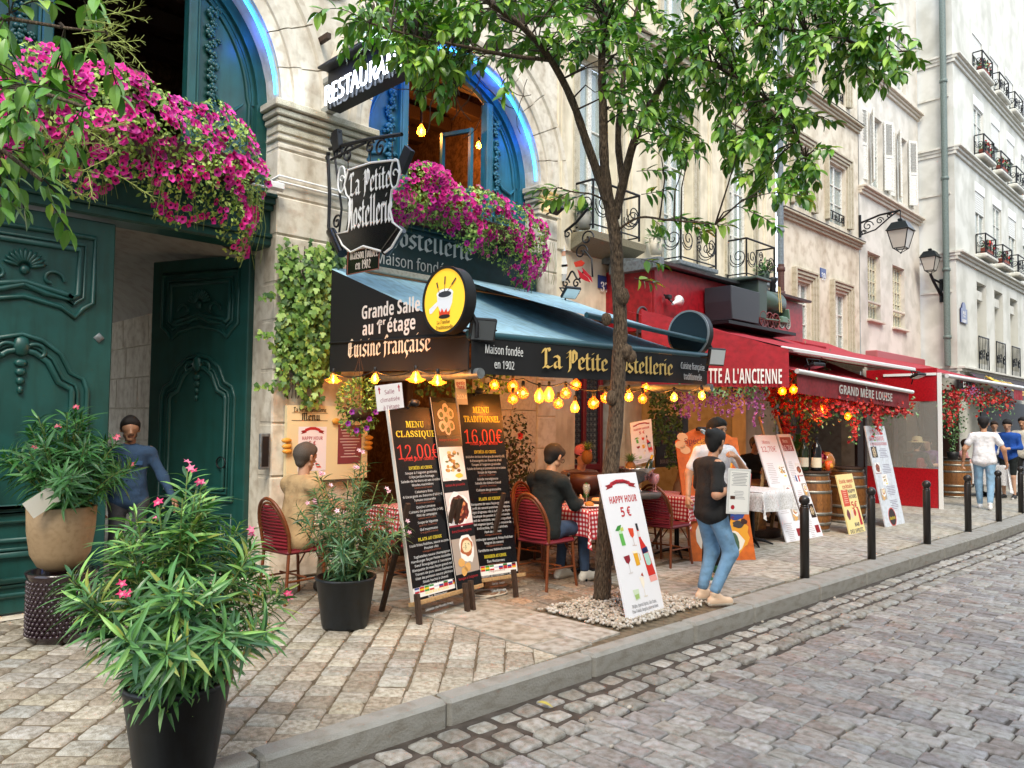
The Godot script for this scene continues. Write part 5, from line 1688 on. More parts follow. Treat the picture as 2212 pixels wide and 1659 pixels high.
func lamps() -> void:
	rng.seed = 47
	var b := site("wall_lantern", "black street lantern hanging from a long scrolled wall bracket", "street lamp", V(19.3, 6.5, 0.0))
	var s := Sh.new()
	var top := on_x(1945, 472, 19.3)
	s.tube([V(19.3, 6.25, 0.03), V(19.3, 6.8, 0.03)], 0.035, 6)
	s.tube([V(19.3, 6.6, 0.03), V(19.3, 6.72, 0.5), V(19.3, 6.75, top.z)], 0.025, 6)
	s.tube([V(19.3, 6.3, 0.03), V(19.3, 6.38, 0.4), V(19.3, 6.62, 0.72), V(19.3, 6.74, top.z - 0.05)], 0.018, 6)
	s.tube([V(19.3, 6.75, top.z), top], 0.012, 6)
	for q in [[6.5, 0.22, 0.13], [6.58, 0.5, 0.09], [6.66, 0.72, 0.06], [6.36, 0.12, 0.06]]: s.tube(spiral(V(19.3, q[0], q[1]), q[2], 0.02, 0, 8.5, Vector3.BACK), 0.014, 5)
	part("bracket", s, M.iron, b)
	street_lantern(b, top, 0.78)
	b = site("corner_lantern", "black street lantern standing on a bracket of the corner house", "street lamp", V(23.85, 5.0, 0.6))
	var lt := on_x(2009, 537, 23.35)
	s = Sh.new()
	var foot := lt + V(0, -1.06, 0) * 0.68
	s.tube([V(23.83, foot.y - 0.1, 0.55), V(23.83, foot.y - 0.75, 0.55)], 0.05, 6)
	s.tube([foot, foot + V(0.1, -0.2, 0.05), V(23.8, foot.y - 0.55, 0.55)], 0.04, 6)
	s.tube([foot + V(0.05, -0.12, 0.02), V(23.8, foot.y - 0.2, 0.55)], 0.03, 6)
	part("bracket", s, M.iron, b)
	street_lantern(b, lt, 0.68)
	var fl := [[1233, 632, 0.5, 0.9, "square flood light with white glass above the awning gutter", true], [1042, 712, 2.5, 0.35, "black flood light angled over the corner of the black awning", false], [1547, 771, 2.75, 0.2, "slim flood light at the end of the blue awning", true], [1760, 790, 2.45, 1.4, "dark flood light beside the white awning bar", false], [1983, 812, 2.4, 1.2, "small flood light at the far end of the upper red awning", true]]
	for f in fl:
		var c := on_z(f[0], f[1], f[2])
		var o := site("flood_light", f[4], "flood light", c)
		var bs := Basis(Vector3.UP, -0.3) * Basis(Vector3.RIGHT, f[3])
		s = Sh.new()
		s.box(c, V(0.24, 0.2, 0.045), bs, 0.01)
		for i in 7: s.box(c + bs * V(-0.09 + i * 0.03, 0, -0.03), V(0.006, 0.16, 0.02), bs)
		part("housing", s, M.black, o)
		s = Sh.new()
		s.box(c + bs * V(0, 0, 0.0235), V(0.205, 0.165, 0.004), bs)
		part("glass", s, mat("#e6ecec", 0.2) if f[5] else mat("#5a5f62", 0.2), o)
		s = Sh.new()
		s.tube([c + bs * V(-0.13, 0, 0), c + bs * V(-0.13, -0.02, -0.1), c + bs * V(0.13, -0.02, -0.1), c + bs * V(0.13, 0, 0)], 0.01, 5)
		s.tube([c + bs * V(0, -0.02, -0.1), c + V(0, -0.16, -0.12)], 0.012, 5)
		part("yoke", s, M.iron, o)
	var c := on_z(1202, 452, 0.2)
	b = site("arch_spot_lamp", "lit warm spot lamp fixed beside the right end of the neon arch", "lamp", c)
	s = Sh.new()
	s.box(c, V(0.16, 0.08, 0.16), Basis(Vector3.RIGHT, -0.5), 0.01)
	s.tube([c, c + V(-0.02, -0.05, -0.2)], 0.012, 5)
	part("housing", s, M.black, b)
	s = Sh.new()
	s.box(c + Basis(Vector3.RIGHT, -0.5) * V(0, 0.043, 0), V(0.12, 0.008, 0.12), Basis(Vector3.RIGHT, -0.5))
	part("glowing_glass", s, mat("#ffe9b0", 0.3, {emit = "#ffd98a", energy = 6.0}), b)
	c = on_z(1462, 652, 0.98)
	b = site("horn_spot", "small white horn shaped spot lamp on the red shop bay", "lamp", c)
	s = Sh.new()
	s.lathe(c, [Vector2(0.02, -0.12), Vector2(0.03, -0.05), Vector2(0.05, 0.02), Vector2(0.085, 0.07), Vector2(0.07, 0.06)], 14, Basis(Vector3.FORWARD, 1.2))
	part("shade", s, M.white, b)
	s = Sh.new()
	s.tube([c + V(-0.12, -0.02, 0), c + V(-0.16, 0.04, -0.05), c + V(-0.15, 0.1, -0.12)], 0.015, 6)
	s.box(c + V(-0.16, 0.06, -0.04), V(0.09, 0.06, 0.08), Basis(), 0.01)
	part("arm", s, M.black, b)
	c = on_z(1388, 690, 1.0)
	b = site("swan_neck_lamp", "dark swan neck lamp curling over the edge of the red corner awning", "lamp", c)
	s = Sh.new()
	s.tube([c + V(-0.12, -0.35, 0), c + V(-0.12, 0.05, 0)] + arc(c + V(0.0, 0.05, 0), 0.12, PI, 0.0, 12) + [c + V(0.12, -0.02, 0), c + V(0.06, -0.06, 0)], 0.018, 6)
	s.lathe(c + V(0.02, -0.2, 0), [Vector2(0.02, 0.14), Vector2(0.04, 0.1), Vector2(0.1, 0.02), Vector2(0.14, 0.0)], 14)
	part("lamp_arm", s, mat("#3a3437", 0.4), b)
func bulb(u: float, v: float, z: float, r: float, shape: int, label: String, hot := 1.0, group := "amber bulbs hanging along the terrace awning", named := "filament_bulb") -> void:
	r *= 0.86
	var c := on_z(u, v, z)
	var b := thing(named, label, "light bulb", group, c)
	var s := Sh.new()
	var prof := []
	match shape:
		0, 3: prof = [Vector2(0.0, -r), Vector2(r * 0.5, -r * 0.87), Vector2(r * 0.87, -r * 0.5), Vector2(r, 0), Vector2(r * 0.87, r * 0.5), Vector2(r * 0.5, r * 0.87), Vector2(r * 0.3, r * 1.05), Vector2(r * 0.28, r * 1.3)]
		1: prof = [Vector2(0.0, -r), Vector2(r * 0.5, -r * 0.87), Vector2(r * 0.87, -r * 0.5), Vector2(r, 0), Vector2(r * 0.9, r * 0.45), Vector2(r * 0.62, r * 1.0), Vector2(r * 0.36, r * 1.5), Vector2(r * 0.3, r * 1.75)]
		2: prof = [Vector2(0.0, -r * 1.2), Vector2(r * 0.6, -r * 1.0), Vector2(r * 0.9, -r * 0.5), Vector2(r, 0.2 * r), Vector2(r * 0.75, r * 1.0), Vector2(r * 0.4, r * 1.5), Vector2(r * 0.3, r * 1.8)]
		4: prof = [Vector2(0.0, -r * 0.6), Vector2(r * 0.7, -r * 0.5), Vector2(r * 1.5, -r * 0.1), Vector2(r * 1.55, r * 0.05), Vector2(r * 0.8, r * 0.35), Vector2(r * 0.6, r * 0.8), Vector2(r * 0.35, r * 1.3)]
	s.lathe(Vector3.ZERO, prof, 8 if shape == 0 else 18, Basis(), shape != 0)
	var ytop: float = prof[-1].y
	var hue: Array = [Color(1.0, 0.55, 0.12), Color(1.0, 0.75, 0.35), Color(1.0, 0.8, 0.4), Color(0.9, 0.5, 0.12), Color(1.0, 0.7, 0.25)]
	part("glass", s, mat(hue[shape], 0.05, {alpha = 0.4, emit = "#ff6a08" if shape in [0, 3] else "#ff9a30", energy = 0.16 * hot}), b)
	s = Sh.new()
	if shape in [0, 3]: s.ball(V(0, 0.1 * r, 0), V(r, r * 1.2, r) * 0.34, 8)
	else: s.tube(spiral(V(0, -0.2 * r, 0), r * 0.2, r * 0.2, 0, 9.0, Vector3.RIGHT, Vector3.UP).map(func(p): return V(p.x, p.y * 0.4 + 0.0, p.x * 0.5)) + [V(0, r * 0.6, 0)], r * 0.09, 5); s.tube([V(0, -r * 0.5, 0), V(r * 0.06, r * 0.2, 0), V(0, r * 0.9, 0)], r * 0.11, 5)
	part("filament", s, mat("#fff0c0", 0.3, {emit = "#ffb050", energy = 4.0 * hot}), b)
	s = Sh.new()
	s.lathe(V(0, ytop, 0), [Vector2(0.0, -0.01), Vector2(0.016, -0.01), Vector2(0.018, 0.03), Vector2(0.012, 0.05), Vector2(0.0, 0.05)], 10)
	part("socket", s, M.black, b)
	if hot >= 1.0:
		var li := OmniLight3D.new()
		li.name = "bulb_light"
		li.light_color = Color(1.0, 0.62, 0.25)
		li.light_energy = 0.055 * hot if named == "filament_bulb" else 0.4
		li.light_size = r * 0.4
		li.omni_range = 8.0
		li.shadow_enabled = true
		b.add_child(li)
func bulbs() -> void:
	var names := ["amber faceted globe bulb glowing on the awning cable", "amber pear bulb glowing on the awning cable", "tall clear bulb with long filament on the awning cable", "smooth amber globe bulb on the awning cable", "flat amber bulb glowing under the black side panel"]
	for q in [[720, 822, 0.9, 0.06, 4], [810, 820, 1.4, 0.045, 1], [898, 820, 2.0, 0.065, 4], [945, 826, 2.2, 0.06, 4], [1130, 850, 2.25, 0.062, 0], [1108, 862, 1.9, 0.06, 0], [1108, 835, 1.4, 0.075, 0], [1165, 858, 2.1, 0.06, 2], [1186, 855, 1.6, 0.07, 2], [1222, 850, 2.25, 0.062, 0], [1206, 872, 2.1, 0.058, 0], [1245, 832, 1.6, 0.07, 0], [1242, 882, 2.2, 0.055, 1], [1282, 872, 2.3, 0.068, 3], [1308, 860, 2.35, 0.06, 3], [1358, 858, 2.2, 0.058, 1], [1388, 862, 2.35, 0.058, 3], [1395, 838, 1.7, 0.06, 0], [1456, 860, 2.4, 0.05, 1], [1516, 856, 2.5, 0.05, 1], [1240, 832, 1.2, 0.06, 0], [1068, 832, 1.6, 0.06, 0]]:
		bulb(q[0], q[1], q[2], q[3], q[4], names[q[4]])
	for q in [[1690, 845, 2.2], [1714, 842, 2.4], [1775, 885, 2.4], [1832, 900, 2.4]]: bulb(q[0], q[1], q[2], 0.07, 0, "amber globe bulb glowing among the red garland flowers", 1.0, "bulbs among the red flowers")
	var c := site("festoon_cable", "black festoon cable looping below the awning valance between bulbs", "cable", V(6, 2.05, 2.3))
	var s := Sh.new()
	var hang := [[700, 815, 0.8], [720, 806, 0.9], [810, 800, 1.4], [898, 798, 2.0], [1016, 795, 2.42], [1130, 818, 2.3], [1222, 826, 2.3], [1308, 838, 2.35], [1388, 838, 2.35], [1456, 838, 2.4], [1516, 832, 2.5]]
	for i in hang.size() - 1:
		var a := on_z(hang[i][0], hang[i][1], hang[i][2]); var b := on_z(hang[i + 1][0], hang[i + 1][1], hang[i + 1][2])
		var p := []
		for k in 9:
			var t := k / 8.0
			p.append(a.lerp(b, t) + V(0, -0.05 * 4 * t * (1 - t), 0))
		s.tube(p, 0.006, 5)
	part("cable", s, M.black, c)
	bulb(910, 285, -1.1, 0.075, 1, "pear bulb glowing on a long cord inside the upper window", 1.5, "", "pendant_bulb")
	var o: Node3D = get_node("pendant_bulb")
	s = Sh.new()
	s.tube([V(0, 0.14, 0), V(0.01, 0.6, 0), V(0, 1.4, 0)], 0.02, 6)
	part("rope_cord", s, M.wood_dark, o)
	bulb(1034, 315, -1.3, 0.05, 2, "long bulb of the sconce glowing beyond the open casement", 1.2, "", "sconce_bulb")
func locomotive() -> void:
	var b := site("model_locomotive", "dark green and black model steam locomotive standing on the red awning ledge", "model train", V(11.6, 3.25, 1.1))
	var y := 3.22
	var z := 1.1
	var s := Sh.new()
	s.box(V(11.7, y - 0.03, z), V(2.3, 0.05, 0.5))
	s.box(V(11.7, y - 0.2, z - 0.1), V(2.2, 0.05, 0.3))
	part("track_plate", s, M.iron, b)
	s = Sh.new()
	s.prism(PackedVector2Array([Vector2(-0.42, 0), Vector2(0.42, 0), Vector2(0.46, 0.28), Vector2(0.46, 0.52), Vector2(-0.46, 0.52), Vector2(-0.46, 0.28)]), Transform3D(Basis(), V(11.1, y + 0.02, z - 0.22)), 0.46, 0.01)
	part("tender", s, mat("#2b2d33", 0.4), b)
	s = Sh.new()
	s.box(V(11.72, y + 0.45, z), V(0.3, 0.62, 0.42), Basis(), 0.01)
	s.box(V(11.7, y + 0.78, z), V(0.5, 0.05, 0.5), Basis(), 0.015)
	part("cab", s, mat("#38473f", 0.45), b)
	s = Sh.new()
	s.lathe(V(11.85, y + 0.48, z), [Vector2(0, 0), Vector2(0.2, 0), Vector2(0.2, 0.75), Vector2(0.16, 0.8), Vector2(0, 0.8)], 16, Basis(Vector3.FORWARD, PI / 2))
	part("boiler", s, mat("#3f5248", 0.4), b)
	s = Sh.new()
	s.lathe(V(12.5, y + 0.66, z), [Vector2(0.05, 0), Vector2(0.05, 0.18), Vector2(0.09, 0.26), Vector2(0.07, 0.28)], 12)
	s.ball(V(12.15, y + 0.68, z), V(0.08, 0.09, 0.08), 10)
	part("chimney", s, M.iron, b)
	for i in 5:
		s = Sh.new()
		var c := V(11.75 + i * 0.22, y + 0.13, z + 0.2)
		var r := 0.13 if i < 3 else 0.085
		s.tube(arc(c, r, 0, TAU, 16), 0.014, 5, false)
		for k in 6: s.bar(c, c + V(cos(k * TAU / 6) * r, sin(k * TAU / 6) * r, 0), 0.012, 0.012)
		part("wheel", s, mat("#8e8f88", 0.5) if i > 2 else mat("#6a2420", 0.5), b)
	s = Sh.new()
	s.bar(V(11.75, y + 0.13, z + 0.24), V(12.2, y + 0.15, z + 0.24), 0.03, 0.015)
	s.box(V(12.45, y + 0.18, z + 0.2), V(0.22, 0.12, 0.1), Basis(), 0.02)
	s.box(V(12.72, y + 0.25, z), V(0.04, 0.3, 0.4), Basis(Vector3.BACK, 0.2), 0.01)
	part("rods", s, mat("#5d7a68", 0.4), b)
	for e in [0, 1]:
		s = Sh.new()
		s.tube([V(12.3 + e * 0.07, y + 0.3, z + 0.22), V(12.36 + e * 0.07, y + 0.75, z + 0.16)], 0.01, 5)
		part("ladder_rail", s, mat("#b39a5a", 0.5), b)
# ================= plants
func leaf_mesh(len: float, wid: float, c: Color, bend := 0.25, fold := 0.3, segs := 4, peak := 0.42) -> ArrayMesh:
	var s := Sh.new()
	s.col = c
	var L0 := []; var R0 := []; var C0 := []
	for i in segs + 1:
		var t := float(i) / segs
		var w := wid * 0.5 * pow(sin(PI * pow(t, log(0.5) / log(peak))), 0.8) if i > 0 and i < segs else 0.0
		var y := len * (t - 0.12 * bend * t * t)
		var z := -len * bend * t * t
		C0.append(V(0, y, z)); L0.append(V(-w, y, z + w * fold)); R0.append(V(w, y, z + w * fold))
	for i in segs:
		if i == 0:
			s.tri(C0[0], L0[1], C0[1], 1); s.tri(C0[0], C0[1], R0[1], 2)
		elif i == segs - 1:
			s.tri(C0[i], L0[i], C0[i + 1], 1); s.tri(C0[i], C0[i + 1], R0[i], 2)
		else:
			s.quad(C0[i], L0[i], L0[i + 1], C0[i + 1], 1); s.quad(C0[i], C0[i + 1], R0[i + 1], R0[i], 2)
	return s.mesh()
func flower_mesh(r: float, lobes: int, c: Color, heart: Color, cup := 0.3, notch := 0.75) -> ArrayMesh:
	var s := Sh.new()
	var n := lobes * 2
	for i in n:
		var a0 := TAU * i / n; var a1 := TAU * (i + 1) / n
		var r0 := r * (1.0 if i % 2 else notch); var r1 := r * (1.0 if (i + 1) % 2 else notch)
		var z0 := r * 0.12 * sin(i * 2.3); var z1 := r * 0.12 * sin((i + 1) * 2.3) if i < n - 1 else 0.0
		var p0 := V(cos(a0) * r0, sin(a0) * r0, z0); var p1 := V(cos(a1) * r1, sin(a1) * r1, z1)
		var q0 := V(cos(a0) * r * 0.3, sin(a0) * r * 0.3, -r * cup * 0.5); var q1 := V(cos(a1) * r * 0.3, sin(a1) * r * 0.3, -r * cup * 0.5)
		s.col = c; s.quad(q0, p0, p1, q1, 1)
		s.col = heart; s.tri(V(0, 0, -r * cup), q0, q1, 1)
	return s.mesh()
func aim(d: Vector3, n: Vector3) -> Basis:
	var y := d.normalized()
	var x := y.cross(n)
	x = x.normalized() if x.length() > 1e-4 else y.cross(Vector3.RIGHT).normalized()
	return Basis(x, y, x.cross(y))
func rv() -> Vector3:
	return V(rng.randfn(), rng.randfn(), rng.randfn()).normalized()
func at_depth(u: float, v: float, d: float) -> Vector3:
	return eye + ray(u, v) * d
func in_poly(p: Array, x: float, y: float) -> bool:
	var q := PackedVector2Array()
	for a in p: q.append(Vector2(a[0], a[1]))
	return Geometry2D.is_point_in_polygon(Vector2(x, y), q)
func shades(list: Array, n: int, f: Callable) -> Array:
	var out := []
	for i in n: out.append(f.call(tone(S(list[i % list.size()]), 0.18, 0.08)))
	return out
func twig_leaves(list: Array, wood: Sh, a: Vector3, d: Vector3, n: int, len: float, nv: int, droop: float, gap := 0.045) -> void:
	var p := a
	var dir := d.normalized()
	var pts := [p]
	var side := dir.cross(Vector3.UP).normalized()
	if side.length() < 0.1: side = Vector3.RIGHT
	for i in n:
		dir = (dir + V(0, -droop, 0) + rv() * 0.12).normalized()
		p += dir * gap
		pts.append(p)
		side = side.rotated(dir, 1.2 + rf(-0.3, 0.3))
		for e in [-1, 1]:
			if rng.randf() < 0.06: continue
			var ld: Vector3 = (dir * 0.75 + side * e * 1.0 + V(0, -0.35, 0) + rv() * 0.25).normalized()
			var nn: Vector3 = (Vector3.UP + rv() * 0.35 + V(-0.2, 0, 0.3)).normalized()
			list.append([rng.randi() % nv, Transform3D(aim(ld, nn).scaled(Vector3.ONE * rf(0.65, 1.15)), p)])
	var ld := dir
	list.append([rng.randi() % nv, Transform3D(aim(ld, Vector3.UP), p)])
	if wood: wood.tube(pts, 0.0035, 4, false)
func street_tree() -> void:
	rng.seed = 101
	var b := site("street_tree", "slim street tree with forked trunk growing from a pebble bed", "tree", V(5.53, 0, 2.89))
	var s := Sh.new()
	var D := 7.0
	var path := func(a: Array) -> Array:
		var r := []
		for q in a: r.append(at_depth(q[0], q[1], q[2]))
		var o := []
		for i in r.size() - 1:
			for k in 4:
				var t := k / 4.0
				var p0: Vector3 = r[maxi(i - 1, 0)]; var p3: Vector3 = r[mini(i + 2, r.size() - 1)]
				o.append((r[i] as Vector3).cubic_interpolate(r[i + 1], p0, p3, t))
		o.append(r[-1])
		return o
	var ramp := func(a: float, e: float, n: int) -> Array:
		var r := []
		for i in n: r.append(lerpf(a, e, float(i) / (n - 1)) * (1.0 + 0.06 * sin(i * 2.7)))
		return r
	var tr: Array = path.call([[1300, 1312, 7.0], [1303, 1230, 7.0], [1312, 1080, 7.0], [1328, 930, 7.0], [1336, 800, 7.0], [1340, 700, 7.0], [1334, 600, 7.0], [1330, 520, 7.0], [1318, 450, 7.0]])
	var rad: Array = ramp.call(0.082, 0.054, tr.size())
	rad[0] = 0.1; rad[1] = 0.092
	s.tube(tr, rad, 14)
	for q in [[1352, 640, 0.07], [1362, 760, 0.06], [1372, 770, 0.05], [1318, 690, 0.05], [1330, 860, 0.06]]: s.ball(at_depth(q[0] - 8, q[1], 6.96), V(q[2], q[2] * 1.3, q[2]), 8)
	part("trunk", s, M.bark, b)
	s = Sh.new()
	var limbs := [
		[[1322, 470, 7.0], [1300, 400, 7.0], [1268, 310, 6.9], [1235, 215, 6.8], [1190, 130, 6.6], [1130, 60, 6.3], [1060, 10, 6.0]],
		[[1320, 460, 7.0], [1306, 360, 7.0], [1303, 240, 7.05], [1300, 120, 7.1], [1310, 0, 7.2], [1330, -120, 7.3]],
		[[1328, 470, 7.0], [1350, 380, 7.1], [1372, 300, 7.2], [1420, 200, 7.3], [1480, 110, 7.3], [1560, 40, 7.2], [1700, -20, 7.1]],
		[[1345, 390, 7.1], [1335, 300, 7.3], [1345, 180, 7.6], [1365, 60, 7.9], [1400, -60, 8.2]],
		[[1330, 500, 7.0], [1380, 470, 6.8], [1440, 475, 6.6], [1500, 480, 6.5], [1545, 485, 6.4]],
		[[1318, 440, 7.0], [1280, 420, 6.8], [1240, 415, 6.6], [1205, 405, 6.5]],
		[[1190, 130, 6.6], [1100, 120, 6.3], [1000, 100, 6.1], [900, 80, 6.0], [800, 50, 5.9]],
		[[1480, 110, 7.3], [1560, 150, 7.0], [1640, 200, 6.8], [1700, 260, 6.7], [1740, 340, 6.6]],
		[[1560, 40, 7.2], [1680, 60, 6.8], [1800, 80, 6.5], [1900, 110, 6.3], [1960, 110, 6.2]]]
	var rr := [[0.048, 0.02], [0.05, 0.024], [0.046, 0.016], [0.035, 0.015], [0.012, 0.005], [0.01, 0.005], [0.02, 0.007], [0.02, 0.007], [0.018, 0.006]]
	var nodes := []
	for i in limbs.size():
		var p: Array = path.call(limbs[i])
		s.tube(p, ramp.call(rr[i][0], rr[i][1], p.size()), 8)
		nodes.append_array(p.slice(6) if i < 4 else p.slice(1))
	part("limb", s, M.bark, b)
	var wood := Sh.new()
	var list := []
	var nv := 16
	var meshes := shades(["#638f30", "#52802a", "#749e3a", "#46742a", "#86ae40", "#a0c44c", "#6a9236"], nv, func(c): return leaf_mesh(0.125, 0.058, c, rf(0.1, 0.35), 0.35))
	var crown := [[735, 25], [760, 70], [830, 115], [905, 150], [960, 205], [1000, 165], [1060, 130], [1120, 175], [1190, 190], [1230, 150], [1290, 210], [1350, 235], [1400, 230], [1420, 310], [1500, 350], [1560, 390], [1640, 445], [1690, 430], [1740, 420], [1795, 400], [1790, 330], [1760, 280], [1790, 220], [1880, 165], [1960, 130], [2005, 95], [1960, 60], [1900, 10], [1850, -90], [1600, -130], [1300, -140], [1000, -130], [800, -90]]
	var tries := 0
	var made := 0
	while made < 540 and tries < 12000:
		tries += 1
		var u := rf(730, 2005); var v := rf(-140, 450)
		if not in_poly(crown, u, v): continue
		if u < 1250 and u > 1000 and v > 120 and rng.randf() < 0.75: continue
		if u > 1230 and u < 1330 and v > 60 and rng.randf() < 0.7: continue
		var d := clampf(7.0 + rng.randfn() * 0.55 - (0.5 if u < 1000 or u > 1700 else 0.0), 5.7, 8.4)
		var p := at_depth(u, v, d)
		var best: Vector3 = nodes[0]
		for q in nodes:
			if q.distance_squared_to(p) < best.distance_squared_to(p): best = q
		var away := (p - best)
		if away.length() > 1.6: continue
		if v > 200 and rng.randf() < 0.25: continue
		made += 1
		var start := p - away.normalized() * minf(0.3, away.length())
		if away.length() > 0.32: wood.tube([best, best.lerp(start, 0.5) + V(0, 0.06, 0) + rv() * 0.04, start], [0.009, 0.006, 0.004], 5, false)
		twig_leaves(list, wood, start, (away.normalized() + V(0, -0.1, 0) + rv() * 0.5), 5 + rng.randi() % 5, 0.1, nv, 0.09)
	for q in [[1400, 468, 6.75, 1, 4], [1440, 475, 6.6, 1, 6], [1500, 480, 6.5, 1, 6], [1470, 478, 6.55, 1, 5], [1240, 412, 6.6, -1, 6], [1270, 418, 6.8, -1, 5], [1215, 405, 6.5, -1, 5], [1375, 370, 6.9, 1, 7], [1385, 420, 6.9, 1, 5], [1370, 600, 6.9, 1, 4], [1385, 560, 6.85, 1, 4]]:
		twig_leaves(list, wood, at_depth(q[0], q[1], q[2]), cb.x * q[3] + V(0, -0.1, 0) + rv() * 0.3, q[4], 0.1, nv, 0.06)
	for i in 14:
		var a := at_depth(rf(930, 1140), rf(120, 190), 6.4)
		var p := [a]
		var dd := (cb.x * rf(-1, 1) + V(0, -0.7, 0)).normalized()
		for k in 7:
			a += dd * 0.07
			dd = (dd + rv() * 0.35).normalized()
			p.append(a)
		wood.tube(p, 0.004, 4, false)
	part("twig", wood, M.branch, b)
	pieces("leaf", meshes, list, M.leaf, b, 300, "crown")
func fallen_leaves() -> void:
	rng.seed = 109
	for q in [[1160, 1517, "curled yellow leaf lying on the gutter cobbles", "#b5a44a"], [2045, 1190, "fresh green leaf lying on the road by the bollards", "#5a8a34"], [395, 1530, "yellow leaf lying on the paving behind the big black pot", "#b9a850"]]:
		var g := on_y(q[0], q[1], -0.118 if q[1] != 1530 else 0.012)
		var o := part("fallen_leaf", leaf_mesh(0.11, 0.04, S(q[3]), 0.2, 0.5), M.leaf_soft, self)
		o.name = numbered("fallen_leaf")
		o.transform = Transform3D(aim(V(rf(-1, 1), 0.02, rf(-1, 1)), Vector3.UP), g)
		tag(o, q[2], "leaf")
func overhanging_tree() -> void:
	rng.seed = 103
	var b := site("overhanging_tree", "street tree whose flowering branch hangs over the petunias by the carriage door", "tree", V(0.1, 0, 2.9))
	var s := Sh.new()
	s.tube([V(0.1, -0.02, 2.9), V(0.08, 1.2, 2.88), V(0.1, 2.4, 2.9), V(0.05, 3.4, 2.85), V(0.1, 4.6, 2.8)], [0.1, 0.085, 0.08, 0.07, 0.04], 12)
	part("trunk", s, M.bark, b)
	s = Sh.new()
	var nodes := []
	for q in [[[-330, 150, 4.1], [-150, 60, 4.0], [20, 40, 3.8], [140, 60, 3.7], [230, 70, 3.7]], [[-330, 200, 4.1], [-120, 170, 3.9], [60, 190, 3.7], [180, 230, 3.6]], [[-330, 260, 4.1], [-150, 280, 3.9], [0, 320, 3.7], [90, 390, 3.6]], [[-330, 100, 4.1], [-200, -60, 3.9], [-40, -120, 3.8], [120, -90, 3.7]]]:
		var p := []
		for k in q: p.append(at_depth(k[0], k[1], k[2]))
		p.insert(0, V(0.08, 3.2, 2.86))
		s.tube(p, [0.035, 0.025, 0.016, 0.012, 0.008, 0.004].slice(0, p.size()), 6)
		nodes.append_array(p.slice(2))
	part("limb", s, M.bark, b)
	var wood := Sh.new()
	var list := []
	var meshes := shades(["#72a04a", "#608e3e", "#86b052", "#527f38", "#9ac25e"], 12, func(c): return leaf_mesh(0.12, 0.05, c, rf(0.1, 0.3), 0.35))
	var zone := [[-300, -200], [300, -150], [200, 20], [235, 90], [250, 150], [215, 250], [195, 330], [170, 420], [120, 480], [60, 470], [20, 420], [-60, 480], [-300, 420]]
	var made := 0
	var tries := 0
	while made < 70 and tries < 2000:
		tries += 1
		var u := rf(-300, 260); var v := rf(-200, 470)
		if not in_poly(zone, u, v): continue
		made += 1
		var p := at_depth(u, v, rf(3.4, 4.1))
		var best: Vector3 = nodes[0]
		for q in nodes:
			if q.distance_squared_to(p) < best.distance_squared_to(p): best = q
		var away := p - best
		var st := p - away.normalized() * minf(0.2, away.length())
		wood.tube([best, best.lerp(st, 0.5) + rv() * 0.03, st], [0.006, 0.004, 0.003], 4, false)
		twig_leaves(list, wood, st, away.normalized() + V(0, -0.5, 0) + rv() * 0.4, 4 + rng.randi() % 3, 0.1, 12, 0.16, 0.05)
	part("twig", wood, M.branch, b)
	pieces("leaf", meshes, list, M.leaf, b, 250, "crown")
	s = Sh.new()
	for i in 34:
		var a := at_depth(rf(150, 250) if i < 18 else rf(20, 250), rf(5, 120) if i < 18 else rf(230, 440), rf(3.5, 3.8))
		var d := (cb.x * rf(0.2, 1.0) + V(0, rf(-0.5, 0.6), 0) + cb.z * rf(-0.4, 0.4)).normalized()
		var p := [a]
		for k in 5:
			a += d * 0.035
			d = (d + rv() * 0.15).normalized()
			p.append(a)
			for e in 3: s.tube([a, a + (d + rv() * 0.9).normalized() * 0.035], 0.0012, 3, false)
		s.tube(p, 0.0018, 4, false)
	part("flower_stalk", s, mat("#a3b05a", 0.7), b)
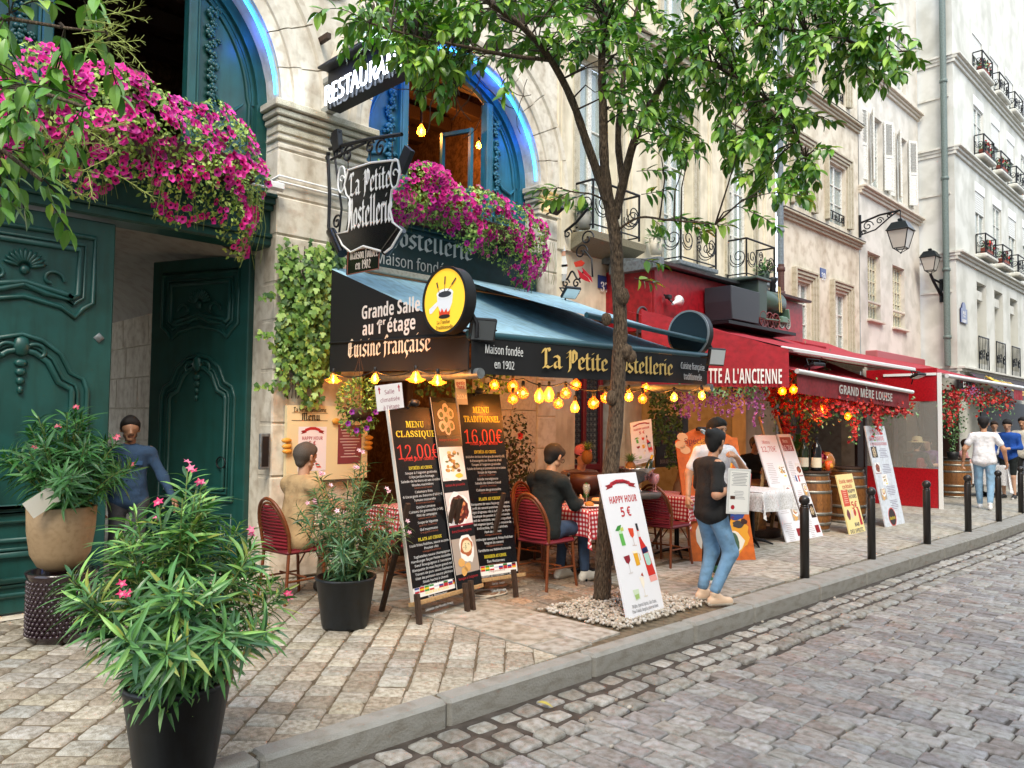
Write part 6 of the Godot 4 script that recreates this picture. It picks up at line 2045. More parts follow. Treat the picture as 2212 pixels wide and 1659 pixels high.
func oleander(b: Node3D, foot: Vector3, hgt: float, spread: float, nst: int, greens: Array, fl: Array, nfl: int, len: float, sd: int, most := 300) -> void:
	rng.seed = sd
	var meshes := shades(greens, 12, func(c): return leaf_mesh(len, len * 0.125, c, rf(0.2, 0.7), 0.3, 5, 0.5))
	var list := []
	var wood := Sh.new()
	var fm := []
	for c in fl: fm.append(flower_mesh(0.024, 5, S(c), S("#d98a9a"), 0.25, 0.5))
	var flist := []
	for i in nst:
		var an := TAU * i / nst * 2.4 + rf(-0.3, 0.3)
		var rr := sqrt((i + 0.5) / nst)
		var tip := foot + V(cos(an) * spread * rr, hgt * (1.0 - 0.55 * rr * rr) * rf(0.82, 1.05), sin(an) * spread * rr)
		var p := []
		var base := foot + V(cos(an) * 0.07 * rr, -0.02, sin(an) * 0.07 * rr)
		var n := 12
		for k in n + 1:
			var t := float(k) / n
			var q := base.lerp(tip, t)
			q.y = lerpf(base.y, tip.y, pow(t, 0.8)) - 0.06 * hgt * rr * t * t
			p.append(q)
		wood.tube(p, [0.007, 0.0065, 0.006, 0.006, 0.0055, 0.005, 0.005, 0.0045, 0.004, 0.004, 0.0035, 0.003, 0.003], 5, false)
		var side := rv()
		for k in range(2, n * 2):
			var t := k / float(n * 2)
			var q: Vector3 = p[k / 2].lerp(p[mini(k / 2 + 1, n)], 0.5 * (k % 2))
			var dir: Vector3 = (p[mini(k / 2 + 1, n)] - p[maxi(k / 2 - 1, 0)]).normalized()
			side = (side - dir * side.dot(dir)).normalized().rotated(dir, 0.6)
			for e in 3:
				if rng.randf() < (0.1 if t > 0.35 else 0.4): continue
				var sd2 := side.rotated(dir, TAU / 3 * e + rf(-0.2, 0.2))
				var up := lerpf(0.25, 1.1, t * t)
				var ld := (sd2 * 1.0 + dir * up + V(0, 0.05, 0)).normalized()
				list.append([rng.randi() % 12, Transform3D(aim((ld + rv() * 0.22).normalized(), (dir + rv() * 0.45)).scaled(V(rf(0.75, 1.25), 1, 1) * rf(0.5, 1.15) * (0.75 if k > n * 2 - 3 else 1.0)), q)])
		if (i * 7) % nst < nfl:
			for e in 1 + rng.randi() % 3:
				var fp: Vector3 = p[n] + V(rf(-0.03, 0.03), rf(0.0, 0.05), rf(-0.03, 0.03))
				var face := (V(rf(-0.6, 0.2), rf(0.2, 0.9), rf(0.2, 1.0))).normalized()
				flist.append([rng.randi() % fm.size(), Transform3D(Basis.looking_at(-face, Vector3.UP if absf(face.y) < 0.95 else Vector3.RIGHT), fp)])
	part("stem", wood, mat("#7a8a4a", 0.7), b)
	pieces("leaf", meshes, list, M.leaf, b, most, "foliage")
	if flist: pieces("flower", fm, flist, M.petal, b, 120, "blossom")
func pots_and_oleanders() -> void:
	var g := on_y(378, 1668)
	var b := site("potted_oleander", "full oleander with bright pink flowers in a dented black pot at the kerb", "potted plant", g)
	var s := Sh.new()
	s.lathe(g, [Vector2(0, 0.004), Vector2(0.165, 0.004), Vector2(0.175, 0.02), Vector2(0.235, 0.40), Vector2(0.245, 0.405), Vector2(0.245, 0.43), Vector2(0.222, 0.43), Vector2(0.212, 0.33), Vector2(0, 0.33)], 40)
	part("pot", s, M.pot_black, b)
	s = Sh.new()
	s.lathe(g + V(0, 0.335, 0), [Vector2(0.212, 0), Vector2(0.1, 0.02), Vector2(0, 0.015)], 20)
	part("soil", s, M.soil, b)
	oleander(b, g + V(-0.03, 0.34, 0), 1.02, 0.54, 64, ["#518244", "#43703c", "#669650", "#3c643e", "#8ab65e", "#5a864a", "#a0aa50"], ["#e0467c", "#d9356e", "#e97a9c"], 8, 0.165, 201)
	g = on_y(130, 1378)
	b = site("stacked_pot_oleander", "oleander in a tall beige pot set on a dark glazed planter by the green door", "potted plant", g)
	s = Sh.new()
	var prof := [Vector2(0, 0.004), Vector2(0.19, 0.004), Vector2(0.215, 0.05), Vector2(0.225, 0.45), Vector2(0.235, 0.47), Vector2(0.245, 0.5), Vector2(0.21, 0.5), Vector2(0.2, 0.3), Vector2(0, 0.3)]
	s.lathe(g, prof, 36)
	part("glazed_planter", s, mat("#2a1a1e", 0.18, {coat = 0.6}), b)
	s = Sh.new()
	for r in 13:
		for k in 36:
			var an := TAU * (k + 0.5 * (r % 2)) / 36
			var y := 0.06 + r * 0.031
			s.ball(g + V(cos(an) * 0.222, y, sin(an) * 0.222), V(0.015, 0.014, 0.015), 6)
	part("glaze_studs", s, mat("#33222a", 0.2, {coat = 0.6}), b)
	var q := g + V(-0.02, 0.5, 0)
	s = Sh.new()
	s.lathe(q, [Vector2(0, 0.004), Vector2(0.09, 0.004), Vector2(0.15, 0.04), Vector2(0.2, 0.13), Vector2(0.225, 0.3), Vector2(0.232, 0.47), Vector2(0.21, 0.475), Vector2(0.2, 0.4), Vector2(0, 0.4)], 40)
	part("beige_pot", s, mat("#a48a68", 0.65, {tex = M.limestone.albedo_texture, scale = 2.0}), b)
	oleander(b, q + V(0.02, 0.41, 0), 0.82, 0.5, 36, ["#4a7c40", "#3c6c38", "#5a8e4a", "#386236"], ["#e0566c", "#e7738a"], 6, 0.17, 203, 200)
	s = Sh.new()
	var tp := on_z(90, 1085, q.z + 0.25)
	s.box(tp, V(0.2, 0.13, 0.003), Basis(Vector3.BACK, 0.6))
	part("plant_label", s, mat("#dcd8cc", 0.6), b)
	g = on_y(745, 1352)
	b = site("pale_oleander", "greyish oleander with pale pink flowers in a black tub before the menu board", "potted plant", g)
	s = Sh.new()
	s.lathe(g, [Vector2(0, 0.004), Vector2(0.175, 0.004), Vector2(0.182, 0.02), Vector2(0.232, 0.37), Vector2(0.242, 0.375), Vector2(0.242, 0.395), Vector2(0.222, 0.395), Vector2(0.21, 0.3), Vector2(0, 0.3)], 36)
	part("pot", s, M.pot_black, b)
	oleander(b, g + V(0, 0.3, 0), 1.12, 0.52, 36, ["#3a5f3a", "#476b44", "#2f5233", "#56784c"], ["#e9b9c9", "#f0cfd8"], 10, 0.125, 205, 200)
func petunia_box(b: Node3D, x0: float, x1: float, ytop: Callable, ybot: Callable, zb: float, bulge: float, nl: int, nf: int, sd: int) -> void:
	rng.seed = sd
	var lm := shades(["#8fb04c", "#a4c25e", "#789a42", "#bcd272", "#688a3c"], 10, func(c): return leaf_mesh(0.045, 0.024, c, 0.2, 0.2, 3))
	var ll := []
	var fl := []
	var fm := []
	for c in ["#de259a", "#d11b8a", "#e637a6", "#c01f94", "#d82b9a"]: fm.append(flower_mesh(0.038, 5, tone(S(c), 0.1), S("#5d0a48"), 0.55, 0.8))
	var wood := Sh.new()
	for k in nl + nf:
		var x := rf(x0, x1)
		var yt: float = ytop.call(x); var yb: float = ybot.call(x)
		var t := rng.randf()
		var y := lerpf(yb, yt, t)
		var edge := minf((x - x0), (x1 - x)) / (x1 - x0)
		var z := zb + bulge * pow(sin(PI * (0.12 + 0.8 * t)), 0.7) * minf(1.0, 0.45 + edge * 4.0)
		var nrm := V(-0.3 if x < (x0 + x1) / 2 else 0.35, (t - 0.45) * 1.4, 1.0).normalized()
		if k >= nl and sin(x * 11.0 + y * 5.0 + sd) + sin(x * 5.0 - y * 13.0) + rng.randfn() * 0.6 < -0.95: continue
		z += 0.07 * sin(x * 8.0 + y * 6.0) + 0.05 * sin(y * 15.0 - x * 4.0)
		if k < nl:
			z -= absf(rng.randfn()) * 0.07
			var d := (rv() + V(0, -0.3, 0.3)).normalized()
			ll.append([rng.randi() % 10, Transform3D(aim(d, (nrm + rv() * 0.5).normalized()).scaled(Vector3.ONE * rf(0.7, 1.3)), V(x, y, z))])
		else:
			var f := (nrm + rv() * 0.4).normalized()
			fl.append([rng.randi() % 5, Transform3D(Basis.looking_at(-f, Vector3.UP).rotated(f, rf(0, TAU)).scaled(Vector3.ONE * rf(0.8, 1.2)), V(x, y, z + 0.012))])
	for k in 60:
		var x := rf(x0, x1)
		var yb: float = ybot.call(x)
		var a := V(x, lerpf(yb, ytop.call(x), 0.5), zb + bulge * 0.8)
		wood.tube([a, V(x + rf(-0.08, 0.08), lerpf(a.y, yb, 0.6), zb + bulge * 0.8), V(x + rf(-0.1, 0.1), yb - rf(0, 0.12), zb + bulge * 0.6)], 0.0025, 3, false)
	part("stem", wood, mat("#6a7a3a", 0.8), b)
	pieces("petunia_leaf", lm, ll, M.leaf_soft, b, 60, "foliage")
	pieces("petunia_flower", fm, fl, M.petal, b, 300, "blossom")
func climbers() -> void:
	var s := Sh.new()
	var b := site("petunia_box", "long window box overflowing with magenta petunias above the carriage door", "flower box", V(2.3, 3.95, 0.1))
	s.box(V(2.3, 4.05, 0.12), V(2.3, 0.22, 0.22), Basis(), 0.01)
	part("box", s, M.dark_red, b)
	petunia_box(b, 0.95, 3.5, func(x): return 4.62 + 0.07 * sin(x * 4.1) - (0.8 * maxf(0.0, x - 3.05)), func(x): return 3.56 + 0.12 * sin(x * 9.0) - 0.34 * clampf((x - 2.45) * 1.4, 0, 1) + 0.5 * clampf((x - 3.25) * 2.0, 0, 1), 0.06, 0.56, 5200, 900, 301)
	b = site("petunia_box", "window box overflowing with magenta petunias below the neon arch window", "flower box", V(6.3, 3.9, 0.1))
	s = Sh.new()
	s.box(V(6.3, 4.05, 0.14), V(2.2, 0.22, 0.22), Basis(), 0.01)
	part("box", s, M.dark_red, b)
	petunia_box(b, 5.0, 7.55, func(x): return 4.62 - 0.07 * (x - 5.2) + 0.05 * sin(x * 7.0), func(x): return 3.85 + 0.1 * sin(x * 6.0) - 0.42 * clampf((x - 5.9) * 0.9, 0, 1), 0.08, 0.5, 4200, 760, 303)
	rng.seed = 305
	b = site("hanging_ivy", "curtain of pale green ivy hanging on the stone pier beside the black awning", "ivy", V(4.1, 1.8, 0.05))
	var im := []
	for i in 12:
		var c := tone(S(["#5f8638", "#7a9c46", "#4a702f", "#9ab85e", "#3c5f2c"][i % 5]), 0.15, 0.05)
		s = Sh.new()
		s.col = c
		var pts := [V(0, 0, 0), V(-0.022, -0.002, 0.002), V(-0.034, 0.02, -0.004), V(-0.016, 0.026, 0.004), V(-0.016, 0.046, 0), V(0, 0.06, -0.006), V(0.016, 0.046, 0), V(0.016, 0.026, 0.004), V(0.034, 0.02, -0.004), V(0.022, -0.002, 0.002)]
		for k in range(1, 9): s.tri(V(0, 0.02, 0.003), pts[k], pts[k + 1], 1)
		s.tri(V(0, 0.02, 0.003), pts[9], pts[1], 1)
		im.append(s.mesh())
	var il := []
	var wood := Sh.new()
	for st in 64:
		var sx := rf(3.8, 4.44)
		var sy := rf(2.7, 3.5) if st > 22 else rf(3.3, 3.52)
		var ln := rf(0.5, 1.1) if st > 22 else rf(1.1, 1.75)
		var sz := 0.06 + 0.24 * sin(PI * clampf((sx - 3.7) / 0.85, 0, 1)) * rf(0.3, 1.0)
		var n := int(ln * 26)
		for k in n:
			var t := float(k) / n
			var p := V(sx + 0.06 * sin(t * 7.0 + st) + rf(-0.05, 0.05), sy - ln * t, sz * (1.0 - 0.35 * t) + rf(-0.03, 0.05))
			if p.y < 1.7 or (p.y < 2.1 and p.x > 4.3): continue
			il.append([rng.randi() % 12, Transform3D(aim((V(rf(-0.7, 0.7), -1.0, 0.25)).normalized(), (V(rf(-0.7, 0.4), 0.55, 1.0) + rv() * 0.35).normalized()).scaled(Vector3.ONE * rf(0.7, 1.5)), p)])
	for q in [[590, 635, -25], [588, 720, -30], [585, 832, -35], [735, 560, 15], [720, 610, 10]]:
		for k in 9: il.append([rng.randi() % 12, Transform3D(aim(V(rf(-1, 1), -0.6, 0.3).normalized(), V(0, 0.4, 1)), on_z(q[0] + q[2] * k / 8.0 + rf(-4, 4), q[1] + rf(-5, 8), 0.16))])
	for k in 14: wood.tube([V(rf(3.85, 4.4), 3.45, 0.05), V(rf(3.85, 4.4), 2.6, 0.1), V(rf(3.85, 4.3), 1.85, 0.08)], 0.006, 4, false)
	part("stem", wood, M.branch, b)
	pieces("ivy_leaf", im, il, M.leaf_soft, b, 300, "foliage")
	rng.seed = 307
	var c := on_z(775, 868, 1.0)
	b = site("hanging_basket", "round leafy hanging basket with a few purple flowers under the black awning", "hanging plant", c)
	s = Sh.new()
	s.lathe(c + V(0, -0.05, 0), [Vector2(0, -0.14), Vector2(0.1, -0.12), Vector2(0.15, 0.0), Vector2(0.14, 0.0), Vector2(0, -0.02)], 16)
	for e in 3: s.tube([c + V(cos(e * 2.1) * 0.14, -0.04, sin(e * 2.1) * 0.14), c + V(0, 0.45, 0)], 0.003, 4)
	part("basket", s, M.wood_dark, b)
	il = []
	var bm := shades(["#6a8a3a", "#55772f", "#86a24c"], 9, func(cc): return leaf_mesh(0.04, 0.022, cc, 0.2, 0.2, 3))
	for k in 700:
		var d := rv()
		if d.y < -0.5: d.y *= 1.4
		il.append([rng.randi() % 9, Transform3D(aim((d + rv() * 0.6).normalized(), d), c + d * V(0.2, 0.22, 0.2) * rf(0.75, 1.05))])
	pieces("leaf", bm, il, M.leaf_soft, b, 60, "foliage")
	var pf := [flower_mesh(0.03, 5, S("#7d2a9a"), S("#3a0a50"), 0.4, 0.8)]
	il = []
	for q in [[760, 890], [798, 905], [792, 925], [770, 930], [812, 890], [752, 915]]: il.append([0, Transform3D(Basis.looking_at(V(0.3, 0, -1)), on_z(q[0], q[1], 1.22))])
	pieces("flower", pf, il, M.petal, b, 20)
	rng.seed = 309
	var g := V(6.55, 0, 0.75)
	b = site("dark_shrub", "dark leafy shrub in a trough behind the right hand menu board", "shrub", g)
	b.set_meta("label", "dark leafy shrub with a red rose growing before the stone wall")
	s = Sh.new()
	s.box(g + V(0, 0.2, 0), V(0.7, 0.4, 0.3), Basis(), 0.01)
	part("trough", s, M.wood_dark, b)
	il = []
	var dm := shades(["#2c3a22", "#3b4a2a", "#402a24", "#24301e"], 8, func(cc): return leaf_mesh(0.055, 0.03, cc, 0.2, 0.2, 3))
	for k in 800:
		var d := rv()
		il.append([rng.randi() % 8, Transform3D(aim(rv(), d), g + V(0, 1.1, 0) + d * V(0.3, 0.72, 0.22) * pow(rng.randf(), 0.4))])
	pieces("leaf", dm, il, M.leaf_soft, b, 60, "foliage")
	part("rose", flower_mesh(0.05, 6, S("#a81420"), S("#600810"), 0.4, 0.8), M.petal_red, b).transform = b.global_transform.affine_inverse() * Transform3D(Basis(), on_z(1124, 942, 0.95))
	b = site("trained_creeper", "dark green creeper hanging below the far end of the black awning", "creeper", V(7.7, 1.6, 1.2))
	il = []
	var cm := shades(["#3f5a2a", "#4f6c30", "#2f4522", "#5f7c3a"], 8, func(cc): return leaf_mesh(0.06, 0.035, cc, 0.2, 0.2, 3))
	for k in 900:
		var u := rf(1405, 1475); var v := rf(835, 1010 if u > 1440 else 960)
		il.append([rng.randi() % 8, Transform3D(aim((rv() + V(0, -0.6, 0)).normalized(), V(-0.3, 0.4, 1)), on_z(u, v, rf(0.6, 1.0)))])
	for k in 260: il.append([rng.randi() % 8, Transform3D(aim((rv() + V(0, -0.6, 0)).normalized(), V(-0.3, 0.4, 1)), on_z(rf(900, 1100), rf(800, 850), rf(0.4, 1.4)))])
	pieces("leaf", cm, il, M.leaf_soft, b, 60, "foliage")
func garlands() -> void:
	rng.seed = 311
	var lm := shades(["#4f7a45", "#3f6a3c", "#6a9458", "#86a878"], 8, func(cc): return leaf_mesh(0.065, 0.036, cc, 0.2, 0.2, 3))
	var b := site("wisteria_garland", "pink and lilac artificial wisteria hanging below the red corner awning", "garland", on_z(1580, 850, 2.0))
	var list := []
	var pet := []
	for c in ["#b0589a", "#c474ae", "#8f4590", "#d08cc0"]: pet.append(flower_mesh(0.02, 4, tone(S(c), 0.1), S("#7a2a70"), 0.3, 0.6))
	var fl := []
	for k in 24:
		var u := 1485 + k * 7.4 + rf(-5, 5)
		var A := V(8.5, 0, 1.2).lerp(V(9.9, 0, 2.6), clampf((u - 1400) / 300.0, 0, 1))
		var top := V(A.x, 2.12 + rf(-0.05, 0.05), A.z - 0.1)
		var ln := rf(0.2, 0.5)
		for i in int(ln * 75):
			var t := rng.randf()
			fl.append([rng.randi() % 4, Transform3D(Basis.looking_at(-(V(-0.4, 0, 1) + rv() * 0.8).normalized()), top + V(rf(-1, 1) * 0.04 * (1 - t * 0.7), -ln * t, rf(-1, 1) * 0.04 * (1 - t * 0.7)))])
		for i in 9: list.append([rng.randi() % 8, Transform3D(aim((rv() + V(0, -0.7, 0)).normalized(), V(-0.3, 0.5, 1)), top + rv() * 0.09)])
	pieces("leaf", lm, list, M.leaf_soft, b, 40, "foliage")
	pieces("petal_cluster", pet, fl, M.petal, b, 60, "blossom")
	var red := []
	for c in ["#b51a1c", "#c8281f", "#9a1216", "#d23a2a"]: red.append(flower_mesh(0.032, 6, tone(S(c), 0.1), S("#6a0a0a"), 0.4, 0.75))
	var sets := [["red_garland", "garland of red artificial flowers hanging along the lower red awning", [[1830, 868, 2.5, 60, 30], [1880, 878, 2.5, 70, 26], [1930, 886, 2.5, 50, 22], [1770, 880, 2.4, 36, 40], [1720, 850, 1.9, 40, 60], [1680, 850, 1.6, 36, 60], [1760, 850, 1.9, 40, 70], [1895, 900, 2.5, 16, 70], [1845, 920, 2.5, 14, 40], [1950, 880, 2.5, 26, 26], [1700, 920, 1.8, 20, 50], [1740, 925, 1.9, 16, 50]]], ["bright_garland", "garland of red and pink artificial flowers under the farthest red awning", [[2060, 860, 2.5, 34, 36], [2085, 850, 2.5, 40, 28], [2120, 860, 2.5, 30, 34], [2150, 862, 2.5, 34, 34], [2175, 868, 2.5, 20, 34], [2050, 900, 2.45, 22, 40]]]]
	for st in sets:
		b = site(st[0], st[1], "garland", on_z(st[2][0][0], st[2][0][1], st[2][0][2]))
		list = []
		fl = []
		for q in st[2]:
			var n: int = int(q[3] * q[4] * 0.085)
			for i in n:
				var u: float = q[0] + rng.randfn() * q[3] * 0.36; var v: float = q[1] + rng.randfn() * q[4] * 0.38
				fl.append([rng.randi() % 4, Transform3D(Basis.looking_at(-(V(-0.4, 0.2, 1) + rv() * 0.8).normalized()), on_z(u, v, q[2] + rf(-0.12, 0.12)))])
			for i in int(n * 1.1):
				var u: float = q[0] + rng.randfn() * q[3] * 0.48; var v: float = q[1] + rng.randfn() * q[4] * 0.5
				list.append([rng.randi() % 8, Transform3D(aim((rv() + V(0, -0.6, 0)).normalized(), V(-0.3, 0.5, 1)), on_z(u, v, q[2] - 0.05 + rf(-0.12, 0.08)))])
		pieces("leaf", lm, list, M.leaf_soft, b, 60, "foliage")
		pieces("red_flower", red, fl, M.petal_red, b, 150, "blossom")
		if st[0] == "bright_garland":
			fl = []
			for i in 60: fl.append([rng.randi() % 4, Transform3D(Basis.looking_at(-(V(-0.4, 0.2, 1) + rv() * 0.8).normalized()), on_z(2108 + rng.randfn() * 12, 840 + rng.randfn() * 12, 2.6))])
			pieces("pink_flower", pet, fl, M.petal, b, 60, "blossom")
	var g := on_y(2060, 1080)
	b = site("barrel_shrub", "thin leafy shrub in a black pot standing on the far barrel", "potted plant", g + V(0, 0.9, 0))
	list = []
	for k in 320:
		var d := rv()
		list.append([rng.randi() % 8, Transform3D(aim(rv(), d), g + V(0, 1.75, 0) + d * V(0.35, 0.5, 0.3) * pow(rng.randf(), 0.5))])
	for k in 90: list.append([rng.randi() % 8, Transform3D(aim(rv(), Vector3.BACK), g + V(rf(-0.06, 0.06), rf(1.05, 1.5), rf(-0.06, 0.06)))])
	var s := Sh.new()
	s.lathe(g + V(0, 0.9, 0), [Vector2(0, 0.003), Vector2(0.1, 0.003), Vector2(0.13, 0.16), Vector2(0, 0.15)], 16)
	s.tube([g + V(0, 1.0, 0), g + V(0.02, 1.4, 0), g + V(0, 1.8, 0)], 0.015, 5)
	part("pot", s, M.black, b)
	pieces("leaf", lm, list, M.leaf_soft, b, 50, "foliage")
	for q in [[1418, 540, 0.25, 0.16, "leafy plant in a pale tub on the second french window's balcony", "#cfc8b8"], [1650, 580, 0.25, 0.2, "spiky green plant on the third french window's balcony", "#4b5a52"], [1262, 475, 0.2, 0.1, "small plant in a grey pot on the first mossy balcony ledge", "#8a8880"]]:
		var c := on_z(q[0], q[1], q[2])
		c.y = 4.33 if q[0] > 1300 else 4.42
		b = site("balcony_plant", q[4], "potted plant", c)
		s = Sh.new()
		s.lathe(c, [Vector2(0, 0.003), Vector2(0.09, 0.003), Vector2(0.12, 0.24), Vector2(0.1, 0.24), Vector2(0, 0.2)], 14)
		part("pot", s, mat(q[5], 0.8), b)
		list = []
		for k in 120:
			var d := rv()
			list.append([rng.randi() % 8, Transform3D(aim((d + V(0, 0.5, 0)).normalized(), Vector3.UP).scaled(Vector3.ONE * 1.4), c + V(0, 0.26, 0) + d * q[3] * rng.randf())])
		pieces("leaf", lm, list, M.leaf_soft, b, 40, "foliage")
	for q in [[0, 6.75, "#a83226"], [1, 6.75, "#c03a3a"], [0, 9.75, "#9a4a34"], [1, 9.75, "#a0402c"], [0, 12.3, "#a03a2c"]]:
		var c := V(26.4 + q[0] * 2.0, q[1] + 0.02, 1.1)
		b = site("geranium_box", "small flower box on a balcony of the white corner house", "flower box", c, "flower boxes of the white corner house")
		s = Sh.new()
		s.box(c + V(0, 0.1, 0), V(0.8, 0.18, 0.16), Basis(), 0.01)
		part("box", s, mat("#8a4434", 0.8), b)
		list = []
		fl = []
		for k in 90: list.append([rng.randi() % 8, Transform3D(aim((rv() + V(0, 0.4, 0)).normalized(), Vector3.BACK).scaled(Vector3.ONE * 1.5), c + V(rf(-0.4, 0.4), rf(0.18, 0.42), rf(-0.08, 0.1)))])
		for k in 22: fl.append([rng.randi() % 4, Transform3D(Basis.looking_at(-(V(-0.4, 0.2, 1) + rv() * 0.8).normalized()).scaled(Vector3.ONE * 1.3), c + V(rf(-0.4, 0.4), rf(0.25, 0.45), rf(0.0, 0.12)))])
		pieces("leaf", lm, list, M.leaf_soft, b, 8, "foliage")
		pieces("flower", red, fl, M.petal_red, b, 8, "blossom")
# ================= boards, furniture and table things
var bw := 0.0
var bh := 0.0
func board_frame(bl: Array, br: Array, tl: Array, y0: float) -> Transform3D:
	var a := on_y(bl[0], bl[1], y0)
	var c := on_y(br[0], br[1], y0)
	var x := (c - a).normalized()
	var d := ray(tl[0], tl[1])
	var t := eye + d * ((a - eye).dot(x) / d.dot(x))
	bw = a.distance_to(c)
	bh = a.distance_to(t)
	var y := (t - a).normalized()
	return Transform3D(Basis(x, y, x.cross(y)), a)
func flatq(s: Sh, t: Transform3D, x: float, y: float, w: float, h: float, z: float, c: String) -> void:
	s.col = S(c)
	s.flat(rect(x, y, x + w, y + h), t, z)
func blob(s: Sh, t: Transform3D, x: float, y: float, rx: float, ry: float, z: float, c: Color, k := 10) -> void:
	s.col = c
	var p := PackedVector2Array()
	for i in k: p.append(Vector2(x + cos(TAU * i / k) * rx * rf(0.8, 1.1), y + sin(TAU * i / k) * ry * rf(0.8, 1.1)))
	s.flat(p, t, z)
func dish(s: Sh, t: Transform3D, x: float, y: float, w: float, h: float, kind: int, z := 0.002) -> void:
	var bg := ["#2a1a14", "#e6e4e4", "#d9d5d3", "#a89c90"]
	flatq(s, t, x, y, w, h, z, bg[kind % 4])
	var cx := x + w * 0.5; var cy := y + h * 0.5; var r := minf(w, h) * 0.46
	match kind % 4:
		0:
			blob(s, t, cx, cy, r * 1.05, r * 1.2, z + 0.0005, S("#1b100c"), 18)
			for q in [[0, 0.55], [-0.5, 0.25], [0.5, 0.3], [-0.05, 0.0], [-0.5, -0.4], [0.42, -0.35], [0.0, -0.6]]:
				blob(s, t, cx + q[0] * r, cy + q[1] * r * 1.2, r * 0.34, r * 0.4, z + 0.001, S("#d8b89a")); blob(s, t, cx + q[0] * r + 0.004, cy + q[1] * r * 1.2 - 0.003, r * 0.2, r * 0.22, z + 0.0015, S("#3f5a2a"))
		1:
			blob(s, t, cx, cy - r * 0.2, r * 1.15, r * 1.0, z + 0.0005, S("#f4f3f0"), 18)
			for i in 34: blob(s, t, cx + rf(-0.7, 0.7) * r, cy + rf(-0.5, 0.8) * r, r * rf(0.1, 0.24), r * rf(0.06, 0.14), z + 0.001 + i * 0.00002, tone(S(["#a8763a", "#c89a4c", "#7d5528", "#d9b874", "#5f6a2c"][i % 5]), 0.2), 7)
			blob(s, t, cx + r * 0.5, cy - r * 0.8, r * 0.42, r * 0.16, z + 0.002, S("#e8cf4a"), 10)
		2:
			blob(s, t, cx, cy, r * 1.15, r * 1.1, z + 0.0005, S("#f1efee"), 20)
			blob(s, t, cx, cy, r * 0.95, r * 0.92, z + 0.0008, S("#5a2018"), 18)
			for i in 60: blob(s, t, cx + rf(-0.62, 0.62) * r, cy + rf(-0.62, 0.62) * r, r * rf(0.08, 0.18), r * rf(0.08, 0.16), z + 0.001 + i * 0.00001, tone(S(["#8a3a2a", "#6a241c", "#b05a3a", "#c98a5a", "#4a1a14"][i % 5]), 0.2), 6)
			flatq(s, t, x, y, w, h * 0.05, z + 0.0012, "#8a1c2c")
		3:
			blob(s, t, cx + r * 0.2, cy + r * 0.4, r * 0.85, r * 1.0, z + 0.0005, S("#efefec"), 18)
			blob(s, t, cx + r * 0.2, cy + r * 0.5, r * 0.66, r * 0.6, z + 0.0009, S("#b0643a"), 16)
			blob(s, t, cx + r * 0.22, cy + r * 0.55, r * 0.5, r * 0.42, z + 0.0013, S("#e8d9b0"), 14)
			for i in 8: blob(s, t, cx + r * rf(-0.1, 0.5), cy + r * rf(0.35, 0.75), r * 0.05, r * 0.04, z + 0.0016, S("#3f5a22"), 5)
			for q in [[-0.5, -0.4], [-0.35, -0.95], [0.05, -0.75]]: blob(s, t, cx + q[0] * r, cy + q[1] * r, r * 0.34, r * 0.3, z + 0.0018, S("#d9a860"), 10)
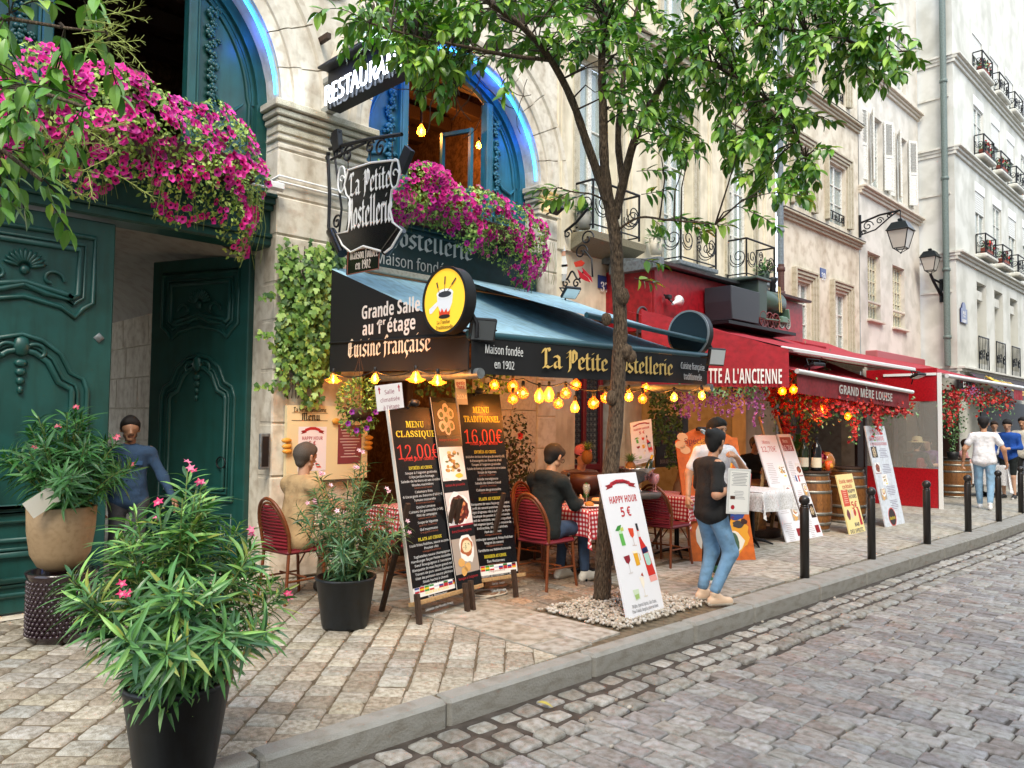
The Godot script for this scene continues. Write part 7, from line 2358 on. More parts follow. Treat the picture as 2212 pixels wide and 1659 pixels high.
func drinks(s: Sh, t: Transform3D, w: float, z: float, ys := -1.0) -> void:
	if ys < 0.0: ys = w
	var P := func(pts: Array, c: String, dz := 0.0) -> void:
		s.col = S(c)
		var q := PackedVector2Array()
		for p in pts: q.append(Vector2(p[0] * w, p[1] * ys))
		s.flat(q, t, z + dz)
	P.call([[0.2, 2.0], [0.29, 2.0], [0.33, 1.62], [0.22, 1.62]], "#b9dcb0"); P.call([[0.2, 1.9], [0.3, 1.9], [0.32, 1.63], [0.22, 1.63]], "#5fae50", 0.0005)
	P.call([[0.12, 1.98], [0.2, 2.08], [0.3, 2.1], [0.26, 2.0], [0.2, 1.97]], "#3d8a3a", 0.001); P.call([[0.25, 2.02], [0.33, 2.05], [0.34, 1.96], [0.27, 1.95]], "#b9c95a", 0.0012)
	P.call([[0.46, 2.0], [0.6, 1.98], [0.59, 1.82], [0.54, 1.76], [0.49, 1.82]], "#d5492a"); P.call([[0.535, 1.77], [0.55, 1.77], [0.56, 1.6], [0.545, 1.6]], "#c9b9b4"); P.call([[0.49, 1.61], [0.62, 1.59], [0.6, 1.57], [0.5, 1.58]], "#cbbcb8")
	P.call([[0.2, 1.38], [0.36, 1.4], [0.36, 1.28], [0.3, 1.2], [0.24, 1.24]], "#8a1f2c"); P.call([[0.29, 1.2], [0.305, 1.2], [0.31, 1.0], [0.295, 1.0]], "#c9c4c4"); P.call([[0.24, 1.0], [0.37, 1.02], [0.36, 0.98], [0.25, 0.98]], "#d3cfcf")
	P.call([[0.46, 1.46], [0.58, 1.46], [0.6, 1.14], [0.49, 1.12]], "#e0a526"); P.call([[0.46, 1.46], [0.58, 1.46], [0.58, 1.41], [0.47, 1.41]], "#f3ead0", 0.0005); P.call([[0.585, 1.4], [0.64, 1.38], [0.64, 1.24], [0.595, 1.22], [0.61, 1.25], [0.62, 1.36]], "#d6c08a")
	P.call([[0.5, 0.86], [0.6, 0.86], [0.61, 0.72], [0.56, 0.58], [0.52, 0.72]], "#efe6d4"); P.call([[0.555, 0.58], [0.57, 0.58], [0.57, 0.44], [0.555, 0.44]], "#ddd5c8"); P.call([[0.52, 0.44], [0.63, 0.44], [0.62, 0.41], [0.53, 0.41]], "#ddd5c8"); P.call([[0.55, 0.9], [0.6, 0.96], [0.62, 0.86]], "#b04a2a", 0.0005)
	P.call([[0.26, 0.62], [0.42, 0.62], [0.42, 0.4], [0.3, 0.38]], "#c9d8bc"); P.call([[0.29, 0.5], [0.4, 0.52], [0.4, 0.42], [0.31, 0.4]], "#9ab86a", 0.0005)
	P.call([[0.68, 2.02], [0.74, 2.02], [0.76, 1.72], [0.86, 1.5], [0.96, 0.86], [0.76, 0.84], [0.7, 1.5], [0.7, 1.72]], "#cc2c20"); P.call([[0.675, 2.08], [0.735, 2.08], [0.745, 1.92], [0.69, 1.92]], "#22242a", 0.0006)
	P.call([[0.69, 1.9], [0.745, 1.9], [0.755, 1.76], [0.7, 1.76]], "#d9d9d6", 0.0006)
	P.call([[0.71, 1.48], [0.865, 1.52], [0.885, 1.4], [0.72, 1.36]], "#1c2a5c", 0.0008); P.call([[0.73, 1.36], [0.87, 1.38], [0.9, 1.12], [0.84, 1.08], [0.77, 1.1]], "#a8cfc0", 0.0008)
	P.call([[0.76, 0.83], [0.96, 0.85], [0.98, 0.72], [0.78, 0.7]], "#e9a29a")
	var q := Sh.new()
func ribbon(s: Sh, t: Transform3D, w: float, cx: float, y: float, z: float) -> void:
	s.col = S("#b5202c")
	var P := func(pts):
		var q := PackedVector2Array()
		for p in pts: q.append(Vector2(cx + p[0] * w, y + p[1] * w))
		return q
	s.flat(P.call([[-0.3, 0.02], [-0.1, 0.09], [0.1, 0.09], [0.3, 0.02], [0.3, 0.12], [0.1, 0.19], [-0.1, 0.19], [-0.3, 0.12]]), t, z + 0.0005)
	s.col = S("#8c1620")
	s.flat(P.call([[-0.46, -0.06], [-0.24, 0.0], [-0.24, 0.1], [-0.46, 0.05], [-0.4, 0.0]]), t, z)
	s.flat(P.call([[0.46, -0.06], [0.24, 0.0], [0.24, 0.1], [0.46, 0.05], [0.4, 0.0]]), t, z)
func slab_panel(b: Node3D, t: Transform3D, w: float, h: float, d: float, m: Material, named := "panel") -> void:
	var s := Sh.new()
	s.prism(rect(0, 0, w, h), t * Transform3D(Basis(), V(0, 0, -d)), d, 0.0)
	part(named, s, m, b)
func grey_lines(s: Sh, t: Transform3D, x: float, y0: float, y1: float, w: float, n: int, z: float, c := "#b0acb0") -> void:
	for i in n:
		var y := lerpf(y1, y0, float(i) / n)
		var ln := w * rf(0.5, 1.0)
		flatq(s, t, x + (w - ln) * 0.5, y, ln, (y1 - y0) / n * 0.32, z, c)
func happy_poster(b: Node3D, t: Transform3D, w: float, h: float) -> void:
	var y1 := h / 3.3
	var s := Sh.new()
	ribbon(s, t * Transform3D(Basis.from_scale(V(1, y1 / w, 1)), Vector3.ZERO), w * 0.9, w * 0.5, w * 2.98, 0.002)
	drinks(s, t, w, 0.002, y1)
	part("drinks_print", s, M.print, b)
	s = Sh.new()
	text(s, "HAPPY HOUR", t * Transform3D(Basis(), V(w * 0.5, h - y1 * 0.62, 0.002)), y1 * 0.16, w * 0.74, "sansbold", 0, 0.0)
	text(s, "5 €", t * Transform3D(Basis(), V(w * 0.5, h - y1 * 0.92, 0.002)), y1 * 0.22, w * 0.27, "sansbold", 0, 0.0)
	part("red_lettering", s.raw(), mat("#b8222c", 0.5), b)
	s = Sh.new()
	text(s, "Mojito, Aperol Spritz, Gin Tonic,", t * Transform3D(Basis(), V(w * 0.5, y1 * 0.27, 0.002)), y1 * 0.07, w * 0.66, "serif", 0, 0.0, 6.0)
	text(s, "Pina Colada, Sangria, pinte de bière", t * Transform3D(Basis(), V(w * 0.5, y1 * 0.16, 0.002)), y1 * 0.07, w * 0.7, "serif", 0, 0.0, 6.0)
	part("small_lettering", s.raw(), mat("#3a3a40", 0.5), b)
	s = Sh.new()
	text(s, "La Petite Hostellerie", t * Transform3D(Basis(), V(w * 0.5, h - y1 * 0.22, 0.0032)), y1 * 0.06, w * 0.42, "serifbold", 0, 0.0, 6.0)
	text(s, "APEROL", t * Transform3D(Basis(Vector3.BACK, 0.25), V(w * 0.79, y1 * 1.42, 0.0032)), y1 * 0.06, w * 0.14, "sansbold", 0, 0.0, 6.0)
	part("tiny_lettering", s.raw(), mat("#1c1418", 0.5), b)
func big_menu(b: Node3D, t: Transform3D, w: float, h: float, title: String, price: String, left: float, right: float, items: Array) -> void:
	var cx := (left + right) * 0.5
	var ww := right - left
	var put := func(s: Sh, str: String, y: float, hh: float, k: float, kind: String, st := 4.0): text(s, str, t * Transform3D(Basis(), V(cx, y * h, 0.0015)), hh * h, minf(ww * k, ww), kind, 0, 0.0, st)
	var s := Sh.new()
	put.call(s, "MENU", 0.905, 0.034, 0.42, "serifbold")
	put.call(s, title, 0.853, 0.034, 0.92, "serifbold")
	var yel := s
	var red := Sh.new()
	put.call(red, price, 0.755, 0.075, 0.96, "serif")
	put.call(red, "ENTRÉE + PLAT + DESSERT", 0.717, 0.016, 0.72, "serifbold")
	var wh := Sh.new()
	var br := Sh.new()
	var y := 0.682
	for it in items:
		if it[0] == "#":
			y -= 0.012
			put.call(yel, it.substr(1), y, 0.016, 0.55, "serifbold")
			y -= 0.026
		else:
			var k := clampf(it.length() / 34.0, 0.3, 0.98)
			put.call(wh, it, y, 0.0125, k, "sans", 8.0)
			if it.length() < 24 and rng.randf() < 0.7:
				y -= 0.0155
				put.call(br, ["with french fries", "homemade", "garlic butter", "salad and toast", "vegetable"][rng.randi() % 5], y, 0.009, 0.42, "sans", 8.0)
			y -= 0.0215
	part("yellow_lettering", yel.raw(), mat("#e0cf3a", 0.5), b)
	part("red_lettering", red.raw(), mat("#d02f2c", 0.5), b)
	part("white_lettering", wh.raw(), mat("#d9dcdc", 0.5), b)
	part("brown_lettering", br.raw(), mat("#8d5138", 0.5), b)
	var f := Sh.new()
	flatq(f, t, left - 0.02, 0.012 * h, ww + 0.03, 0.05 * h, 0.0012, "#e8e6e0")
	var flags := [["#1f2f78", "#c8d0e0", "#b5202c"], ["#b5202c", "#e0b020", "#b5202c"], ["#2a8a3a", "#e0c020", "#2a8a3a"], ["#2a8a3a", "#f0f0f0", "#b5202c"], ["#f0f0f0", "#c8c8d8", "#f0f0f0"], ["#f0f0f0", "#24408a", "#b5202c"], ["#2a7a3a", "#b5202c", "#b5202c"], ["#f0f0f0", "#24408a", "#b5202c"], ["#1a1a1a", "#b5202c", "#e0b020"]]
	for i in flags.size():
		var fw := ww / flags.size()
		for k in 3: flatq(f, t, left + i * fw, (0.034 + (2 - k) * 0.009) * h, fw * 0.92, 0.009 * h, 0.0018, flags[i][k])
	part("flag_print", f, M.print, b)
const CLASSIC := ["#ENTRÉES AU CHOIX", "Soupe à l'oignon gratinée", "Crêpe jambon fromage", "Salade de lardons et ses croûtons", "Moules marinières", "Calamars frits", "6 Escargots au beurre d'ail (+3€)", "Tomate mozzarella", "Quiche Lorraine", "Cuisses de grenouille (+3€)", "Pâté de campagne", "Soupe de légumes", "Œuf mayonnaise", "#PLATS AU CHOIX", "Steak frites fraîches, sauce au poivre", "Poulet rôti", "Tagliatelles sauce champignon", "Hamburger façon Petite Hostellerie", "Bœuf Bourguignon à l'ancienne", "Blanquette de veau façon grand-mère", "Travers de porc sauce barbecue", "Filet de poisson sauce pêcheur", "Steak haché à cheval", "Andouillette à l'ancienne", "#DESSERTS AU CHOIX", "Îles flottantes", "Tarte aux pommes", "Salade de fruits frais", "Glace", "Duo de fromage", "Mousse au chocolat", "Crème brûlée (+2€)"]
const TRADI := ["#ENTRÉES AU CHOIX", "Médaillon de bloc de foie gras de canard (+2€)", "6 Escargots au beurre d'ail", "Soupe à l'oignon gratinée", "Salade de hareng et pommes de terre tièdes", "Soupe de légumes", "Salade norvégienne", "Salade de chèvre chaud", "Cuisses de grenouille", "#PLATS AU CHOIX", "Blanquette de veau façon grand-mère", "Confit de canard pommes salardaises", "Gigot d'agneau rôti à la fleur de thym", "Escalope de poulet à la normande", "Pavé de rumsteck, sauce au roquefort", "Filet mignon (porc), sauce moutarde", "Entrecôte, frites fraîches", "Pavé de saumon", "Hamburger savoyard, frites fraîches", "Magret de canard", "Tartiflette ou Reblochonnade", "#DESSERTS AU CHOIX", "Îles flottantes", "Salade de fruits frais", "Fondant au chocolat (+1,50€)", "Crème brûlée", "Tarte Tatin", "Cake fromage", "Esquise à la vanille", "Duo fromage"]
func menu_boards() -> void:
	rng.seed = 501
	var s := Sh.new()
	var t := board_frame([893, 1300], [987, 1274], [838, 878], 0.16)
	var w := bw; var h := bh
	var b := site("menu_board", "tall black menu board MENU CLASSIQUE 12,00 with a strip of dish photographs", "menu board", V(t.origin.x, 0, t.origin.z))
	slab_panel(b, t, w, h, 0.02, M.black_gloss)
	big_menu(b, t, w, h, "CLASSIQUE", "12,00€", 0.03, w + 0.02, CLASSIC)
	var t2 := t * Transform3D(Basis(), V(w - 0.02, 0.0, 0.012))
	var w2 := w * 0.66
	slab_panel(b, t2, w2, h * 1.06, 0.012, M.black_gloss, "photo_panel")
	s = Sh.new()
	for i in 4: dish(s, t2, 0.02, h * (0.84 - i * 0.255), w2 - 0.03, h * 0.19, i)
	flatq(s, t2, 0.002, 0.0, 0.006, h * 1.06, 0.002, "#e2dfda")
	part("dish_print", s, M.print, b)
	s = Sh.new()
	for i in 4: text(s, ["Escargots de Bourgogne", "Cuisses de grenouille", "Bœuf Bourguignon", "Soupe à l'oignon"][i], t2 * Transform3D(Basis(), V(w2 * 0.5, h * (0.815 - i * 0.255), 0.002)), 0.02, w2 * 0.75, "serif", 0, 0.0, 6.0)
	part("red_caption", s.raw(), mat("#b8262c", 0.5), b)
	s = Sh.new()
	s.prism(rect(-0.012, -0.004, 0.0, h + 0.006), t * Transform3D(Basis(), V(0, 0, -0.022)), 0.03)
	part("side_edge", s, mat("#c9c4ba", 0.7), b)
	s = Sh.new()
	s.prism(rect(-0.03, -0.035, w + w2 * 0.9, -0.002), t * Transform3D(Basis(), V(0, 0, -0.03)), 0.07, 0.003)
	part("ledge", s, M.wood_pale, b)
	for q in [[906, 1350], [1010, 1322]]:
		var g := on_y(q[0], q[1])
		s = Sh.new()
		s.bar(g, g + V(0, 0.24, -0.04), 0.045, 0.03)
		part("easel_leg", s, M.wood_dark, b)
		s = Sh.new()
		s.bar(g + V(0.02, 0, -0.55), g + V(0.02, 0.95, -0.2), 0.04, 0.03)
		part("rear_leg", s, M.wood_dark, b)
	s = Sh.new()
	var lp := t * V(w * 0.45, h + 0.02, 0.08)
	s.tube([t * V(w * 0.45, h - 0.01, 0.0), lp + V(0, 0.03, -0.03), lp], 0.012, 5)
	s.ball(lp, V(0.05, 0.035, 0.05), 10)
	part("clip_lamp", s, M.black, b)
	t = board_frame([1025, 1252], [1120, 1238], [987, 848], 0.16)
	w = bw; h = bh
	b = site("menu_board", "tall black menu board MENU TRADITIONNEL 16,00 with a clip lamp", "menu board", V(t.origin.x, 0, t.origin.z))
	slab_panel(b, t, w, h, 0.02, M.black_gloss)
	big_menu(b, t, w, h, "TRADITIONNEL", "16,00€", 0.03, w - 0.02, TRADI)
	s = Sh.new()
	s.prism(rect(-0.012, -0.004, 0.0, h + 0.006), t * Transform3D(Basis(), V(0, 0, -0.022)), 0.03)
	part("side_edge", s, mat("#c9c4ba", 0.7), b)
	s = Sh.new()
	s.prism(rect(-0.03, -0.035, w + 0.06, -0.002), t * Transform3D(Basis(), V(0, 0, -0.03)), 0.07, 0.003)
	part("ledge", s, M.wood_pale, b)
	for q in [[1022, 1318], [1115, 1290]]:
		var g := on_y(q[0], q[1])
		s = Sh.new()
		s.bar(g, g + V(0, 0.25, -0.04), 0.045, 0.03)
		part("easel_leg", s, M.wood_dark, b)
		s = Sh.new()
		s.bar(g + V(0.02, 0, -0.5), g + V(0.02, 0.95, -0.2), 0.04, 0.03)
		part("rear_leg", s, M.wood_dark, b)
	s = Sh.new()
	lp = t * V(w * 0.4, h + 0.0, 0.09)
	s.tube([t * V(w * 0.4, h - 0.02, 0.0), lp + V(0, 0.04, -0.03), lp], 0.012, 5)
	s.ball(lp, V(0.05, 0.035, 0.05), 10)
	part("clip_lamp", s, M.black, b)
	var c := site("year_plaque", "grey plaque with red petit futé and 2024 on the corner of the right menu board", "plaque", t * V(0.04, h, 0.02))
	c.set_meta("label", "grey plaque with red lettering and 2024 on the corner of the 16,00 menu board")
	var tp := t * Transform3D(Basis(), V(-0.02, h - 0.12, 0.012))
	slab_panel(c, tp, 0.13, 0.26, 0.008, mat("#b9b6b0", 0.5))
	s = Sh.new()
	flatq(s, tp, 0.0, 0.16, 0.13, 0.1, 0.001, "#eceae6")
	part("print", s, M.print, c)
	s = Sh.new()
	text(s, "petit", tp * Transform3D(Basis(), V(0.065, 0.213, 0.0018)), 0.032, 0.1, "sansbold", 0, 0.0)
	text(s, "futé", tp * Transform3D(Basis(), V(0.065, 0.172, 0.0018)), 0.032, 0.085, "sansbold", 0, 0.0)
	part("red_lettering", s.raw(), mat("#c0202c", 0.5), c)
	s = Sh.new()
	text(s, "2024", tp * Transform3D(Basis(), V(0.065, 0.075, 0.0018)), 0.042, 0.115, "sansbold", 0, 0.0)
	part("white_lettering", s.raw(), M.white, c)
	c = site("cooled_room_sign", "white sign reading Salle climatisée à l'étage with two red arrows", "sign", on_z(840, 860, 2.2))
	var bl := on_z(816, 889, 2.2); var br := on_z(873, 880, 2.2); var tl := on_z(808, 834, 2.2)
	var x := (br - bl).normalized(); var y := (tl - bl); y = (y - x * y.dot(x)).normalized()
	tp = Transform3D(Basis(x, y, x.cross(y)), bl)
	w = bl.distance_to(br); h = bl.distance_to(tl)
	slab_panel(c, tp, w, h, 0.006, mat("#e9e4e4", 0.5))
	s = Sh.new()
	text(s, "Salle", tp * Transform3D(Basis(), V(w * 0.5, h * 0.7, 0.001)), h * 0.17, w * 0.36, "sans", 0, 0.0)
	text(s, "climatisée", tp * Transform3D(Basis(), V(w * 0.5, h * 0.4, 0.001)), h * 0.16, w * 0.72, "sans", 0, 0.0)
	text(s, "à l'étage", tp * Transform3D(Basis(), V(w * 0.52, h * 0.1, 0.001)), h * 0.16, w * 0.6, "sans", 0, 0.0)
	part("lettering", s.raw(), mat("#8a2a4a", 0.5), c)
	s = Sh.new()
	for ax in [0.13, 0.87]:
		s.col = S("#b0203a")
		s.flat(PackedVector2Array([Vector2(ax - 0.05, 0.82) * Vector2(w, h), Vector2(ax + 0.05, 0.82) * Vector2(w, h), Vector2(ax, 0.95) * Vector2(w, h)]), tp, 0.001)
		flatq(s, tp, (ax - 0.018) * w, 0.66 * h, 0.036 * w, 0.17 * h, 0.001, "#b0203a")
	part("arrow_print", s, M.print, c)
	c = site("wall_menu_board", "cream wall menu board gripped by carved wooden fingers beside the pier", "menu board", V(4.4, 1.0, 0.06))
	tp = Transform3D(Basis(), V(3.92, 1.0, 0.1))
	slab_panel(c, tp, 0.98, 0.78, 0.05, mat("#e0cfa4", 0.55))
	s = Sh.new()
	flatq(s, tp, 0.13, 0.1, 0.33, 0.46, 0.002, "#e9dfe2")
	flatq(s, tp, 0.6, 0.16, 0.3, 0.42, 0.002, "#7a3540")
	ribbon(s, tp, 0.3, 0.295, 0.5, 0.003)
	drinks(s, tp * Transform3D(Basis.from_scale(V(0.8, 0.16, 1)), V(0.15, 0.09, 0)), 0.33, 0.003)
	flatq(s, tp, 0.05, 0.62, 0.42, 0.006, 0.002, "#2a2420"); flatq(s, tp, 0.05, 0.7, 0.42, 0.004, 0.002, "#2a2420")
	grey_lines(s, tp, 0.62, 0.2, 0.52, 0.26, 10, 0.003, "#c9b0b0")
	part("print", s, M.print, c)
	s = Sh.new()
	nib(s, "Menu", tp * Transform3D(Basis(), V(0.27, 0.63, 0.002)), 0.05, 0.22, 0.2)
	nib(s, "La Petite Hostellerie", tp * Transform3D(Basis(), V(0.26, 0.715, 0.002)), 0.03, 0.38, 0.18)
	part("lettering", s, mat("#2a2018", 0.5), c)
	s = Sh.new()
	text(s, "HAPPY HOUR", tp * Transform3D(Basis(), V(0.295, 0.44, 0.003)), 0.035, 0.24, "sansbold", 0, 0.0)
	text(s, "5 €", tp * Transform3D(Basis(), V(0.295, 0.39, 0.003)), 0.04, 0.08, "sansbold", 0, 0.0)
	part("red_lettering", s.raw(), mat("#a8283a", 0.5), c)
	s = Sh.new()
	for q in [[-0.01, 0.42], [-0.005, 0.36], [0.0, 0.31], [0.985, 0.44], [0.98, 0.38], [0.975, 0.33]]: s.ball(tp * V(q[0], q[1], 0.02), V(0.06, 0.028, 0.03), 8)
	s.ball(tp * V(0.56, 0.62, 0.02), V(0.05, 0.035, 0.02), 8)
	part("carved_finger", s, mat("#d9993a", 0.5), c)
	t = board_frame([1357, 1342], [1436, 1319], [1294, 1025], 0.005)
	b = site("happy_hour_board", "tall white HAPPY HOUR 5 € board with printed drinks leaning on the tree", "sign board", t.origin)
	slab_panel(b, t, bw, bh, 0.022, mat("#e4e4e8", 0.45))
	happy_poster(b, t, bw, bh)
	c = site("happy_hour_card", "small white HAPPY HOUR card propped above the steel ice bowl", "sign card", on_z(1382, 960, 1.9))
	bl = on_z(1368, 1006, 1.9); br = on_z(1413, 994, 1.9); tl = on_z(1350, 918, 1.9)
	x = (br - bl).normalized(); y = (tl - bl); y = (y - x * y.dot(x)).normalized()
	t = Transform3D(Basis(x, y, x.cross(y)), bl)
	slab_panel(c, t, bl.distance_to(br), bl.distance_to(tl), 0.006, mat("#e6e6ea", 0.45))
	happy_poster(c, t, bl.distance_to(br), bl.distance_to(tl))
	t = board_frame([1492, 1213], [1633, 1209], [1456, 925], 0.005)
	w = bw; h = bh
	b = site("orange_menu_board", "large orange arched board Spécialités Savoyardes with painted cheese dishes", "menu board", t.origin)
	var poly := PackedVector2Array([Vector2(0, 0), Vector2(w, 0), Vector2(w, h * 0.93)])
	for i in 9: poly.append(Vector2(w * (1.0 - i / 8.0) * 0.84 + w * 0.08, h * (0.93 + 0.085 * sin(PI * i / 8.0))))
	poly.append(Vector2(0, h * 0.9))
	s = Sh.new()
	s.prism(poly, t * Transform3D(Basis(), V(0, 0, -0.02)), 0.02)
	part("panel", s, mat("#d2691c", 0.45, {tex = M.red_fabric.albedo_texture, scale = 1.5}), b)
	s = Sh.new()
	blob(s, t, w * 0.5, h * 0.72, w * 0.36, h * 0.2, 0.0012, S("#e0a028"), 22)
	blob(s, t, w * 0.68, h * 0.2, w * 0.28, h * 0.15, 0.0012, S("#d99a2a"), 20)
	blob(s, t, w * 0.3, h * 0.72, w * 0.07, h * 0.1, 0.002, S("#b98a4a"), 10); blob(s, t, w * 0.45, h * 0.7, w * 0.06, h * 0.08, 0.002, S("#e0b860"), 10)
	for q in [[0.2, 0.66], [0.36, 0.64]]: blob(s, t, w * q[0], h * q[1], w * 0.08, h * 0.025, 0.0024, S("#3a3028"), 12)
	for q in [[0.14, 0.46], [0.5, 0.78], [0.82, 0.86], [0.9, 0.28]]: blob(s, t, w * q[0], h * q[1], w * 0.055, h * 0.022, 0.003, S("#3a1a14"), 14)
	blob(s, t, w * 0.8, h * 0.33, w * 0.13, h * 0.04, 0.003, S("#22408a"), 16); blob(s, t, w * 0.8, h * 0.35, w * 0.1, h * 0.015, 0.0034, S("#efe2b0"), 14)
	blob(s, t, w * 0.8, h * 0.26, w * 0.09, h * 0.03, 0.0028, S("#3a3636"), 12)
	blob(s, t, w * 0.85, h * 0.55, w * 0.1, h * 0.04, 0.003, S("#8a4a24"), 14); blob(s, t, w * 0.85, h * 0.56, w * 0.07, h * 0.03, 0.0034, S("#e8c040"), 12)
	blob(s, t, w * 0.25, h * 0.18, w * 0.13, h * 0.1, 0.002, S("#d9d2c4"), 12); blob(s, t, w * 0.7, h * 0.14, w * 0.16, h * 0.08, 0.0024, S("#dcd8cc"), 14); blob(s, t, w * 0.72, h * 0.13, w * 0.06, h * 0.07, 0.003, S("#3f5a44"), 10)
	for q in [[0.12, 0.93], [0.07, 0.87], [0.13, 0.83]]: blob(s, t, w * q[0], h * q[1], w * 0.09, h * 0.035, 0.0035, S("#d9b48a"), 12)
	part("painted_print", s, M.print, b)
	s = Sh.new()
	text(s, "Spécialités", t * Transform3D(Basis(Vector3.BACK, 0.03), V(w * 0.42, h * 0.9, 0.004)), 0.075, w * 0.56, "serif", 0, 0.0)
	text(s, "Savoyardes", t * Transform3D(Basis(Vector3.BACK, 0.03), V(w * 0.58, h * 0.835, 0.004)), 0.075, w * 0.55, "serif", 0, 0.0)
	text(s, "La Raclette", t * Transform3D(Basis(), V(w * 0.4, h * 0.575, 0.004)), 0.06, w * 0.5, "serifbold", 0, 0.0)
	text(s, "Bourguignonne", t * Transform3D(Basis(), V(w * 0.45, h * 0.31, 0.004)), 0.06, w * 0.6, "serifbold", 0, 0.0)
	part("lettering", s.raw(), mat("#6d1420", 0.5), b)
	s = Sh.new()
	s.box(t * V(w * 0.45, h * 0.985, 0.06), V(0.22, 0.04, 0.06), t.basis, 0.01)
	s.tube([t * V(w * 0.45, h * 1.0, 0.0), t * V(w * 0.45, h * 0.99, 0.06)], 0.012, 5)
	part("picture_lamp", s, M.black, b)
	s = Sh.new()
	s.bar(t * V(w * 0.15, h * 0.6, -0.03), t.origin + V(0.0, 0, -0.75) + t.basis.x * w * 0.15, 0.05, 0.03)
	s.bar(t * V(w * 0.85, h * 0.6, -0.03), t.origin + V(0.0, 0, -0.75) + t.basis.x * w * 0.85, 0.05, 0.03)
	part("back_strut", s, M.wood_dark, b)
	for k in 2:
		t = board_frame([[1700, 1172], [1750, 1163]][k], [[1745, 1165], [1778, 1158]][k], [[1630, 940], [1678, 938]][k], 0.005)
		t.origin += V(0, 0, 0.0)
		w = maxf(bw, 0.38); h = bh
		b = site("leaning_menu", ["white leaning menu panel headed 12,70 € beside the stump table", "white leaning menu panel headed 16,70 € on a red field"][k], "menu board", t.origin)
		slab_panel(b, t, w, h, 0.02, mat("#dfe0e6", 0.45))
		s = Sh.new()
		if k == 1: flatq(s, t, w * 0.1, h * 0.83, w * 0.8, h * 0.14, 0.001, "#8a1c24")
		for q in [[0.72, 0.26], [0.44, 0.22], [0.16, 0.2]]:
			grey_lines(s, t, w * 0.08, h * (q[0] - 0.2), h * q[0], w * 0.45, 12, 0.0012)
		for i in 3: dish(s, t, w * 0.6, h * (0.58 - i * 0.2), w * 0.36, h * 0.13, (i + 1 + k) % 4, 0.0015)
		if k == 1:
			for i in 3: flatq(s, t, w * (0.34 + 0.09 * i), h * 0.53, w * 0.09, h * 0.06, 0.002, ["#24408a", "#f0f0f0", "#b5202c"][i])
		flatq(s, t, w * 0.6, h * 0.04, w * 0.3, h * 0.07, 0.0014, "#8a1c24")
		part("print", s, M.print, b)
		s = Sh.new()
		text(s, "Menu", t * Transform3D(Basis(), V(w * 0.42, h * 0.93, 0.002)), 0.045, w * 0.36, "serif", 0, 0.0)
		text(s, ["12,70€", "16,70€"][k], t * Transform3D(Basis(), V(w * 0.46, h * 0.862, 0.002)), 0.08, w * 0.7, "serif", 0, 0.0)
		part("lettering", s.raw(), mat("#b03038" if k == 0 else "#e9dede", 0.5), b)
		s = Sh.new()
		s.tube([t * V(w * 0.5, h * 0.6, -0.04), t * V(w * 0.62, h + 0.3, -0.05)], 0.02, 8)
		s.bar(t * V(w * 0.1, h * 0.7, -0.03), t.origin + V(0.05, 0, -0.5), 0.04, 0.03)
		s.bar(t * V(w * 0.9, h * 0.7, -0.03), t.origin + V(w, 0, -0.5), 0.04, 0.03)
		part("wooden_pole", s, M.wood_pale, b)
	t = board_frame([1836, 1155], [1870, 1147], [1806, 1026], 0.005)
	w = maxf(bw, 0.42); h = bh
	b = site("cocktail_board", "pale yellow board Exotic sweet cocktails leaning on a barrel", "sign board", t.origin)
	slab_panel(b, t, w, h, 0.02, mat("#e2d391", 0.5))
	s = Sh.new()
	flatq(s, t, w * 0.06, h * 0.46, w * 0.38, h * 0.28, 0.001, "#c8452a")
	grey_lines(s, t, w * 0.1, h * 0.48, h * 0.72, w * 0.3, 7, 0.0015, "#e6b59a")
	blob(s, t, w * 0.2, h * 0.32, w * 0.1, h * 0.09, 0.001, S("#6a2a34")); blob(s, t, w * 0.42, h * 0.32, w * 0.08, h * 0.08, 0.001, S("#d9c8b0")); blob(s, t, w * 0.6, h * 0.34, w * 0.08, h * 0.07, 0.001, S("#b5302c"))
	print_poly(s, [[w * 0.8, h * 0.42], [w * 0.86, h * 0.42], [w * 0.9, h * 0.34], [w * 0.94, h * 0.12], [w * 0.78, h * 0.12]], "#b52024", t, 0.0014)
	part("print", s, M.print, b)
	s = Sh.new()
	text(s, "Exotic sweet", t * Transform3D(Basis(), V(w * 0.5, h * 0.88, 0.0015)), 0.06, w * 0.84, "sansbold", 0, 0.0)
	text(s, "cocktails", t * Transform3D(Basis(), V(w * 0.5, h * 0.79, 0.0015)), 0.06, w * 0.6, "sansbold", 0, 0.0)
	text(s, "5€", t * Transform3D(Basis(), V(w * 0.68, h * 0.46, 0.0015)), 0.11, w * 0.36, "sansbold", 0, 0.0)
	part("red_lettering", s.raw(), mat("#b8322c", 0.5), b)
	s = Sh.new()
	text(s, "HAPPY", t * Transform3D(Basis(), V(w * 0.7, h * 0.7, 0.0015)), 0.055, w * 0.46, "sansbold", 0, 0.0)
	text(s, "HOURS", t * Transform3D(Basis(), V(w * 0.7, h * 0.61, 0.0015)), 0.055, w * 0.46, "sansbold", 0, 0.0)
	text(s, "BAR", t * Transform3D(Basis(), V(w * 0.58, h * 0.14, 0.0015)), 0.055, w * 0.28, "sansbold", 0, 0.0)
	text(s, "DES SPRITZ", t * Transform3D(Basis(), V(w * 0.48, h * 0.04, 0.0015)), 0.055, w * 0.8, "sansbold", 0, 0.0)
	part("violet_lettering", s.raw(), mat("#32204a", 0.5), b)
	t = board_frame([1914, 1139], [1955, 1130], [1868, 920], 0.005)
	w = maxf(bw, 0.55); h = bh
	b = site("fondue_board", "tall marbled blue white fondue menu leaning beside the red screen", "menu board", t.origin)
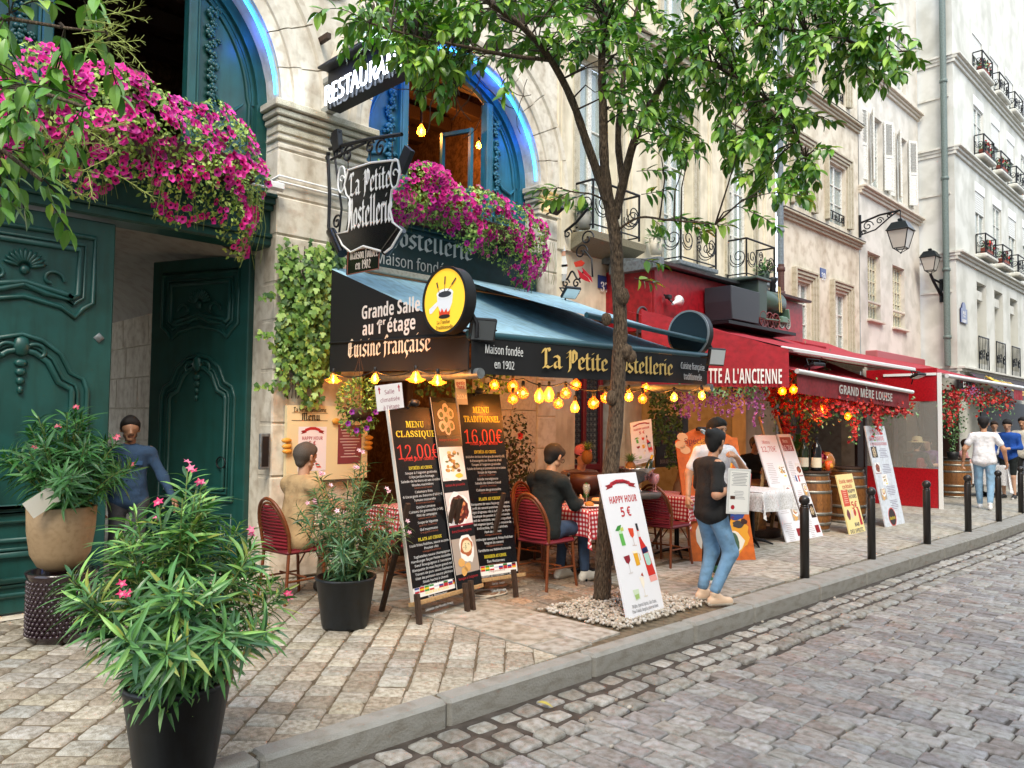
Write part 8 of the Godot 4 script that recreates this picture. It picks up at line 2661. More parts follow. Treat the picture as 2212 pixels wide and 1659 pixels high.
	slab_panel(b, t, w, h, 0.02, mat("#cdd4de", 0.45, {tex = M.render_w.albedo_texture, scale = 2.0}))
	s = Sh.new()
	for q in [[0.06, 0.68, 0], [0.06, 0.52, 2], [0.3, 0.4, 1], [0.08, 0.26, 3]]: dish(s, t, w * q[0], h * q[1], w * 0.28, h * 0.11, q[2], 0.0015)
	for q in [[0.76, 0.62], [0.6, 0.52], [0.38, 0.3], [0.24, 0.16]]: grey_lines(s, t, w * 0.42, h * (q[0] - 0.1), h * q[0], w * 0.46, 6, 0.0012, "#7d7690")
	s.col = S("#c0392b"); s.flat(disc(Vector2(w * 0.42, h * 0.085), w * 0.19, w * 0.19), t, 0.001)
	s.col = S("#2a1c18"); s.flat(disc(Vector2(w * 0.42, h * 0.085), w * 0.165, w * 0.165), t, 0.0016)
	part("print", s, M.print, b)
	s = Sh.new()
	text(s, "FONDUES", t * Transform3D(Basis(), V(w * 0.5, h * 0.93, 0.0015)), 0.075, w * 0.62, "sansbold", 0, 0.0)
	text(s, "SAVOYARDE", t * Transform3D(Basis(), V(w * 0.45, h * 0.87, 0.0015)), 0.07, w * 0.74, "sansbold", 0, 0.0)
	text(s, "& BOURGUIGNONNE", t * Transform3D(Basis(), V(w * 0.5, h * 0.815, 0.0015)), 0.05, w * 0.86, "sansbold", 0, 0.0)
	part("red_lettering", s.raw(), mat("#c07078", 0.5), b)
	s = Sh.new()
	text(s, "Raclette", t * Transform3D(Basis(), V(w * 0.42, h * 0.075, 0.0022)), 0.05, w * 0.28, "serifbold", 0, 0.0)
	part("yellow_lettering", s.raw(), mat("#d8c02a", 0.5), b)
	c = site("wall_poster", "dark wall poster La Fondue Bourguignonne beside the creeper", "poster", on_z(1440, 960, 0.06))
	tp = Transform3D(Basis(), V(10.0 - 0.75, 0.0, 0.03))
	bl = on_z(1418, 1010, 0.06)
	tp = Transform3D(Basis(), bl)
	slab_panel(c, tp, 0.95, 0.85, 0.03, mat("#1c1416", 0.35))
	s = Sh.new()
	for i in 16: blob(s, tp, rf(0.12, 0.82), rf(0.36, 0.8), rf(0.04, 0.09), rf(0.04, 0.08), 0.001 + i * 0.0001, tone(S(["#4a2a20", "#6a4030", "#3a1a14", "#7a5a40"][i % 4]), 0.2))
	part("print", s, M.print, c)
	s = Sh.new()
	text(s, "LA FONDUE", tp * Transform3D(Basis(), V(0.47, 0.2, 0.002)), 0.06, 0.5, "serif", 0, 0.0)
	text(s, "BOURGUIGNONNE", tp * Transform3D(Basis(), V(0.47, 0.09, 0.002)), 0.06, 0.74, "serif", 0, 0.0)
	part("lettering", s.raw(), mat("#b5aca4", 0.5), c)
func bollards() -> void:
	var b := thing("bollard", "dark iron bollard with ball top on the kerb", "bollard", "bollards along the kerb", V(8.12, 0, 3.6))
	var s := Sh.new()
	s.lathe(Vector3.ZERO, [Vector2(0.0, 0.0), Vector2(0.048, 0.0), Vector2(0.048, 0.745), Vector2(0.044, 0.755), Vector2(0.03, 0.76), Vector2(0.03, 0.775), Vector2(0, 0.775)], 24)
	part("post", s, M.bollard, b)
	s = Sh.new()
	s.ball(V(0, 0.823, 0), Vector3.ONE * 0.057, 20)
	s.lathe(Vector3.ZERO, [Vector2(0.03, 0.755), Vector2(0.045, 0.762), Vector2(0.045, 0.77), Vector2(0.03, 0.78)], 20)
	part("ball_cap", s, M.bollard, b)
	for q in [[1883, 1208], [2003, 1175.7], [2091.7, 1148.7], [2157.7, 1126.3], [2206, 1108]]:
		copy(b, on_y(q[0], q[1]))
func chair_model(called: String, label: String, at: Vector3, turn: float, group := "") -> Node3D:
	var b := thing(called, label, "chair", group, at, turn)
	var s := Sh.new()
	s.box(V(0, 0.455, 0), V(0.42, 0.035, 0.42), Basis(), 0.016)
	part("seat", s, mat("#6a1622", 0.6), b)
	s = Sh.new()
	for i in 14: s.tube([V(-0.19, 0.475, -0.19 + i * 0.029), V(0.19, 0.475, -0.19 + i * 0.029)], 0.009, 4)
	part("seat_weave", s, mat("#7c1a26", 0.55), b)
	s = Sh.new()
	var back := []
	for i in 17:
		var a := PI * i / 16
		back.append(V(cos(a) * 0.215, 0.62 + sin(a) * 0.31, -0.2 - sin(a) * 0.09))
	s.tube([V(0.2, 0.46, -0.18)] + back + [V(-0.2, 0.46, -0.18)], 0.016, 7)
	var back2 := []
	for p in back: back2.append(V(p.x * 0.86, 0.62 + (p.y - 0.62) * 0.88, p.z + 0.004))
	s.tube(back2, 0.012, 6)
	part("back_frame", s, M.rattan, b)
	s = Sh.new()
	for i in 13:
		var y := 0.5 + i * 0.03
		var hw := 0.18 if y < 0.62 else 0.18 * sqrt(maxf(0.0, 1.0 - pow((y - 0.62) / 0.27, 2)))
		if hw > 0.02: s.tube([V(-hw, y, -0.19 - maxf(0, y - 0.6) * 0.3), V(0, y, -0.215 - maxf(0, y - 0.6) * 0.3), V(hw, y, -0.19 - maxf(0, y - 0.6) * 0.3)], 0.014, 4)
	part("back_weave", s, mat("#7c1a26", 0.55), b)
	for e in [[-1, 1], [1, 1], [-1, -1], [1, -1]]:
		s = Sh.new()
		s.tube([V(e[0] * 0.19, 0.45, e[1] * 0.18), V(e[0] * 0.2, 0.2, e[1] * 0.2), V(e[0] * 0.215, 0.0, e[1] * 0.225)], 0.015, 7)
		part("leg", s, M.rattan, b)
	s = Sh.new()
	for e in [-1, 1]:
		s.tube([V(e * 0.2, 0.2, 0.2), V(e * 0.2, 0.2, -0.2)], 0.01, 5)
		s.tube([V(e * 0.2, 0.25, 0.2), V(e * 0.06, 0.43, 0.2)], 0.008, 5)
	s.tube([V(-0.2, 0.22, 0.0), V(0.2, 0.22, 0.0)], 0.01, 5)
	part("stretcher", s, M.rattan, b)
	return b
func gingham() -> StandardMaterial3D:
	var im := Image.create(64, 64, false, Image.FORMAT_RGB8)
	for x in 64:
		for y in 64:
			var a := 1 if x < 32 else 0
			var c := 1 if y < 32 else 0
			var k: Color = [Color(0.92, 0.89, 0.88), Color(0.78, 0.30, 0.33), Color(0.64, 0.05, 0.10)][a + c]
			var n := 0.94 + 0.06 * float((x * 7 + y * 13) % 5) / 4.0
			im.set_pixel(x, y, Color(k.r * n, k.g * n, k.b * n))
	var m := StandardMaterial3D.new()
	m.albedo_texture = ImageTexture.create_from_image(im)
	m.roughness = 0.9
	return m
func table_cloth(w: float, d: float, y: float, h: float, c: float, sd := 1.0) -> Sh:
	var s := Sh.new()
	var nx := int(round((w + 2 * h) / c)); var nz := int(round((d + 2 * h) / c))
	var P := func(i: int, j: int) -> Vector3:
		var x := -w / 2 - h + i * c; var z := -d / 2 - h + j * c
		var ox := maxf(0.0, absf(x) - w / 2); var oz := maxf(0.0, absf(z) - d / 2)
		var px := clampf(x, -w / 2, w / 2); var pz := clampf(z, -d / 2, d / 2)
		var drop := maxf(ox, oz)
		var fold := 0.03 * drop / h * sin((px + pz) * 16.0 + sd)
		if ox > 0 and oz > 0:
			drop = maxf(ox, oz) * 1.0 + minf(ox, oz) * 0.35
			var k := minf(ox, oz)
			return V(px + signf(x) * (0.02 + 0.32 * k * (1.0 if ox > oz else 0.6)), y - drop, pz + signf(z) * (0.02 + 0.32 * k * (1.0 if oz > ox else 0.6)))
		return V(px + signf(x) * (0.012 + 0.04 * drop + fold if ox > 0 else 0.0), y - drop, pz + signf(z) * (0.012 + 0.04 * drop + fold if oz > 0 else 0.0))
	for i in nx:
		for j in nz: s.quad(P.call(i, j), P.call(i, j + 1), P.call(i + 1, j + 1), P.call(i + 1, j), 1)
	return s
func bistro_table(at: Vector3, turn: float, w: float, d: float, called: String, label: String, cl: Material, cloth_label: String, drop := 0.26) -> void:
	var b := thing(called, label, "table", "", at, turn)
	var s := Sh.new()
	s.box(V(0, 0.735, 0), V(w, 0.03, d), Basis(), 0.006)
	part("table_top", s, M.wood_dark, b)
	s = Sh.new()
	s.tube([V(0, 0.03, 0), V(0, 0.72, 0)], 0.03, 10)
	part("column", s, M.iron, b)
	for k in 4:
		s = Sh.new()
		s.tube([V(0, 0.09, 0), V(cos(k * PI / 2 + 0.78) * 0.15, 0.06, sin(k * PI / 2 + 0.78) * 0.15), V(cos(k * PI / 2 + 0.78) * 0.28, 0.012, sin(k * PI / 2 + 0.78) * 0.28)], [0.025, 0.022, 0.012], 6)
		part("foot", s, M.iron, b)
	var c := thing("tablecloth", cloth_label, "tablecloth", "", at, turn)
	part("cloth", table_cloth(w, d, 0.757, drop, 0.045, at.x), cl, c)
func glassware(at: Vector3, called: String, label: String, prof: Array, m: Material, cat: String, group := "", extra := []) -> Node3D:
	var b := thing(called, label, cat, group, at)
	var s := Sh.new()
	var p := []
	for q in prof: p.append(Vector2(q[0], q[1]))
	s.lathe(Vector3.ZERO, p, 16)
	part("body", s, m, b)
	for e in extra:
		s = Sh.new()
		p = []
		for q in e[1]: p.append(Vector2(q[0], q[1]))
		s.lathe(Vector3.ZERO, p, 16)
		part(e[0], s, e[2], b)
	return b
const BOTTLE := [[0.0, 0.0], [0.036, 0.0], [0.038, 0.01], [0.038, 0.19], [0.03, 0.225], [0.014, 0.25], [0.013, 0.3], [0.015, 0.302], [0.0, 0.305]]
const GOBLET := [[0.0, 0.0], [0.034, 0.002], [0.005, 0.01], [0.005, 0.085], [0.03, 0.11], [0.042, 0.15], [0.036, 0.2], [0.034, 0.2], [0.04, 0.15], [0.0, 0.095]]
func barrel(called: String, label: String, at: Vector3, hgt := 0.9, r := 0.31) -> Node3D:
	var b := thing(called, label, "barrel", "oak barrels used as terrace tables", at)
	var n := 22
	var R := func(t: float) -> float: return r * (0.84 + 0.16 * sin(PI * t) / 1.0)
	var meshes := []
	for v in 3:
		var s := Sh.new()
		var m := 10
		for i in m:
			var t0 := float(i) / m; var t1 := float(i + 1) / m
			var a := PI / n * 0.97
			for k in 2:
				var b0 := -a + a * k; var b1 := b0 + a
				var q := func(t, an): return V(cos(an) * R.call(t), t * hgt, sin(an) * R.call(t))
				s.quad(q.call(t0, b0), q.call(t1, b0), q.call(t1, b1), q.call(t0, b1), 1)
			for e in [-1, 1]:
				var q2 := func(t, f): return V(cos(a * e) * R.call(t) * f, t * hgt, sin(a * e) * R.call(t) * f)
				s.quad(q2.call(t0, 1.0), q2.call(t1, 1.0), q2.call(t1, 0.93), q2.call(t0, 0.93))
		meshes.append(s.mesh())
	for i in n:
		var o := part("stave", meshes[i % 3], mat(Color("#a8733c").lerp(Color("#7d5228"), rf(0, 0.8)), 0.55, {tex = M.wood.albedo_texture, scale = Vector3(9, 0.8, 9), world = false}) if i < 4 else null, b)
		if i >= 4: o.material_override = (b.get_child(i % 4) as MeshInstance3D).material_override
		o.rotation.y = TAU * i / n
	for t in [0.03, 0.15, 0.32, 0.68, 0.85, 0.97]:
		var s := Sh.new()
		var h2 := 0.022
		s.lathe(V(0, t * hgt, 0), [Vector2(R.call(t) + 0.002, -h2), Vector2(R.call(t) + 0.006, -h2), Vector2(R.call(t) + 0.006, h2), Vector2(R.call(t) + 0.002, h2)], 32)
		part("hoop", s, M.hoop, b)
	var s2 := Sh.new()
	s2.lathe(V(0, 0, 0), [Vector2(R.call(0) * 0.96, 0.005), Vector2(0, 0.005)], 28)
	s2.lathe(V(0, 0, 0), [Vector2(R.call(1.0) + 0.03, hgt), Vector2(R.call(1.0) + 0.03, hgt + 0.025), Vector2(0, hgt + 0.025), Vector2(0, hgt), Vector2(R.call(1.0) + 0.03, hgt)], 32, Basis(), false)
	part("lid", s2, M.wood_dark, b)
	return b
func furniture() -> void:
	rng.seed = 601
	var gh := gingham()
	var t1 := on_y(1262, 1090, 0.76)
	bistro_table(V(t1.x, 0, t1.z), 0.0, 0.7, 0.7, "bistro_table", "square terrace table laid for the man in the dark jacket", gh, "red gingham cloth hanging over the occupied table behind the tree", 0.27)
	var t2 := on_y(1462, 1066, 0.76)
	bistro_table(V(t2.x, 0, t2.z), 0.0, 0.62, 0.7, "bistro_table", "square terrace table standing beside the orange board", gh, "red gingham cloth on the empty table beside the orange board", 0.27)
	var t3 := V(5.0, 0, 0.85)
	bistro_table(t3, 0.0, 0.7, 0.6, "bistro_table", "square terrace table behind the black menu boards", gh, "red gingham cloth on the table behind the black menu boards", 0.25)
	var t4 := on_y(1625, 1055, 0.76)
	bistro_table(V(t4.x, 0, t4.z), 0.0, 0.8, 0.7, "bistro_table", "square table laid in white behind the stump table", M.white_cloth, "white cloth on the table behind the stump table", 0.25)
	var t5 := on_y(2140, 1002, 0.76)
	bistro_table(V(t5.x, 0, t5.z), 0.0, 0.8, 0.8, "bistro_table", "square table laid in white beyond the far barrel", M.white_cloth, "white cloth with long points on the table beyond the far barrel", 0.45)
	var t6 := V(6.6, 0, 0.55)
	bistro_table(t6, 0.0, 0.6, 0.6, "bistro_table", "square terrace table set against the stone wall", gh, "red gingham cloth on the table against the stone wall", 0.25)
	var ch := chair_model("bistro_chair", "cane bistro chair with red weave under the man in the dark jacket", V(t1.x - 0.62, 0, t1.z + 0.02), PI / 2)
	copy(ch, V(3.62, 0, 0.82), PI / 2 + 0.1, "cane bistro chair with red weave under the man in the tan shirt")
	copy(ch, V(t1.x + 0.1, 0, t1.z - 0.75), 0.1, "cane bistro chair tucked in behind the laid gingham table")
	copy(ch, V(t1.x + 0.62, 0, t1.z - 0.5), -0.6, "cane bistro chair standing between the laid table and the ice bowl stand")
	copy(ch, V(t2.x - 0.05, 0, t2.z - 0.62), 0.0, "cane bistro chair behind the empty gingham table")
	copy(ch, V(t2.x - 0.62, 0, t2.z + 0.25), PI / 2, "cane bistro chair at the near side of the empty gingham table")
	copy(ch, V(4.62, 0, 1.35), PI, "cane bistro chair half hidden behind the left menu board")
	copy(ch, V(t4.x - 0.7, 0, t4.z), PI / 2, "cane bistro chair at the white clothed table")
	copy(ch, V(5.6, 0, 0.9), -PI / 2, "cane bistro chair behind the right menu board")
	for q in [[V(17.3, 0, on_x(1965, 1040, 17.3).z), "red padded chair seen through the clear terrace screen"], [V(9.75, 0, 1.75), "red padded seat beside the stump table"]]:
		var b := thing("padded_chair", q[1], "chair", "", q[0])
		var s := Sh.new()
		s.box(V(0, 0.42, 0), V(0.46, 0.1, 0.46), Basis(), 0.03)
		part("seat", s, mat("#8a1622", 0.4), b)
		s = Sh.new()
		s.box(V(0, 0.72, 0.22), V(0.46, 0.5, 0.08), Basis(Vector3.RIGHT, 0.1), 0.03)
		part("backrest", s, mat("#8a1622", 0.4), b)
		for e in [[-1, -1], [1, -1], [-1, 1], [1, 1]]:
			s = Sh.new()
			s.tube([V(e[0] * 0.19, 0.0, e[1] * 0.19), V(e[0] * 0.18, 0.4, e[1] * 0.18)], 0.018, 6)
			part("leg", s, M.wood_dark, b)
	var top := V(t1.x, 0.762, t1.z)
	var glass := mat(Color(0.8, 0.85, 0.84), 0.05, {alpha = 0.25})
	glassware(top + V(-0.2, 0, -0.05), "water_bottle", "clear corked water bottle on the laid gingham table", BOTTLE, glass, "bottle", "", [["cork", [[0.0, 0.3], [0.014, 0.3], [0.016, 0.34], [0.0, 0.34]], M.black]])
	glassware(top + V(0.16, 0, -0.1), "wine_glass", "stemmed wine glass on the laid gingham table", GOBLET, glass, "glass")
	glassware(top + V(0.3, 0, -0.22), "soda_bottle", "small green bottle on the laid gingham table", [[0, 0], [0.03, 0], [0.03, 0.12], [0.012, 0.17], [0.012, 0.2], [0, 0.2]], mat("#2a7a3a", 0.2, {alpha = 0.7}), "bottle")
	glassware(top + V(-0.16, 0, 0.2), "dinner_plate", "white plate with a bread roll on the laid gingham table", [[0, 0.0], [0.07, 0.002], [0.12, 0.018], [0.118, 0.022], [0.07, 0.008], [0, 0.008]], M.white, "plate", "", [["bread_roll", [[0, 0.008], [0.045, 0.012], [0.05, 0.035], [0.03, 0.055], [0, 0.06]], mat("#b5772e", 0.7)]])
	glassware(top + V(0.1, 0, 0.12), "bread_basket", "woven basket of sliced bread on the laid gingham table", [[0, 0.0], [0.09, 0.0], [0.12, 0.05], [0.115, 0.05], [0.085, 0.01], [0, 0.01]], M.wood_dark, "basket", "", [["bread", [[0, 0.02], [0.09, 0.03], [0.07, 0.07], [0, 0.075]], mat("#d0a468", 0.8)]])
	var st := on_y(1372, 1062, 0.86)
	var b := thing("drinks_stand", "round dark drinks stand behind the street tree", "stand", "", V(st.x, 0, st.z))
	var s := Sh.new()
	s.lathe(Vector3.ZERO, [Vector2(0, 0.8), Vector2(0.27, 0.8), Vector2(0.29, 0.82), Vector2(0.29, 0.86), Vector2(0, 0.86)], 32)
	part("table_top", s, mat("#4a4744", 0.5), b)
	s = Sh.new()
	s.lathe(Vector3.ZERO, [Vector2(0, 0.0), Vector2(0.2, 0.0), Vector2(0.2, 0.02), Vector2(0.03, 0.05), Vector2(0.03, 0.8)], 20)
	part("pedestal", s, M.iron, b)
	var ib := glassware(V(st.x, 0.862, st.z), "ice_bowl", "polished steel ice bowl on a wire foot", [[0, 0], [0.09, 0.0], [0.08, 0.02], [0.03, 0.05], [0.05, 0.09], [0.16, 0.15], [0.225, 0.27], [0.235, 0.27], [0.228, 0.26], [0.15, 0.14], [0, 0.1]], mat("#b9bcc0", 0.15, {metal = 0.95}), "bowl")
	var cb2 := glassware(V(st.x + 0.12, 1.0, st.z + 0.05), "champagne_bottle", "green champagne bottle with gold foil leaning in the steel ice bowl", BOTTLE, mat("#1c2a18", 0.15), "bottle", "", [["foil", [[0.0145, 0.22], [0.018, 0.22], [0.0165, 0.3], [0.0, 0.31]], mat("#c9a23a", 0.3, {metal = 0.8})]])
	cb2.rotation.z = -0.5
	var pines := [[1362, 1010, 1.9, "ripe pineapple lying before the happy hour card"], [1405, 975, 1.75, "pineapple standing behind the steel ice bowl"], [1268, 985, 1.6, "pineapple in the dark bowl behind the trunk"]]
	for q in pines:
		var c := on_z(q[0], q[1], q[2])
		var p := thing("pineapple", q[3], "pineapple", "", c + V(0, -0.09, 0))
		s = Sh.new()
		s.ball(V(0, 0.08, 0), V(0.065, 0.09, 0.065), 14)
		part("fruit", s, mat("#a8742c", 0.7, {tex = M.bark.albedo_texture, scale = 14.0}), p)
		s = Sh.new()
		for r in 4:
			for k in 8:
				var an := TAU * k / 8 + r * 0.4
				var el := 0.5 + r * 0.28
				var d := V(cos(an) * cos(el), sin(el), sin(an) * cos(el))
				s.add(leaf_mesh(0.13, 0.022, S("#5f7a44"), 0.3, 0.4, 4, 0.3), Transform3D(aim(d, Vector3.UP), V(0, 0.15, 0)))
		part("leaf_crown", s.raw(), M.leaf_soft, p)
	glassware(on_z(1268, 1040, 1.6), "dark_bowl", "large brown bowl of fruit behind the trunk", [[0, 0], [0.1, 0.0], [0.2, 0.12], [0.24, 0.25], [0.23, 0.25], [0, 0.12]], mat("#4a2a20", 0.4), "bowl").position.y = 0.8
	b = thing("side_table", "dark side table under the brown fruit bowl", "table", "", V(on_z(1268, 1040, 1.6).x, 0, 1.6))
	s = Sh.new()
	s.box(V(0, 0.78, 0), V(0.5, 0.04, 0.45), Basis(), 0.008)
	part("table_top", s, M.wood_dark, b)
	for e in [[-1, -1], [1, -1], [-1, 1], [1, 1]]:
		s = Sh.new()
		s.box(V(e[0] * 0.21, 0.38, e[1] * 0.18), V(0.04, 0.76, 0.04))
		part("leg", s, M.wood_dark, b)
	for k in 3: glassware(V(st.x + 0.14 + k * 0.055, 0.862, st.z + 0.18 - k * 0.07), "pink_goblet", "tall pink goblet beside the ice bowl foot", GOBLET, mat("#e0a0a4", 0.1, {alpha = 0.6}), "glass", "pink goblets on the drinks stand")
	var b1 := on_y(1768, 1148); var b2 := on_y(1858, 1132); var b3 := on_y(2062, 1074)
	barrel("oak_barrel", "oak barrel carrying wine bottles and autumn flowers", V(b1.x, 0, b1.z - 0.12))
	barrel("oak_barrel", "oak barrel behind the yellow cocktail board", V(b2.x + 0.1, 0, b2.z - 0.25))
	barrel("oak_barrel", "oak barrel carrying the thin leafy shrub", V(b3.x, 0, b3.z), 0.88, 0.36)
	var tp := V(b1.x, 0.93, b1.z - 0.12)
	glassware(tp + V(-0.2, 0, -0.02), "wine_bottle", "big green wine bottle with pale label on the first barrel", BOTTLE.map(func(q): return [q[0] * 2.0, q[1] * 1.6]), mat("#1f3020", 0.15), "bottle", "", [["label", [[0.0768, 0.06], [0.0768, 0.2]], mat("#d0cdbc", 0.7)]])
	glassware(tp + V(-0.06, 0, 0.12), "wine_bottle", "big black wine bottle with cream label on the first barrel", BOTTLE.map(func(q): return [q[0] * 2.0, q[1] * 1.7]), mat("#14161a", 0.15), "bottle", "", [["label", [[0.0768, 0.05], [0.0768, 0.2]], mat("#d9d2b8", 0.7)]])
	glassware(tp + V(0.06, 0, -0.22), "demijohn", "fat green glass demijohn behind the autumn flowers", [[0, 0], [0.14, 0.0], [0.16, 0.05], [0.16, 0.28], [0.1, 0.4], [0.04, 0.45], [0.035, 0.55], [0.0, 0.55]], mat("#1f5a2c", 0.12, {alpha = 0.75}), "bottle")
	glassware(tp + V(0.5, -0.01, 0.02), "glass_jar", "round glass jar of amber drink beside the autumn flowers", [[0, 0], [0.11, 0.0], [0.15, 0.08], [0.15, 0.16], [0.11, 0.25], [0.07, 0.28], [0, 0.28]], mat("#c98a4a", 0.1, {alpha = 0.6}), "jar")
	b = thing("autumn_bouquet", "autumn arrangement of orange leaves and a magenta bloom on the first barrel", "flowers", "", tp + V(0.2, 0, 0.1))
	s = Sh.new()
	for k in 150:
		var d := V(rng.randfn(), absf(rng.randfn()) * 0.5, rng.randfn() * 0.6).normalized()
		s.add(leaf_mesh(0.16, 0.022, tone(S(["#a8621c", "#c07a24", "#8a5a2a", "#a04018", "#6a6a2c"][k % 5]), 0.2), 0.5, 0.3, 4), Transform3D(aim(d, Vector3.UP), V(rf(-0.16, 0.22), 0.03, rf(-0.1, 0.08))))
	part("dry_leaves", s.raw(), M.leaf_soft, b)
	s = Sh.new()
	for k in 60:
		var d := rv()
		s.add(flower_mesh(0.035, 6, tone(S("#a81a4a"), 0.2), S("#50081c"), 0.3, 0.6), Transform3D(Basis.looking_at(-(d + V(0, 0.01, 0.02))), V(-0.02, 0.2, -0.04) + d * 0.11))
	part("magenta_bloom", s.raw(), M.petal, b)
	s = Sh.new()
	for q in [[0.05, 0.07, 0.1], [0.0, 0.06, 0.12]]: s.ball(V(q[0], q[1], q[2]), V(0.05, 0.042, 0.05), 10)
	part("gourd", s, mat("#c9861f", 0.5), b)
	for k in 3:
		glassware(tp + V(0.12 + k * 0.16, 0, 0.22 - k * 0.05), "orange_cocktail", "glass of red orange cocktail among the autumn leaves", [[0, 0], [0.035, 0.0], [0.04, 0.14], [0.037, 0.14], [0, 0.01]], mat("#e05a20", 0.1, {alpha = 0.8}), "glass", "orange cocktails on the first barrel")
	var g := on_y(1660, 1160)
	b = thing("stump_table", "rough tree trunk table on a round dark base", "table", "", V(g.x, 0, g.z - 0.2))
	s = Sh.new()
	s.lathe(Vector3.ZERO, [Vector2(0, 0.0), Vector2(0.34, 0.0), Vector2(0.35, 0.02), Vector2(0.35, 0.1), Vector2(0.33, 0.11), Vector2(0, 0.11)], 30)
	part("base", s, M.wood_dark, b)
	s = Sh.new()
	s.tube([V(0, 0.1, 0), V(0.01, 0.4, 0), V(0, 0.62, 0), V(-0.02, 0.78, 0)], [0.15, 0.145, 0.17, 0.26], 18)
	part("trunk", s, M.wood, b)
	b = site("ground_cable", "loop of pale cable lying on the paving behind the menu boards", "cable", on_y(1030, 1285))
	s = Sh.new()
	for q in [[1035, 1283, 0.22], [1060, 1280, 0.18]]:
		var c := on_y(q[0], q[1], 0.012)
		s.tube(arc(c, q[2], 0, TAU, 26, Vector3.RIGHT, Vector3.FORWARD * 0.7), 0.008, 5, false)
	part("cable", s, mat("#b8b0a0", 0.6), b)
	for q in [[965, 265, "dark red barrel end hung on the wall of the upstairs room"], [903, 290, "second barrel end hung lower on the wall of the upstairs room"]]:
		var c := on_z(q[0], q[1], -4.0)
		b = site("barrel_end", q[2], "barrel", c)
		s = Sh.new()
		s.lathe(c, [Vector2(0.0, 0.3), Vector2(0.42, 0.3), Vector2(0.46, 0.32), Vector2(0.5, 0.0)], 32, Basis(Vector3.RIGHT, PI / 2), false)
		part("staves", s, mat("#6a2a1c", 0.5), b)
		s = Sh.new()
		s.lathe(c + V(0, 0, 0.29), [Vector2(0.43, 0.0), Vector2(0.47, 0.0), Vector2(0.47, 0.05), Vector2(0.43, 0.05)], 32, Basis(Vector3.RIGHT, PI / 2), false)
		s.box(c + V(0.0, 0.25, 0.31), V(0.09, 0.1, 0.005))
		part("hoop", s, M.hoop, b)
	for q in [V(6.0, 2.6, -1.6), V(11.8, 2.4, -1.5)]:
		b = thing("ceiling_lantern", "warm round lantern glowing inside the dining room", "lamp", "lanterns of the dining rooms", q)
		s = Sh.new()
		s.ball(Vector3.ZERO, Vector3.ONE * 0.09, 12)
		part("glowing_globe", s, mat("#ffd9a0", 0.4, {emit = "#ffae55", energy = 4.0}), b)
		s = Sh.new()
		s.tube([V(0, 0.09, 0), V(0, 3.27 - q.y if q.x < 8 else 3.0 - q.y, 0)], 0.01, 5)
		part("cord", s, M.black, b)
		var li := OmniLight3D.new()
		li.name = "lantern_light"
		li.light_color = Color(1.0, 0.66, 0.33)
		li.light_energy = 0.7
		li.light_size = 0.09
		li.omni_range = 10.0
		li.shadow_enabled = true
		b.add_child(li)
